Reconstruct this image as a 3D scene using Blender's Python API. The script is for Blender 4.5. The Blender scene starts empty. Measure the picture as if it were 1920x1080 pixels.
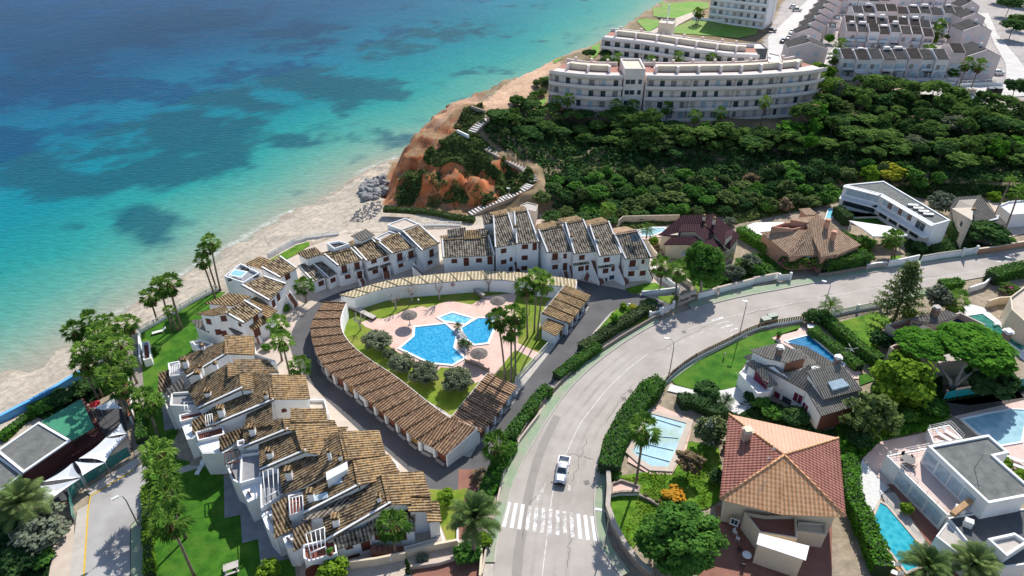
import bpy, bmesh, math, random
import numpy as np
from mathutils import Vector, Matrix
R=math.radians
random.seed(7); np.random.seed(7)
SC=bpy.context.scene
COL=SC.collection
# ---------------------------------------------------------------- camera maths
CAMZ=80.0; PITCH=R(34.5); F=1280.0
CP,SP=math.cos(PITCH),math.sin(PITCH)
FR={'F':(0,0,1),'R1':(960,0,.25),'R2':(1440,0,.25),'R3':(640,200,.25),'R4':(1060,270,.25),'R5':(1480,270,.25),
'L1':(0,360,.25),'L2':(340,360,.25),'L3':(780,360,.25),'L4':(540,510,.30208),'L5':(0,560,.20833),'L6':(0,740,.3147),
'S1':(240,580,.25),'S2':(380,740,.31475),'S3':(780,780,.27778),'S4':(1080,700,.3519),'S5':(1460,740,.31485),
'S6':(1200,560,.25),'S7':(1480,480,.25928),'M1':(1080,480,1/6),'M2':(1660,60,.13542),'M3':(1460,0,.13542),
'M4':(1680,540,.18519),'M5':(560,900,.1875)}
LZ=-1.8   # the seaward garden, alley, club and street lie below the courtyard
class PT(tuple): dz=0.0
def A(s):
    t=s.split(); f=FR['F']; dz=0.; out=[]
    for w in t:
        if ',' in w:
            x,y=w.split(',')[:2]; q=PT((f[0]+float(x)*f[2],f[1]+float(y)*f[2])); q.dz=dz; out.append(q)
        else: f=FR[w]; dz=LZ if w in('L1','L5','L6') else 0.
    return out
def A1(s): return A(s)[0]
def ray(p):
    x=(p[0]-960)/F; y=(540-p[1])/F
    return Vector((x,CP+y*SP,-SP+y*CP))
def W(p,z=0.0):
    if isinstance(p,str): p=A1(p)
    z+=getattr(p,'dz',0.)
    d=ray(p); k=(z-CAMZ)/d.z
    return Vector((d.x*k,d.y*k,z))
def proj(v):
    x,y,z=v[0],v[1],v[2]-CAMZ
    dep=y*CP-z*SP; up=y*SP+z*CP
    return (960+F*x/dep,540-F*up/dep)
def WW(s,z=0.0): return [W(p,z) for p in A(s)]
CAM=Vector((0,0,CAMZ))
# ---------------------------------------------------------------- materials
MATS={}
def node_mat(name):
    m=bpy.data.materials.new(name); m.use_nodes=True
    nt=m.node_tree; b=nt.nodes['Principled BSDF']
    return m,nt,b
def lk(nt,a,b): nt.links.new(a,b)
def nn(nt,t,**kw):
    n=nt.nodes.new(t)
    for k,v in kw.items(): setattr(n,k,v)
    return n
def c4(c): return (c[0],c[1],c[2],1)
def mixc(nt,fac,a,b):
    m=nn(nt,'ShaderNodeMix',data_type='RGBA')
    for i,v in ((6,a),(7,b)):
        if isinstance(v,tuple): m.inputs[i].default_value=c4(v)
        else: lk(nt,v,m.inputs[i])
    if isinstance(fac,(int,float)): m.inputs[0].default_value=fac
    else: lk(nt,fac,m.inputs[0])
    return m.outputs[2]
def noise(nt,scale,detail=4,rough=.55,vec=None,dim='3D'):
    n=nn(nt,'ShaderNodeTexNoise'); n.inputs['Scale'].default_value=scale
    n.inputs['Detail'].default_value=detail; n.inputs['Roughness'].default_value=rough
    if vec is None:
        g=nn(nt,'ShaderNodeNewGeometry'); vec=g.outputs['Position']
    lk(nt,vec,n.inputs['Vector']); return n.outputs['Fac']
def ramp(nt,fac,p0,p1,v0=0,v1=1):
    m=nn(nt,'ShaderNodeMapRange'); m.inputs[1].default_value=p0; m.inputs[2].default_value=p1
    m.inputs[3].default_value=v0; m.inputs[4].default_value=v1
    lk(nt,fac,m.inputs[0]); return m.outputs[0]
def math_(nt,op,a,b=None):
    m=nn(nt,'ShaderNodeMath',operation=op)
    for i,v in enumerate((a,b)):
        if v is None: continue
        if isinstance(v,(int,float)): m.inputs[i].default_value=v
        else: lk(nt,v,m.inputs[i])
    return m.outputs[0]
def bump(nt,b,h,strength=.3,dist=.05):
    n=nn(nt,'ShaderNodeBump'); n.inputs['Strength'].default_value=strength; n.inputs['Distance'].default_value=dist
    lk(nt,h,n.inputs['Height']); lk(nt,n.outputs['Normal'],b.inputs['Normal'])
def mottled(name,a,b,scale=.6,rough=.85,fine=6.,bmp=.15,spec=.3,lo=.35,hi=.65,c=None):
    if name in MATS: return MATS[name]
    m,nt,bs=node_mat(name)
    n1=noise(nt,scale,5,.6); n2=noise(nt,fine,3,.6)
    f=math_(nt,'ADD',math_(nt,'MULTIPLY',n1,.65),math_(nt,'MULTIPLY',n2,.35))
    col=mixc(nt,ramp(nt,f,lo,hi),a,b)
    if c is not None:
        n3=noise(nt,scale*.35,4,.6); col=mixc(nt,ramp(nt,n3,.47,.63,0,.85),col,c)
    lk(nt,col,bs.inputs['Base Color']); bs.inputs['Roughness'].default_value=rough
    bs.inputs['Specular IOR Level'].default_value=spec
    if bmp: bump(nt,bs,n2,bmp,.05)
    MATS[name]=m; return m
def plain(name,c,rough=.6,spec=.4,metal=0,var=.12):
    if name in MATS: return MATS[name]
    m,nt,bs=node_mat(name)
    n=noise(nt,1.7,4,.6)
    d=tuple(x*(1-var) for x in c); l=tuple(min(1,x*(1+var)) for x in c)
    lk(nt,mixc(nt,ramp(nt,n,.35,.65),d,l),bs.inputs['Base Color'])
    bs.inputs['Roughness'].default_value=rough; bs.inputs['Metallic'].default_value=metal
    bs.inputs['Specular IOR Level'].default_value=spec
    MATS[name]=m; return m
def uvxy(nt):
    u=nn(nt,'ShaderNodeUVMap'); s=nn(nt,'ShaderNodeSeparateXYZ'); lk(nt,u.outputs[0],s.inputs[0])
    return u.outputs[0],s.outputs[0],s.outputs[1]
def tiles(name,dark,light,patch,pu=.42,pv=.5,patchamt=.5,rowline=.5,contrast=1.,speck=.5,bmp=.8):
    """barrel roof tiles: columns along u, overlapping courses along v, lichen patches; tile highlights and shade painted into the colour"""
    m,nt,bs=node_mat(name)
    uv,u,v=uvxy(nt)
    su=math_(nt,'SINE',math_(nt,'MULTIPLY',u,2*math.pi/pu))
    fv=math_(nt,'FRACT',math_(nt,'DIVIDE',v,pv))
    big=noise(nt,.35,4,.6,uv); mid=noise(nt,1.6,3,.6,uv)
    vor=nn(nt,'ShaderNodeTexVoronoi'); vor.inputs['Scale'].default_value=1.0
    mp=nn(nt,'ShaderNodeMapping'); mp.inputs['Scale'].default_value=(1/pu,1/pv,1); lk(nt,uv,mp.inputs[0]); lk(nt,mp.outputs[0],vor.inputs['Vector'])
    sepc=nn(nt,'ShaderNodeSeparateColor'); lk(nt,vor.outputs['Color'],sepc.inputs[0])
    rnd=sepc.outputs[0]
    f=math_(nt,'ADD',math_(nt,'MULTIPLY',su,.3*contrast),math_(nt,'MULTIPLY',fv,rowline))
    f=math_(nt,'ADD',f,math_(nt,'MULTIPLY',math_(nt,'SUBTRACT',rnd,.5),speck))
    f=math_(nt,'ADD',f,math_(nt,'MULTIPLY',math_(nt,'SUBTRACT',big,.5),.9))
    f=ramp(nt,f,-.25,.75)
    col=mixc(nt,f,dark,light)
    pm=math_(nt,'MULTIPLY',ramp(nt,mid,.46,.64),ramp(nt,big,.4,.6))
    col=mixc(nt,math_(nt,'MULTIPLY',pm,patchamt),col,patch)
    lk(nt,col,bs.inputs['Base Color']); bs.inputs['Roughness'].default_value=.85
    bs.inputs['Specular IOR Level'].default_value=.2
    h=math_(nt,'ADD',su,math_(nt,'MULTIPLY',fv,.8))
    bump(nt,bs,h,bmp,.06)
    MATS[name]=m; return m
# ---------------------------------------------------------------- mesh builder
class MB:
    def __init__(s): s.v=[]; s.f=[]; s.m=[]; s.sm=[]
    def face(s,pts,m=0,sm=False):
        b=len(s.v); s.v+= [tuple(p) for p in pts]; s.f.append(tuple(range(b,b+len(pts)))); s.m.append(m); s.sm.append(sm)
    def mesh(s,pts,faces,m=0,sm=False):
        b=len(s.v); s.v+=[tuple(p) for p in pts]
        for f in faces: s.f.append(tuple(b+i for i in f)); s.m.append(m); s.sm.append(sm)
    def box(s,c,sx,sy,sz,u=(1,0,0),m=0,zb=True):
        """box centred in plan at c with its bottom at c.z; u = horizontal x axis"""
        u=Vector((u[0],u[1],0)).normalized(); w=Vector((-u.y,u.x,0)); c=Vector(c)
        a=[c+u*(i*sx/2)+w*(j*sy/2) for i,j in ((-1,-1),(1,-1),(1,1),(-1,1))]
        b=[p+Vector((0,0,sz)) for p in a]
        s.mesh(a+b,[(3,2,1,0),(4,5,6,7),(0,1,5,4),(1,2,6,5),(2,3,7,6),(3,0,4,7)],m)
    def obox(s,c,ax,ay,az,m=0):
        """box centred at c with half axis vectors"""
        c,ax,ay,az=map(Vector,(c,ax,ay,az))
        p=[c+ax*i+ay*j+az*k for k in(-1,1) for i,j in((-1,-1),(1,-1),(1,1),(-1,1))]
        s.mesh(p,[(3,2,1,0),(4,5,6,7),(0,1,5,4),(1,2,6,5),(2,3,7,6),(3,0,4,7)],m)
    def prism(s,top,zb,m=0,mtop=None,bottom=False):
        n=len(top); bot=[Vector((p[0],p[1],zb if not callable(zb) else zb(p))) for p in top]
        b=len(s.v); s.v+=[tuple(p) for p in top]+[tuple(p) for p in bot]
        s.f.append(tuple(range(b,b+n))); s.m.append(m if mtop is None else mtop); s.sm.append(False)
        for i in range(n):
            j=(i+1)%n; s.f.append((b+i,b+n+i,b+n+j,b+j)); s.m.append(m); s.sm.append(False)
        if bottom: s.f.append(tuple(range(b+2*n-1,b+n-1,-1))); s.m.append(m); s.sm.append(False)
    def tube(s,path,rad,n=6,m=0,cap=True):
        path=[Vector(p) for p in path]; k=len(path)
        if not isinstance(rad,(list,tuple)): rad=[rad]*k
        rings=[]
        for i,p in enumerate(path):
            t=(path[min(i+1,k-1)]-path[max(i-1,0)]).normalized()
            a=t.orthogonal().normalized() if abs(t.z)<.95 else Vector((1,0,0))
            a=(a-t*a.dot(t)).normalized(); b=t.cross(a)
            rings.append([p+(a*math.cos(q*2*math.pi/n)+b*math.sin(q*2*math.pi/n))*rad[i] for q in range(n)])
        b0=len(s.v)
        for r in rings: s.v+=[tuple(x) for x in r]
        for i in range(k-1):
            for q in range(n):
                r=(q+1)%n; s.f.append((b0+i*n+q,b0+i*n+r,b0+(i+1)*n+r,b0+(i+1)*n+q)); s.m.append(m); s.sm.append(True)
        if cap:
            s.f.append(tuple(b0+q for q in range(n-1,-1,-1))); s.m.append(m); s.sm.append(False)
            s.f.append(tuple(b0+(k-1)*n+q for q in range(n))); s.m.append(m); s.sm.append(False)
    def build(s,name,mats,parent=None,uv=True,fixn=True):
        me=bpy.data.meshes.new(name)
        o=(parent.location if parent is not None and parent.get('_wl') else Vector((0,0,0)))
        if parent is not None and parent.parent is not None and parent.get('_wl') is None: o=Vector(parent.get('_o',(0,0,0)))
        vs=[(a-o[0],b-o[1],c-o[2]) for a,b,c in s.v]
        me.from_pydata(vs,[],s.f)
        if not isinstance(mats,(list,tuple)): mats=[mats]
        for m in mats: me.materials.append(m)
        me.polygons.foreach_set('material_index',s.m); me.polygons.foreach_set('use_smooth',s.sm)
        if fixn:
            bm=bmesh.new(); bm.from_mesh(me); bmesh.ops.recalc_face_normals(bm,faces=bm.faces); bm.to_mesh(me); bm.free()
        if uv: auto_uv(me)
        me.update()
        ob=bpy.data.objects.new(name,me); COL.objects.link(ob)
        if parent is not None: ob.parent=parent
        ob['_o']=tuple(o)
        return ob
def auto_uv(me):
    l=me.uv_layers.new(name='UVMap'); d=l.data
    vs=me.vertices
    for p in me.polygons:
        n=p.normal
        if abs(n.z)<.999: u=Vector((-n.y,n.x,0)).normalized(); v=n.cross(u)
        else: u=Vector((1,0,0)); v=Vector((0,1,0))
        for li in p.loop_indices:
            co=vs[me.loops[li].vertex_index].co
            d[li].uv=(co.dot(u),co.dot(v))
def tag(o,label=None,cat=None,group=None,kind=None):
    if label: o['label']=label
    if cat: o['category']=cat
    if group: o['group']=group
    if kind: o['kind']=kind
    return o
def root(name,loc,label,cat,group=None):
    o=bpy.data.objects.new(name,None); COL.objects.link(o); o.location=loc; o['_wl']=1
    o.empty_display_size=.5
    return tag(o,label,cat,group)
def sheet(name,pts,mat,kind='structure',z=None):
    mb=MB(); mb.face([Vector((p[0],p[1],p[2] if z is None else z)) for p in pts])
    me_fix(mb)
    o=mb.build(name,mat); tag(o,kind=kind); return o
def me_fix(mb): pass
def ccw(pts):
    a=sum(p[0]*q[1]-q[0]*p[1] for p,q in zip(pts,pts[1:]+pts[:1]))
    return pts if a>0 else pts[::-1]
def flat(name,s,z,mat,kind='structure'):
    return sheet(name,ccw(WW(s,z)),mat,kind)
def smooth_line(pts,n=4):
    """Catmull-Rom through the points"""
    pts=[Vector(p) for p in pts]; out=[]
    for i in range(len(pts)-1):
        p0=pts[max(i-1,0)];p1=pts[i];p2=pts[i+1];p3=pts[min(i+2,len(pts)-1)]
        for k in range(n):
            t=k/n
            out.append(.5*((2*p1)+(p2-p0)*t+(2*p0-5*p1+4*p2-p3)*t*t+(3*p1-p0-3*p2+p3)*t**3))
    out.append(pts[-1]); return out
def wall_along(pts,h,t,mat,name,label,cat,group=None,z0=None,cap=None,closed=False):
    """free standing wall along a polyline"""
    pts=[Vector(p) for p in pts]
    r=root(name,pts[0],label,cat,group)
    L,Rr=offs(pts,t/2)
    mb=MB(); n=len(pts)
    tp=[];bt=[]
    for i in range(n):
        zb=pts[i].z-1.6; zt=pts[i].z+h
        for q in (L[i],Rr[i]): tp.append(Vector((q.x,q.y,zt))); bt.append(Vector((q.x,q.y,zb)))
    for i in range(n-1):
        a,b,c,d=2*i,2*i+1,2*i+3,2*i+2
        mb.face([tp[a],tp[b],tp[c],tp[d]]); mb.face([bt[a],tp[a],tp[d],bt[d]]); mb.face([tp[b],bt[b],bt[c],tp[c]])
    mb.face([bt[0],bt[1],tp[1],tp[0]]); mb.face([tp[-2],tp[-1],bt[-1],bt[-2]])
    mb.build('wall_body',mat,r)
    if cap:
        L,Rr=offs(pts,t/2+.06); mc=MB()
        for i in range(n-1):
            q=[Vector((p.x,p.y,pts[j].z+h+.12)) for p,j in((L[i],i),(Rr[i],i),(Rr[i+1],i+1),(L[i+1],i+1))]
            mc.prism(q,lambda p,zz=pts[i].z+h+.002:zz)
        mc.build('coping',cap,r)
    return r
def offs(pts,d):
    L=[];Rr=[];n=len(pts)
    for i in range(n):
        t=pts[min(i+1,n-1)]-pts[max(i-1,0)]; t.z=0; t.normalize(); w=Vector((-t.y,t.x,0))
        L.append(pts[i]+w*d); Rr.append(pts[i]-w*d)
    return L,Rr
def fbm(x,y,sc=1.,seed=0,oct=4):
    """cheap value-noise fbm on arrays"""
    x=np.asarray(x,float)*sc; y=np.asarray(y,float)*sc; tot=0;amp=.5;
    rng=np.random.RandomState(seed); T=rng.rand(256,256)
    for o in range(oct):
        xi=np.floor(x).astype(int);yi=np.floor(y).astype(int);fx=x-xi;fy=y-yi
        fx=fx*fx*(3-2*fx);fy=fy*fy*(3-2*fy)
        a=T[xi%256,yi%256];b=T[(xi+1)%256,yi%256];c=T[xi%256,(yi+1)%256];d=T[(xi+1)%256,(yi+1)%256]
        tot=tot+amp*((a*(1-fx)+b*fx)*(1-fy)+(c*(1-fx)+d*fx)*fy)
        x=x*2.03+17.3;y=y*2.03+9.1;amp*=.5
    return tot
def inpoly(px,py,poly):
    px=np.asarray(px);py=np.asarray(py);r=np.zeros(px.shape,bool);n=len(poly);j=n-1
    for i in range(n):
        xi,yi=poly[i][0],poly[i][1];xj,yj=poly[j][0],poly[j][1]
        c=((yi>py)!=(yj>py))&(px<(xj-xi)*(py-yi)/((yj-yi) or 1e-9)+xi)
        r^=c;j=i
    return r
def segdist(px,py,poly,closed=False):
    """distance to polyline, and index of nearest segment and side sign"""
    best=np.full(px.shape,1e18);sg=np.ones(px.shape);idx=np.zeros(px.shape,int)
    n=len(poly);rng=range(n if closed else n-1)
    for i in rng:
        ax,ay=poly[i][0],poly[i][1];bx,by=poly[(i+1)%n][0],poly[(i+1)%n][1]
        dx,dy=bx-ax,by-ay;L=dx*dx+dy*dy+1e-12
        t=np.clip(((px-ax)*dx+(py-ay)*dy)/L,0,1)
        ex=px-(ax+t*dx);ey=py-(ay+t*dy);d=ex*ex+ey*ey
        m=d<best-1e-9
        best=np.where(m,d,best);idx=np.where(m,i,idx)
        s=np.sign(dx*(py-ay)-dy*(px-ax));sg=np.where(m,s,sg)
    return np.sqrt(best),idx,sg
# ---------------------------------------------------------------- world, camera, sun
wd=bpy.data.worlds.new("World"); SC.world=wd; wd.use_nodes=True
nt=wd.node_tree; bg=nt.nodes['Background']; sky=nn(nt,'ShaderNodeTexSky',sky_type='NISHITA')
SUN_EL=R(41.5); SUN_AZ=R(23)   # azimuth measured from +Y towards +X
sky.sun_disc=False; sky.sun_elevation=SUN_EL; sky.sun_rotation=SUN_AZ; sky.altitude=50; sky.air_density=1.0; sky.dust_density=.6
lk(nt,sky.outputs[0],bg.inputs[0]); bg.inputs[1].default_value=.12
sl=bpy.data.lights.new('sun','SUN'); sl.energy=4.2; sl.angle=R(.5); sl.color=(1,.955,.88)
so=bpy.data.objects.new('sun',sl); COL.objects.link(so)
sd=Vector((math.sin(SUN_AZ)*math.cos(SUN_EL),math.cos(SUN_AZ)*math.cos(SUN_EL),math.sin(SUN_EL)))
so.rotation_euler=sd.to_track_quat('Z','Y').to_euler(); so.location=(60,200,200)
cd=bpy.data.cameras.new('camera'); cd.sensor_width=36; cd.lens=36*F/1920; cd.clip_end=8000; cd.clip_start=1
co=bpy.data.objects.new('camera',cd); COL.objects.link(co); co.location=CAM; co.rotation_euler=(math.pi/2-PITCH,0,0)
SC.camera=co
SC.view_settings.view_transform='Standard'; SC.view_settings.look='None'; SC.view_settings.gamma=1; SC.view_settings.exposure=.52
# ---------------------------------------------------------------- terrain
SEA=-2.5
coast_px="F -300,870 -120,775 0,704 42,686 88,662 127,637 212,589 265,564 335,520 400,482 480,435 530,407 590,377 622,360 690,318 720,304 749,291 765,280 790,247 805,225 830,210 855,199 905,165 960,143 1030,109 1080,91 1140,59 1175,31 1205,14 1232,-4 1300,-50 1420,-120"
coast_z=[SEA]*16+[-1.6,.2,3.,5.,6.5,7.5,8.,8.,7.5,7.5,7.,7.,7.,7.,7.]
cpx=A(coast_px); coast=[Vector((v.x,v.y,0)) for v in (W(p,coast_z[min(i,len(coast_z)-1)]) for i,p in enumerate(cpx))]
coast=[Vector((-900,coast[0].y-500,0))]+coast+[coast[-1]+Vector((120,500,0)),Vector((900,3500,0))]
NB=18  # segments before this index have a beach, later ones a cliff
flat_poly=WW("F 262,640 400,552 480,500 560,452 640,432 700,425 760,422 890,404 960,398 1200,402 1440,405 1560,352 1800,372 2000,390 2300,500 2400,1300 -300,1300 -300,1000 0,830 160,705")
west_poly=WW("F 248,628 256,618 402,545 430,545 415,600 345,690 335,850 440,885 555,1010 570,1330 -400,1330 -400,1000 0,832 160,706",LZ)
ctrl="""725,374,-.4 760,389,-.2 800,394,0 850,398,0 885,402,0 733,340,3.6 765,316,6 800,316,6.6 850,323,7 900,328,6.6 930,345,4.6
885,400,0 945,375,1.2 990,350,3 1003,335,4.2 985,310,6.2 930,280,9 900,262,10.6 890,250,11.6 920,222,13.5 770,285,8.4 800,245,10.5 830,222,12 860,205,13 905,175,12.4
960,150,11.2 1030,115,10.2 1090,95,9.6 1150,62,9.2 1200,25,8.7 1300,5,8.2 1300,-60,8 870,260,10.7 850,290,8.8 920,295,8.2 960,330,4.3 920,362,2.6
940,200,12.6 980,170,10.8 1010,190,8.7 1050,215,7 1200,225,6.5 1400,225,6.5 1540,200,7 1150,110,9 1300,140,8 1450,80,8 1600,100,7.5 1700,160,7 1850,190,7
1920,100,7.5 1920,30,7.5 1700,20,8 1900,-40,8 2100,150,7 1450,-20,8 1000,250,8 1100,270,5 1100,320,3 1300,270,5 1300,320,2.5 1500,250,5.5 1500,310,2.2
1700,230,6 1700,290,3.2 1900,250,5.5 1900,310,3 1040,350,1.5 1200,370,.5 1400,370,.5 2100,300,4 1980,330,2""".split()
CT=[]
for w in ctrl:
    x,y,z=map(float,w.split(',')); v=W((x,y),z); CT.append((v.x,v.y,z))
CT=np.array(CT)
def base_h(X,Y):
    num=np.zeros(X.shape);den=np.zeros(X.shape)
    for cx,cy,cz in CT:
        w=1/((X-cx)**2+(Y-cy)**2+1.5)**1.9
        num+=w*cz;den+=w
    return num/den
toe=WW("F 722,392 716,352 733,320 750,298",-1.0)+[W(p,z) for p,z in zip(A("F 766,281 790,248 805,226 830,211 855,200 905,166 960,144 1030,110 1100,86 1300,-35"),(.2,3.,5.,6.5,7.5,8.,8.,7.5,7.,7.))]+WW("F 1500,100 1400,230 1000,350 950,386 885,402 800,397",-1.0)
def terrain_h(X,Y,full=False):
    b=base_h(X,Y)
    df,_,_=segdist(X,Y,flat_poly,True); ins=inpoly(X,Y,flat_poly)
    k=np.where(ins,0,np.clip(df/5,0,1)); k=k*k*(3-2*k)
    b=b*k-.15*(1-k)
    d,idx,sg=segdist(X,Y,coast); d=np.where(sg<0,d,-d)
    west=inpoly(X,Y,west_poly); dw,_,_=segdist(X,Y,west_poly,True); wk=np.where(west,0,np.clip(dw/1.2,0,1)); b=np.where(ins|west,b*wk+(LZ-.15)*(1-wk),b)
    sl=np.where(idx<NB,.155,np.where(idx<NB+2,.8,2.0))
    n=fbm(X,Y,.35,3)
    tin=inpoly(X,Y,toe); td,_,_=segdist(X,Y,toe,True)
    sh=SEA+np.where(d>0,d*sl*(.7+.6*n),d*.12)
    bch=(idx<NB)
    sh=np.where(idx<NB,np.where(d>0,SEA+1.3*(1-np.exp(-np.maximum(d,0)*.13/1.3)),sh),sh)
    sh=np.where(tin,np.maximum(sh,-1.6+td*1.55*(.7+.6*n)),sh)
    z=np.where(bch&(sh<b),sh,np.minimum(sh,b))
    z=np.where((b>z)&((d>30)|(ins&~west)),b,z)
    rid=np.abs(fbm(X*1.0+Y*.25,Y*.35,.30,8,3)-.44)*2.4
    z=z-np.where(tin,np.clip(.62-rid,0,.62)*2.6*np.clip((b-1.)/2.5,0,1)*np.clip((8.2-b)/2,0,1)*np.clip((185-Y)/10,0,1),0)
    fine=np.abs(fbm(X+Y*.2,Y*.6,.75,9,4)-.45)*2; z=z-np.where(tin,(.5-np.clip(fine,0,.5))*1.5*np.clip((b-1.)/2,0,1)*np.clip((190-Y)/10,0,1),0)
    rough=fbm(X,Y,.22,5)-.47
    hd=np.clip((b-1)/4,0,1)*k
    z=z+rough*hd*2.2*np.clip((200-Y)/20+1,.15,1)*(d>0)
    return (np.maximum(z,-7),d,k,ins,df) if full else np.maximum(z,-7)
def seg_axis(parts): 
    out=[]
    for a,b,s in parts: out+=list(np.arange(a,b,s))
    return np.array(out)
GX=np.concatenate([[-3500,-1500,-700,-400],seg_axis([(-250,-48,2.2),(-48,14,.8),(14,340,2.0)]),[420,600,1200,3500]])
GY=np.concatenate([[-1500,-200,-40],seg_axis([(0,138,2.2),(138,200,.8),(200,470,2.0)]),[520,700,1200,3500]])
XX,YY=np.meshgrid(GX,GY,indexing='ij')
ZZ,DD,KK,INS,DF=terrain_h(XX,YY,True)
# gullies on the red cliff face
def hgt(x,y):
    i=int(np.clip(np.searchsorted(GX,x)-1,0,len(GX)-2)); j=int(np.clip(np.searchsorted(GY,y)-1,0,len(GY)-2))
    fx=(x-GX[i])/(GX[i+1]-GX[i]); fy=(y-GY[j])/(GY[j+1]-GY[j])
    return float((ZZ[i,j]*(1-fx)+ZZ[i+1,j]*fx)*(1-fy)+(ZZ[i,j+1]*(1-fx)+ZZ[i+1,j+1]*fx)*fy)
def G(p,off=0.0):
    """first hit of the pixel's ray on the terrain"""
    if isinstance(p,str): p=A1(p)
    d=ray(p); k0=(16-CAMZ)/d.z; k1=(-3-CAMZ)/d.z
    n=60; prev=k0
    for i in range(n+1):
        k=k0+(k1-k0)*i/n; v=CAM+d*k
        if v.z<=hgt(v.x,v.y): break
        prev=k
    a,b=prev,k
    for _ in range(14):
        m=(a+b)/2; v=CAM+d*m
        if v.z<=hgt(v.x,v.y): b=m
        else: a=m
    v=CAM+d*b
    return Vector((v.x,v.y,hgt(v.x,v.y)+off))
def GG(s,off=0.0): return [G(p,off) for p in A(s)]
def grid_mesh(name,gx,gy,Z,attrs,mat,smooth=True):
    nx,ny=len(gx),len(gy)
    co=np.stack([np.repeat(gx,ny),np.tile(gy,nx),Z.ravel()],1).astype(np.float32)
    i=np.arange(nx-1)[:,None]*ny+np.arange(ny-1)[None,:]; i=i.ravel()
    fc=np.stack([i,i+ny,i+ny+1,i+1],1).astype(np.int32)
    me=bpy.data.meshes.new(name); me.vertices.add(len(co)); me.vertices.foreach_set('co',co.ravel())
    me.loops.add(fc.size); me.loops.foreach_set('vertex_index',fc.ravel())
    me.polygons.add(len(fc)); me.polygons.foreach_set('loop_start',np.arange(0,fc.size,4,dtype=np.int32)); me.polygons.foreach_set('loop_total',np.full(len(fc),4,np.int32))
    me.update(calc_edges=True)
    me.polygons.foreach_set('use_smooth',np.full(len(fc),smooth))
    for an,(typ,arr) in attrs.items():
        a=me.attributes.new(an,typ,'POINT')
        if typ=='FLOAT_COLOR': a.data.foreach_set('color',np.concatenate([arr.reshape(-1,3),np.ones((arr.size//3,1))],1).astype(np.float32).ravel())
        else: a.data.foreach_set('value',arr.ravel().astype(np.float32))
    me.materials.append(mat); o=bpy.data.objects.new(name,me); COL.objects.link(o); return o
# ground colours (what the ground is made of)
gy_,gx_=np.gradient(ZZ,GY,axis=1),np.gradient(ZZ,GX,axis=0)
slope=np.sqrt(gx_**2+gy_**2)
n1=fbm(XX,YY,.12,11);n2=fbm(XX,YY,.5,12);n3=fbm(XX,YY,.03,13)
col=np.zeros(XX.shape+(3,))
def setc(mask,c):
    m=np.clip(mask,0,1)[...,None]; global col; col=col*(1-m)+np.array(c)*m
sand=np.array((.46,.40,.325))
col[:]=(.20,.15,.09)
setc(np.clip((n1-.42)*6,0,1),(.30,.22,.13))
setc((DD<22)*(KK<.98)*1.0,sand)
PX=np.zeros(XX.shape);PYY=np.zeros(XX.shape)
dep=YY*CP-(ZZ-CAMZ)*SP; dep=np.where(dep<1,1,dep)
PX=960+F*XX/dep; PYY=540-F*(YY*SP+(ZZ-CAMZ)*CP)/dep
beachp=A("F -400,900 0,690 300,540 480,430 620,355 700,300 735,290 722,345 722,380 800,398 880,405 960,408 960,425 760,430 640,440 560,460 400,560 262,640 160,705 0,840 -300,1010")
setc(inpoly(PX,PYY,beachp)*1.0,sand)
setc(inpoly(PX,PYY,beachp)*np.clip((n2-.5)*4,0,1)*.6,(.40,.35,.28))
setc(((DD<1.6)&(PX<760))*.75,(.33,.28,.22))
# headland rock
head=inpoly(PX,PYY,A("F 720,385 715,345 745,292 790,240 840,195 905,160 915,200 905,240 890,262 930,290 1000,320 1010,345 960,375 890,402 800,398"))
red=np.array((.46,.135,.048)); tan=np.array((.46,.27,.17)); brown=(.20,.12,.07)
setc(head*1.0,(.27,.165,.09))
setc(head*np.clip((slope-.38)*2.4,0,1),red)
setc(head*np.clip((slope-.4)*2,0,1)*np.clip((fbm(XX,YY*.3+ZZ*.9,.6,17)-.45)*5,0,1)*.6,(.60,.27,.13))
setc(head*np.clip((slope-.5)*2,0,1)*np.clip((n2-.5)*5,0,1)*.7,(.30,.075,.03))
setc(head*np.clip((PYY<300)*1.*(DD<14)*1.,0,1)*np.clip((n1-.3)*4,0,1),tan)
prom=inpoly(PX,PYY,A("F 905,190 950,158 1000,128 1035,114 1060,118 1010,150 985,190 950,205 915,215"))
setc(prom*1.0,(.55,.36,.24)); setc(prom*np.clip((n2-.5)*4,0,1)*.5,(.45,.28,.18))
setc(((DD<7)&(PYY<150)&(XX>0))*1.0,(.38,.28,.19))
town=inpoly(PX,PYY,A("F 1400,150 1440,60 1500,-60 1700,-120 2100,-100 2150,230 1760,160 1560,150"))
setc(town*1.0,(.42,.38,.36)); setc(town*np.clip((n2-.5)*5,0,1)*.6,(.30,.27,.25))
pav=INS*1.0
setc(pav,(.33,.27,.20)); setc(pav*np.clip((n2-.5)*5,0,1)*.6,(.22,.19,.12))
setc(pav*inpoly(PX,PYY,beachp),sand)
m,nt,bs=node_mat('ground')
at=nn(nt,'ShaderNodeAttribute'); at.attribute_name='gcol'
a2=nn(nt,'ShaderNodeAttribute'); a2.attribute_name='shore'
geo=nn(nt,'ShaderNodeNewGeometry')
nA=noise(nt,.9,5,.65); nB=noise(nt,5.,3,.6)
cmb=nn(nt,'ShaderNodeCombineXYZ'); lk(nt,math_(nt,'MULTIPLY',a2.outputs['Fac'],1.9),cmb.inputs[0])
sx=nn(nt,'ShaderNodeSeparateXYZ'); lk(nt,geo.outputs['Position'],sx.inputs[0]); lk(nt,math_(nt,'MULTIPLY',sx.outputs[0],.06),cmb.inputs[1])
trk=noise(nt,1.0,4,.7,cmb.outputs[0])
near=ramp(nt,a2.outputs['Fac'],12,24,1,0)
f=math_(nt,'MULTIPLY',ramp(nt,trk,.5,.6),near)
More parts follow.
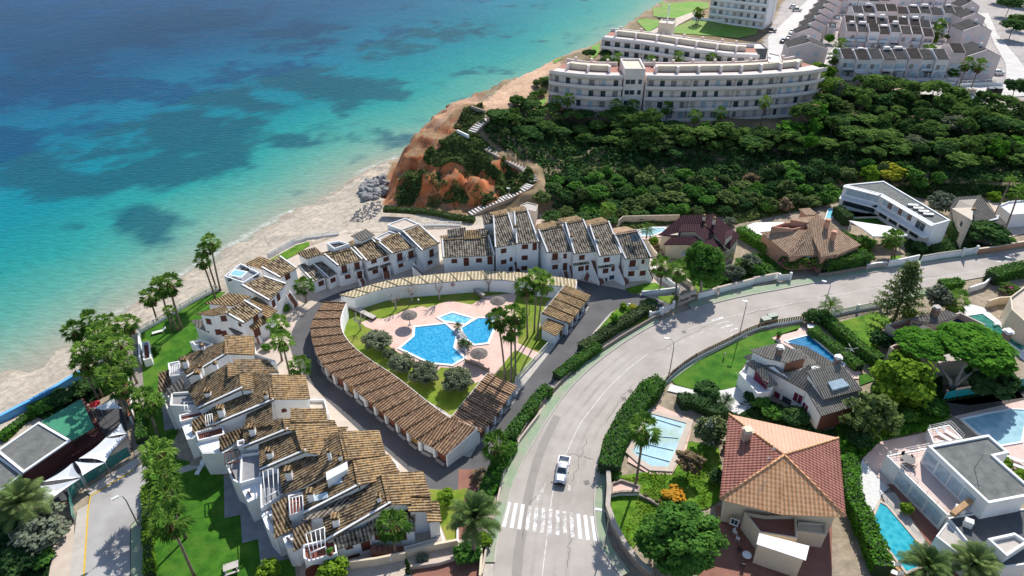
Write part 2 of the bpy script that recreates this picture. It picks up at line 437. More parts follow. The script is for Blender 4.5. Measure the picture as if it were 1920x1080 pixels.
mix=mixc(nt,math_(nt,'MULTIPLY',f,.6),at.outputs['Color'],(.30,.26,.20))
br=ramp(nt,nA,.3,.7,.72,1.25)
mul=nn(nt,'ShaderNodeMix',data_type='RGBA',blend_type='MULTIPLY'); mul.inputs[0].default_value=1
cc=nn(nt,'ShaderNodeCombineColor'); [lk(nt,br,cc.inputs[i]) for i in range(3)]
lk(nt,mix,mul.inputs[6]); lk(nt,cc.outputs[0],mul.inputs[7]); lk(nt,mul.outputs[2],bs.inputs['Base Color'])
bs.inputs['Roughness'].default_value=.95; bs.inputs['Specular IOR Level'].default_value=.1
bump(nt,bs,math_(nt,'ADD',nA,math_(nt,'MULTIPLY',nB,.3)),.45,.30)
ter=grid_mesh('ground',GX,GY,ZZ,{'gcol':('FLOAT_COLOR',col),'shore':('FLOAT',DD)},m); tag(ter,kind='structure')
# ---------------------------------------------------------------- sea
SX=np.concatenate([[-3500,-1500,-700,-420,-340],seg_axis([(-300,-120,2.),(-120,140,1.6)]),[160,200,300,700,3500]])
SY=np.concatenate([[-1500,-300,-60],seg_axis([(20,480,1.8)]),[520,600,800,1500,3500]])
X2,Y2=np.meshgrid(SX,SY,indexing='ij')
d2,_,s2=segdist(X2,Y2,coast); off=np.where(s2<0,-d2,d2)
off=off+(fbm(X2,Y2,.05,21)-.47)*14*np.clip(off/30,0,1)
stops=[(-3,(.36,.33,.26)),(2,(.30,.34,.265)),(9,(.20,.35,.275)),(20,(.09,.335,.275)),(36,(.025,.30,.28)),(60,(.004,.245,.29)),(95,(.003,.19,.295)),(150,(.002,.10,.22)),(260,(.002,.065,.18)),(600,(.002,.06,.17))]
xs=[s[0] for s in stops]; scol=np.stack([np.interp(off,xs,[s[1][k] for s in stops]) for k in range(3)],-1)
dp=Y2*CP-(SEA-CAMZ)*SP; dp=np.where(dp<1,1,dp); QX=960+F*X2/dp; QY=540-F*(Y2*SP+(SEA-CAMZ)*CP)/dp
weed=np.zeros(X2.shape)
wn=fbm(X2,Y2,.07,31,5); wn2=fbm(X2,Y2,.35,32,4)
for bx,by,rx,ry,st in [(270,422,92,46,1.05),(80,338,140,50,1.25),(300,315,170,46,1.1),(360,255,140,62,1.15),(230,275,190,46,.95),(15,275,90,80,1.),(600,165,150,36,1.),(470,192,110,26,.8),
  (110,85,160,42,1.1),(60,170,230,56,1.),(720,262,64,20,.85),(540,268,50,18,.85),(470,150,210,36,.85),(300,175,260,34,.85),(250,45,330,52,.9),(650,90,160,20,.6),(820,60,150,20,.5),(140,425,34,16,.7),(550,60,120,20,.7),(700,180,60,14,.6)]:
    r=np.sqrt(((QX-bx)/rx)**2+((QY-by)/ry)**2)
    weed=np.maximum(weed,st*np.clip(1.25-r,0,1))
w=np.clip((weed*1.1+(wn-.47)*1.9+(wn2-.47)*.9-.34)*2.3,0,1)*(off>6)
dark=np.where((off>95)[...,None],np.array((.004,.062,.155)),np.array((.008,.085,.13)))
scol=scol*(1-w[...,None]*.78)+dark*w[...,None]*.78
big=(fbm(X2,Y2,.012,41)-.47)*.6
scol*=(1+big*np.clip((off-40)/60,0,1))[...,None]
scol*=np.interp(off,[0,25,60,150],[.88,.80,.72,.72])[...,None]
foam=np.clip(1-np.abs(off-.2-1.2*fbm(X2,Y2,.15,50))/.7,0,1)*(fbm(X2,Y2,.06,51)>.44)
m,nt,bs=node_mat('sea')
at=nn(nt,'ShaderNodeAttribute'); at.attribute_name='scol'; af=nn(nt,'ShaderNodeAttribute'); af.attribute_name='foam'
mp=nn(nt,'ShaderNodeMapping'); mp.inputs['Rotation'].default_value=(0,0,R(-28)); mp.inputs['Scale'].default_value=(.55,1.5,1)
g=nn(nt,'ShaderNodeNewGeometry'); lk(nt,g.outputs['Position'],mp.inputs[0])
w1=noise(nt,.75,3,.55,mp.outputs[0]); w2=noise(nt,.12,4,.6); w3=noise(nt,2.2,3,.6,mp.outputs[0])
br=ramp(nt,w1,.3,.7,.88,1.12)
mul=nn(nt,'ShaderNodeMix',data_type='RGBA',blend_type='MULTIPLY'); mul.inputs[0].default_value=1
cc=nn(nt,'ShaderNodeCombineColor'); [lk(nt,br,cc.inputs[i]) for i in range(3)]
lk(nt,at.outputs['Color'],mul.inputs[6]); lk(nt,cc.outputs[0],mul.inputs[7])
fo=math_(nt,'MULTIPLY',af.outputs['Fac'],ramp(nt,w3,.4,.6))
lk(nt,mixc(nt,fo,mul.outputs[2],(.8,.8,.78)),bs.inputs['Base Color'])
bs.inputs['Roughness'].default_value=.9; bs.inputs['Specular IOR Level'].default_value=0
bump(nt,bs,math_(nt,'ADD',math_(nt,'ADD',w1,math_(nt,'MULTIPLY',w2,1.2)),math_(nt,'MULTIPLY',w3,.25)),.55,.32)
gl=nn(nt,'ShaderNodeBsdfGlossy'); gl.inputs['Roughness'].default_value=.12; fr_=nn(nt,'ShaderNodeFresnel'); fr_.inputs[0].default_value=1.33
mx=nn(nt,'ShaderNodeMixShader'); lk(nt,math_(nt,'ADD',math_(nt,'MULTIPLY',fr_.outputs[0],.30),.008),mx.inputs[0]); lk(nt,bs.outputs[0],mx.inputs[1]); lk(nt,gl.outputs[0],mx.inputs[2])
for l_ in list(bs.inputs['Normal'].links): lk(nt,l_.from_socket,gl.inputs['Normal']); lk(nt,l_.from_socket,fr_.inputs['Normal'])
lk(nt,mx.outputs[0],nt.nodes['Material Output'].inputs[0])
sea=grid_mesh('sea',SX,SY,np.full(X2.shape,SEA),{'scol':('FLOAT_COLOR',scol),'foam':('FLOAT',foam)},m); tag(sea,kind='structure')
# ---------------------------------------------------------------- materials used widely
ASPH=mottled('asphalt_dark',(.075,.074,.078),(.13,.126,.128),.18,.85,8,.2)
ROAD=mottled('road_asphalt',(.37,.33,.295),(.46,.415,.375),.25,.9,9,.15,.2,c=(.34,.30,.265))
SIDE=mottled('green_sidewalk',(.22,.30,.19),(.32,.38,.26),.7,.9,7,.15,.2,c=(.34,.33,.27))
CONC=mottled('concrete',(.40,.36,.32),(.52,.48,.43),.6,.9,7,.15)
PAVE=mottled('beige_paving',(.46,.38,.31),(.58,.49,.41),.7,.9,5,.2)
PINK=mottled('pink_paving',(.60,.40,.325),(.71,.51,.43),.5,.85,4,.15,.25)
TERRA=mottled('terracotta_paving',(.20,.085,.06),(.30,.14,.10),.6,.8,5,.15)
LAWN=mottled('lawn_grass',(.045,.130,.008),(.125,.255,.018),.7,.9,9,.9,.15,.42,.6,c=(.17,.25,.03))
LAWND=mottled('deep_lawn_grass',(.028,.105,.008),(.062,.18,.014),.6,.9,9,.9,.15,.42,.6,c=(.095,.19,.02))
LAWNY=mottled('dry_lawn_grass',(.10,.17,.014),(.20,.27,.03),.5,.9,8,.6,.15,c=(.24,.24,.05))
WHITE=mottled('white_render',(.75,.745,.735),(.85,.845,.835),.5,.8,5,.12,.25,.3,.6,c=(.72,.70,.66))
CREAM=mottled('cream_render',(.62,.52,.38),(.72,.62,.47),.5,.85,5,.12)
PAINT=mottled('road_paint',(.54,.53,.50),(.74,.73,.70),1.6,.8,8,.05,.2,.3,.5)
STREETM=mottled('street_asphalt',(.35,.335,.32),(.43,.415,.40),.3,.9,6,.1,.2,c=(.30,.285,.27))
PALEROAD=mottled('pale_road',(.50,.47,.44),(.62,.59,.56),.3,.9,6,.1)
def drape(name,s,mat,off=.25,step=4.,kind='structure'):
    from mathutils.geometry import delaunay_2d_cdt
    from mathutils import Vector as V
    P=[G(p) for p in A(s)]; pts=[V((p.x,p.y)) for p in P]
    dense=[]
    n=len(pts)
    for i in range(n):
        a,b=pts[i],pts[(i+1)%n]; k=max(1,int((b-a).length/step))
        for j in range(k): dense.append(a+(b-a)*(j/k))
    ne=len(dense); x0=min(p.x for p in dense);x1=max(p.x for p in dense);y0=min(p.y for p in dense);y1=max(p.y for p in dense)
    gx,gy=np.meshgrid(np.arange(x0,x1,step),np.arange(y0,y1,step)); gx=gx.ravel();gy=gy.ravel()
    ins=inpoly(gx,gy,dense); dd,_,_=segdist(gx,gy,dense,True)
    inner=[V((float(a),float(b))) for a,b,c,d in zip(gx,gy,ins,dd) if c and d>step*.4]
    r=delaunay_2d_cdt(dense+inner,[(i,(i+1)%ne) for i in range(ne)],[],1,1e-4)
    mb=MB(); mb.mesh([(v.x,v.y,hgt(v.x,v.y)+off) for v in r[0]],[tuple(f) for f in r[2]])
    o=mb.build(name,mat); tag(o,kind=kind); return o
# ---- roads and paving (flat part)
road_L="F 905,1200 924,1080 931,1016 947,958 963,902 991,844 1030,780 1068,728 1118,680 1178,636 1238,602 1300,578 1380,558 1470,541 1560,524 1640,510 1720,497 1800,485 1920,467 2060,447"
road_R="F 2060,480 1920,504 1850,518 1760,535 1640,566 1505,591 1425,606 1360,636 1300,668 1250,703 1221,725 1196,749 1171,788 1150,827 1122,890 1113,943 1119,1006 1133,1040 1164,1082 1230,1150"
RL=smooth_line(WW(road_L,0),4); RR=smooth_line(WW(road_R,0),4)
sheet('road',ccw(RL+RR),ROAD,z=0.0)
# sidewalk along the complex (raised kerb)
def strip_solid(name,a,b,z0,z1,mat,kind='structure'):
    mb=MB(); mb.prism(ccw([Vector((p.x,p.y,z1)) for p in a]+[Vector((p.x,p.y,z1)) for p in b[::-1]]),z0)
    o=mb.build(name,mat); tag(o,kind=kind); return o
sl_out=smooth_line(WW("F 905,1055 913,1013 930,958 944,891 974,827 1008,780 1053,724 1112,668 1170,626 1228,596",0),4)
sl_in=[p for p in RL if 0<1][0:0]
sl_in=smooth_line(WW("F 926,1055 931,1016 947,958 963,902 991,844 1030,780 1068,728 1118,680 1178,636 1236,603",0),4)
strip_solid('sidewalk',sl_in,sl_out,-.2,.14,SIDE)
strip_solid('kerb',sl_in,offs(sl_in,.17)[1],-.2,.155,CONC)
flat('footpath','F 880,1200 902,1080 905,1057 926,1057 924,1080 912,1200',.06,CONC)
n_in=smooth_line(WW("F 1296,580 1380,558 1470,541 1560,524 1640,510 1720,497 1800,485 1920,467 2060,447",0),4)
n_out=smooth_line(WW("F 1290,570 1360,546 1450,534 1482,527 1560,515 1640,502 1720,490 1800,478 1920,461 2060,441",0),4)
strip_solid('sidewalk',n_in,n_out,-.2,.14,SIDE); strip_solid('kerb',n_in,offs(n_in,.17)[1],-.2,.155,CONC)
r_in=smooth_line(WW("F 1760,535 1640,566 1505,591 1425,606 1360,636 1300,668 1250,703 1221,725 1196,749 1171,788 1150,827 1122,890 1113,943 1119,1006 1133,1040 1164,1082",0),4)
strip_solid('kerb',r_in,offs(r_in,.2)[0],-.2,.13,CONC)
strip_solid('sidewalk',offs(r_in,.21)[0],offs(r_in,1.5)[0],-.2,.12,SIDE)
# markings
def dash(pts,w,z,mat,name='road_line',seg=None):
    L,Rr=offs(pts,w/2); mb=MB()
    for i in range(len(pts)-1):
        if seg and (i%seg[0])>=seg[1]: continue
        mb.face([Vector((p.x,p.y,p.z+z)) for p in (L[i],Rr[i],Rr[i+1],L[i+1])])
    o=mb.build(name,mat); tag(o,kind='structure')
cl=smooth_line(WW("F 1012,1180 1017,1080 1024,1020 1038,915 1057,862 1085,800 1110,765 1140,728 1180,690 1215,663",0),6)
PLINE=mottled('line_paint',(.44,.40,.36),(.66,.64,.60),1.6,.8,8,.05,.2,.4,.55)
dash(cl,.14,.012,PLINE)
cl2=smooth_line(WW("F 1290,617 1360,596 1440,578 1520,562 1640,540 1760,520 1900,495",0),8)
dash(cl2,.13,.012,PLINE)
dash(smooth_line(WW("F 1250,655 1275,643 1310,626 1345,612",0),8),.12,.012,PLINE,seg=(4,2))
dark=smooth_line(WW("F 968,1100 972,1040 985,960 1000,890 1018,835 1045,780",0),5)
dash(dark,1.3,.006,mottled('road_patch',(.27,.245,.22),(.32,.29,.265),.5,.9),'road_repair')
TRK_=mottled('tyre_polished_asphalt',(.345,.31,.28),(.44,.40,.36),.5,.85,9,.15,.2,c=(.32,.285,.255))
for o_ in(-3.1,-1.5,1.4,3.0):
    q_=smooth_line(offs(cl,abs(o_))[0 if o_>0 else 1],1); dash(q_,.55,.004,TRK_,'tyre_track')
CRK=mottled('crack_filler',(.13,.12,.115),(.2,.185,.17),2,.9)
rc=random.Random(4)
for a_,b_ in (("F 1075,900","F 1100,820"),("F 1135,790","F 1185,720"),("F 1230,660","F 1330,610"),("F 980,1010","F 1000,930"),("F 1400,590","F 1560,552"),("F 1600,548","F 1760,515"),("F 1060,1060","F 1075,985"),("F 1110,860","F 1060,850")):
    P0_,P1_=W(a_),W(b_); pts_=[P0_.lerp(P1_,i/14)+Vector((rc.uniform(-.35,.35),rc.uniform(-.35,.35),0)) for i in range(15)]; dash(pts_,.09,.0085,CRK,'road_crack')
# crosswalk stripes; each one a countable mark, worn ones broken up
zeb=["F 957,941 947,988 952,989 961,942","F 971,944 960,989 966,991 975,945","F 984,946 973,991 979,993 988,947"]
PW=mottled('worn_paint',(.40,.365,.33),(.80,.79,.76),1.2,.9,6,.05,.2,.44,.6)
mb=MB();mbw=MB()
for i in range(13):
    t=i/12; x0=944+ (1112-944)*t; ytop=941+ (968-941)*t; ybot=988+(1015-988)*t
    xt=(S3:=None) if False else 955+(1110-955)*t; xb=944.5+(1117-944.5)*t
    a,b=W((xt,ytop)),W((xb,ybot)); u=(b-a).normalized(); w=Vector((-u.y,u.x,0))*.26
    (mb if i in(0,1,2,10,11,12) else mbw).face(ccw([Vector((p.x,p.y,.014)) for p in (a-w,a+w,b+w,b-w)]))
tag(mb.build('crosswalk_marking',PAINT),kind='structure'); tag(mbw.build('worn_crosswalk_marking',PW),kind='structure')
mb=MB()
for q in ("S4 255,135","S4 290,95","F 1100,905","S6 330,250"): mb.box(W(q)+Vector((0,0,.006)),.8,.8,.006,(1,.3,0))
tag(mb.build('manhole_cover',mottled('iron_cover',(.16,.15,.14),(.22,.2,.19),3)),kind='structure')
mb=MB()
for s in ("F 1021,905 1024,905 1019,925 1012,925","F 1065,908 1069,910 1070,920 1064,920","F 1010,928 1014,928 1009,938 1006,938"): mb.face(ccw(WW(s,.012)))
for k in range(6):
    a=W((1345+k*9,598+k*7)); mb.box(a+Vector((0,0,.008)),2.8,.45,.005,(W((1400,576))-W((1350,590))))
for k in range(5): mb.box(W((1846+k*15,478+k*6))+Vector((0,0,.008)),2.6,.45,.005,(1,.1,0))
tag(mb.build('faded_marking',PW),kind='structure')
# complex: paving, asphalt loop, lawns
flat('courtyard_paving',"F 440,640 435,560 480,500 640,440 830,430 1000,408 1240,470 1262,562 1170,626 1053,724 974,827 944,891 930,958 913,1010 870,1060 640,1120 560,930 470,800",-.02,PAVE)
loop="F 575,583 556,603 547,622 544,650 552,680 572,707 612,750 677,810 720,842 760,878 802,916 858,919 885,908 916,891 944,840 987,776 1035,722 1096,650 1112,630 1128,605 1146,585 1175,572 1215,575 1238,594 1262,570 1240,565 1200,552 1160,541 1110,531 1080,524 1000,517 900,517 800,520 700,531 640,546 600,563"
flat('driveway',loop,.0,ASPH)
flat('garage_island',"L4 330,180 440,120 640,60 900,20 1300,30 1790,80 1870,150 1640,480 1410,770 1190,1050 1130,1150 1000,1120 820,1060 560,850 350,690 200,580 150,440 150,330 215,210",.02,CONC)
flat('pool_lawn',"L4 350,260 335,330 350,400 400,460 500,540 640,630 820,770 1015,890 1240,640 1400,690 1630,440 1560,330 1600,200 1660,125 1420,95 1130,110 900,120 700,145 560,170 440,215 380,220",.04,LAWNY)
flat('pool_deck',"L4 480,340 450,312 520,290 600,288 740,232 830,212 862,222 1000,178 1140,202 1230,150 1425,128 1400,200 1440,310 1425,440 1565,505 1540,548 1410,482 1360,540 1290,632 1160,692 1100,600 950,592 900,640 640,470 560,370",.06,PINK)
flat('driveway_kerb',"M1 395,630 340,690 160,900 30,1080 60,1080 180,910 400,650",.08,CONC)
flat('gate_lawn',"M1 400,640 180,910 60,1075 160,1075 500,860 850,690 860,600 760,560 520,560",.05,LAWN)
flat('gate_lawn',"M1 540,370 760,310 900,300 1050,390 730,415 640,425",.05,LAWN)
flat('gate_lawn',"M1 905,455 1140,440 1150,490 1060,540 930,480",.05,LAWN)
flat('seaside_lawn',"F 262,622 400,548 440,530 430,580 380,640 340,690 330,860 430,880 520,1000 600,1100 290,1100 283,929 272,800 268,700",.03+LZ,LAWND)
flat('seaside_lawn',"L2 660,510 860,400 960,370 960,400 880,460 720,540",.05,LAWN)
flat('alley',"L5 1170,440 1265,400 1290,760 1310,900 1250,1080 1190,1080 1190,700",.02,mottled('alley_paving',(.20,.18,.16),(.28,.25,.22),.5))
flat('alley',"L6 800,60 850,60 870,390 800,390",.02,MATS['alley_paving'])
flat('side_lawn',"M5 1290,90 1560,100 1690,80 1590,400 1590,660 1170,740 1480,600 1400,400",.04,LAWNY)
flat('side_lawn',"F 860,880 900,880 880,1010 855,1010",.035,TERRA)
flat('street',"L6 535,600 660,530 800,445 870,400 868,560 835,720 775,780 775,1200 480,1200 520,700",.02,STREETM)
flat('street_sidewalk',"L6 460,690 530,650 520,760 490,1200 400,1200",.05,CONC)
flat('street_sidewalk',"L6 500,570 800,385 850,385 795,445 540,598",.05,CONC)
flat('street_sidewalk',"L6 875,560 840,720 780,780 780,1200 870,1200 870,900",.05,SIDE)
dash(WW("L6 800,448 540,605 525,690 492,1200",0),.22,.055,plain('yellow_paint',(.62,.40,.03),.7),'yellow_line')
flat('sand_bank',"L6 290,1080 330,840 380,740 440,770 450,1000 430,1200 280,1200",.04,PAVE)
flat('terrace',"M5 1130,860 1560,780 1820,850 1820,960 1820,1100 1110,1100",.05,TERRA)
# ---------------------------------------------------------------- building kit
T_DARK=tiles('roof_tile_worn_shaded',(.014,.011,.009),(.42,.36,.28),(.16,.10,.05),pu=.5,pv=.52,patchamt=.4,rowline=.35,contrast=1.25,speck=.75)  # worn tiles; shade of the backlit slopes put into the dark colour
T_SPK=tiles('roof_tile_speckled',(.022,.013,.008),(.46,.35,.215),(.30,.17,.06),pu=.5,pv=.52,patchamt=.5,rowline=.3,contrast=1.3,speck=.95)
T_TAN=tiles('roof_tile_tan_lit',(.035,.019,.010),(.43,.305,.165),(.36,.19,.06),pu=.46,pv=.5,patchamt=.65,rowline=.22,contrast=1.6,speck=.55)  # tan tiles; sunlight on sun-facing slopes put into the colour
T_MIX=tiles('roof_tile_brown_shaded',(.016,.011,.008),(.33,.245,.15),(.27,.15,.045),pu=.46,pv=.5,patchamt=.75,rowline=.25,contrast=1.5,speck=.75)  # darker copy for slopes turned from the sun, shade put into the colour
T_GAR=tiles('roof_tile_garage',(.085,.040,.022),(.50,.325,.19),(.075,.048,.034),pu=.48,pv=.8,patchamt=.75,rowline=.2,contrast=1.6,speck=.35)
T_PALE=tiles('roof_tile_pale',(.30,.23,.13),(.68,.60,.43),(.5,.4,.25),pu=.7,pv=1.2,patchamt=.3,rowline=.1,contrast=1.9,speck=.25)
T_ORANGE=tiles('roof_tile_orange',(.46,.20,.085),(.82,.48,.27),(.40,.28,.10),pu=.55,pv=.62,patchamt=.25,rowline=.6,contrast=1.,speck=.3)
T_REDROOF=tiles('roof_tile_oldred',(.085,.028,.024),(.34,.145,.11),(.22,.11,.07),pu=.5,pv=.55,patchamt=.3,rowline=.8,contrast=.6,speck=.25)
T_PEACH=tiles('roof_tile_peach',(.50,.27,.18),(.66,.41,.30),(.5,.3,.2),pu=.55,pv=.6,patchamt=.2,rowline=.5,contrast=.8,speck=.2)
T_MAROON=tiles('roof_tile_maroon',(.034,.011,.017),(.078,.027,.037),(.06,.025,.03),pu=.5,pv=.5,patchamt=.2,rowline=.5,contrast=.7,speck=.3)
T_SAND=tiles('roof_tile_sandy',(.20,.12,.075),(.48,.33,.22),(.3,.18,.1),pu=.5,pv=.6,patchamt=.4,rowline=.5,contrast=.9,speck=.5)
T_GREY=tiles('roof_tile_grey',(.10,.092,.08),(.34,.32,.275),(.24,.22,.18),pu=.40,pv=.6,patchamt=.3,rowline=.2,contrast=1.2,speck=.2)
T_SLATE=tiles('roof_tile_slate',(.11,.10,.09),(.20,.18,.16),(.2,.17,.13),pu=.6,pv=.6,patchamt=.4,rowline=.4,contrast=.6,speck=.4)
WOOD=mottled('brown_door',(.085,.022,.014),(.14,.045,.026),2.,.6,9,.1)
WOODL=mottled('wood_light',(.36,.20,.09),(.50,.31,.16),2.,.7,9,.1)
RUST=mottled('garage_door_paint',(.17,.055,.03),(.25,.085,.045),1.2,.6,6,.08)
OCHRE=mottled('ochre_door',(.36,.18,.06),(.45,.25,.1),1.2,.6,6,.08)
GLASS=plain('window_glass',(.035,.06,.075),.08,.8,0,.3)
LGLASS=plain('pale_window',(.40,.50,.56),.15,.6,0,.15)
METAL=plain('grey_metal',(.32,.33,.34),.45,.5,.6)
DARKM=plain('dark_metal',(.045,.045,.05),.5,.5,.3)
WMETAL=plain('white_metal',(.74,.74,.73),.45,.4)
GREYF=mottled('grey_terrace',(.20,.20,.215),(.30,.30,.31),.7,.8,5,.1)
REDT=mottled('red_terrace',(.16,.05,.038),(.22,.08,.055),.7,.8,5,.1)
def plane_fit(pts):
    Am=np.array([[p[0],p[1],1] for p in pts]);b=np.array([p[2] for p in pts])
    c=np.linalg.lstsq(Am,b,rcond=None)[0]; return lambda x,y:float(c[0]*x+c[1]*y+c[2])
def inflate(poly,d):
    """offset a plan polygon outward by d (handles either winding)"""
    n=len(poly);a=sum(poly[i].x*poly[(i+1)%n].y-poly[(i+1)%n].x*poly[i].y for i in range(n));s=1 if a>0 else -1
    out=[]
    for i in range(n):
        p0,p1,p2=poly[i-1],poly[i],poly[(i+1)%n]
        e1=Vector((p1.x-p0.x,p1.y-p0.y,0)).normalized();e2=Vector((p2.x-p1.x,p2.y-p1.y,0)).normalized()
        n1=Vector((e1.y,-e1.x,0))*s;n2=Vector((e2.y,-e2.x,0))*s
        b=(n1+n2); 
        if b.length<.2: b=n1
        b.normalize(); k=d/max(.35,b.dot(n1)); out.append(Vector((p1.x+b.x*k,p1.y+b.y*k,p1.z)))
    return out
class House:
    def __init__(s,name,label,cat,group=None,at=None,wall=None,ground=0.0):
        s.name,s.label,s.cat,s.group=name,label,cat,group; s.wall=wall or WHITE; s.ground=ground
        s.r=root(name,at if at is not None else Vector((0,0,0)),label,cat,group); s.wm=MB(); s.todo=[]; s.pl=[]; s.first=at is None
    def _loc(s,p):
        if s.first: s.r.location=Vector((p.x,p.y,s.ground)); s.first=False
    def block(s,spec,zs,roof,ov=.28,th=.17,zb=None,rname='roof',verge=False,back=None,wall=True):
        pts=A(spec) if isinstance(spec,str) else spec
        if isinstance(pts[0],tuple):
            if not isinstance(zs,(list,tuple)): zs=[zs]*len(pts)
            zs=list(zs)+[None]*(len(pts)-len(zs))
            P=[W(p,z) for p,z in zip(pts,zs) if z is not None]; pf=plane_fit(P)
            Q=[]
            for p,z in zip(pts,zs):
                v=W(p,z if z is not None else 5.)
                for _ in range(6): v=W(p,pf(v.x,v.y))
                Q.append(v)
        else: Q=[Vector(p) for p in pts]; pf=plane_fit(Q)
        s._loc(Q[-1])
        zb=s.ground-2.6 if zb is None else zb
        Qc=ccw(Q)
        if wall:
            s.pl.append(Qc); s.wm.prism([Vector((q.x,q.y,q.z)) for q in Qc],zb)
        if roof is not None:
            O=inflate(Qc,ov); rb=MB()
            rb.prism([Vector((o.x,o.y,pf(o.x,o.y)+th)) for o in O],lambda p:pf(p[0],p[1])+.004,0,0,True)
            ro=rb.build(rname,roof,s.r)
            if verge:
                n=len(O); idx=verge if isinstance(verge,(list,tuple)) else range(n)
                for i in idx:
                    a,b=Q[i],Q[(i+1)%n]; u=(b-a).normalized(); wv=u.cross(Vector((0,0,1))).normalized(); up=wv.cross(u)
                    c=(a+b)/2; c.z=pf(c.x,c.y)+th
                    vb=MB(); vb.obox(c,u*((b-a).length/2+.25),wv*.14,up*.13); vb.build('verge',WHITE,ro)
        return Q
    def flat(s,spec,z,floor,parapet=.5,t=.2,zb=None,wallmat=None,name='terrace',eps=0):
        """flat-topped volume with a parapet and its own floor finish"""
        Q=ccw(WW(spec,z) if isinstance(spec,str) else [Vector(p) for p in spec]); s._loc(Q[0])
        z=Q[0].z; zb=s.ground-2.6 if zb is None else zb
        s.pl.append([Vector((q.x,q.y,z+max(0,parapet))) for q in Q]); s.wm.prism([Vector((q.x,q.y,z-.05)) for q in Q],zb)
        fl=MB(); inn=inflate(Q,-t-.01); fl.prism([Vector((q.x,q.y,z)) for q in inn],z-.06); fl.build(name,floor,s.r)
        if parapet>0:
            pb=MB(); ins=inflate(Q,-t); n=len(Q); zt=z+parapet
            for i in range(n):
                j=(i+1)%n
                pb.face([Vector((v.x,v.y,zt)) for v in (Q[i],Q[j],ins[j],ins[i])])
                pb.face([Vector((Q[i].x,Q[i].y,z-.045)),Vector((Q[j].x,Q[j].y,z-.045)),Vector((Q[j].x,Q[j].y,zt)),Vector((Q[i].x,Q[i].y,zt))])
                pb.face([Vector((ins[i].x,ins[i].y,zt)),Vector((ins[j].x,ins[j].y,zt)),Vector((ins[j].x,ins[j].y,z-.045)),Vector((ins[i].x,ins[i].y,z-.045))])
            pb.build('parapet',wallmat or s.wall,s.r,fixn=False)
        return Q
    def onwall(s,a,b,p):
        if isinstance(p,str): p=A1(p)
        a=Vector(a);b=Vector(b);u=Vector((b.x-a.x,b.y-a.y,0)).normalized();n=Vector((u.y,-u.x,0))
        if n.dot(CAM-a)<0: n=-n
        d=ray(p);k=(a-CAM).dot(n)/d.dot(n); best=None
        # the wall of this house that this point really lies on
        for Q in s.pl:
            for i in range(len(Q)):
                A_,B_=Q[i],Q[(i+1)%len(Q)]; e=Vector((B_.x-A_.x,B_.y-A_.y,0)); L=e.length
                if L<.3: continue
                e/=L; m=Vector((e.y,-e.x,0))
                if m.dot(CAM-A_)<=.5: continue
                kk=(A_-CAM).dot(m)/d.dot(m); c=CAM+d*kk; t=(c-A_).dot(e)
                if kk<=0 or t<-.1 or t>L+.1: continue
                if c.z>A_.z+(B_.z-A_.z)*t/L+.05 or c.z<s.ground-2.6: continue
                if best is None or kk<best[0]: best=(kk,e,m)
        if best and best[0]<k*1.12: k,u,n=best
        return CAM+d*k,u,n
    def win(s,a,b,spec,w=1.1,h=1.1,mat=None,kind='window',sill=True,arch=False,frame=None):
        for p in A(spec):
            c,u,n=s.onwall(a,b,p); up=Vector((0,0,1)); m=MB()
            if arch:
                pts=[];k=8
                for q in (-1,1):
                    ring=[c+n*(.05*(q+1)/2+.003)-u*w/2-up*h/2,c+n*(.05*(q+1)/2+.003)+u*w/2-up*h/2]
                    for i in range(k+1):
                        t=math.pi*i/k; ring.append(c+n*(.05*(q+1)/2+.003)+u*(math.cos(t)*w/2)+up*(math.sin(t)*w/2+h/2-w/2))
                    pts.append(ring)
                m.face(pts[1]); 
                L=len(pts[0])
                for i in range(L): m.face([pts[0][i],pts[0][(i+1)%L],pts[1][(i+1)%L],pts[1][i]])
            else: m.obox(c+n*.03,u*w/2,n*.035,up*h/2)
            o=m.build(kind,mat or WOOD,s.r)
            if sill and not arch:
                f=MB(); f.obox(c+n*.07-up*(h/2+.05),u*(w/2+.1),n*.09,up*.05)
                f.build('sill',WHITE,o)
            if frame:
                f=MB(); t=.06
                for i in(-1,1):
                    f.obox(c+n*.05+u*(i*(w/2)),u*t,n*.05,up*(h/2+t)); f.obox(c+n*.05+up*(i*(h/2)),u*(w/2),n*.045,up*t)
                f.obox(c+n*.05,u*.03,n*.045,up*h/2)
                f.build('frame',frame,o)
    def balcony(s,a,b,p,w=1.8,d=.7,hh=.9,mat=None):
        for q in A(p):
            c,u,n=s.onwall(a,b,q); up=Vector((0,0,1)); m=MB()
            m.obox(c+n*(d/2),u*w/2,n*d/2,up*.07); o=m.build('balcony',WHITE,s.r)
            f=MB()
            f.obox(c+n*d+up*hh,u*w/2,n*.03,up*.03)
            for i in range(9): f.tube([c+n*d+u*(w*(i/8-.5)),c+n*d+u*(w*(i/8-.5))+up*hh],.022,4)
            for i in(-1,1): f.obox(c+n*(d/2)+u*(i*w/2)+up*hh,u*.03,n*d/2,up*.03)
            f.build('railing',mat or DARKM,o)
    def awning(s,a,b,p,w=2.2,d=.6,mat=None):
        for q in A(p):
            c,u,n=s.onwall(a,b,q); m=MB(); up=Vector((0,0,1))
            sl=(n*d-up*.28)/2; nn_=u.cross(sl).normalized()
            m.obox(c+sl,u*w/2,sl,nn_*.06); m.build('canopy',mat or T_DARK,s.r)
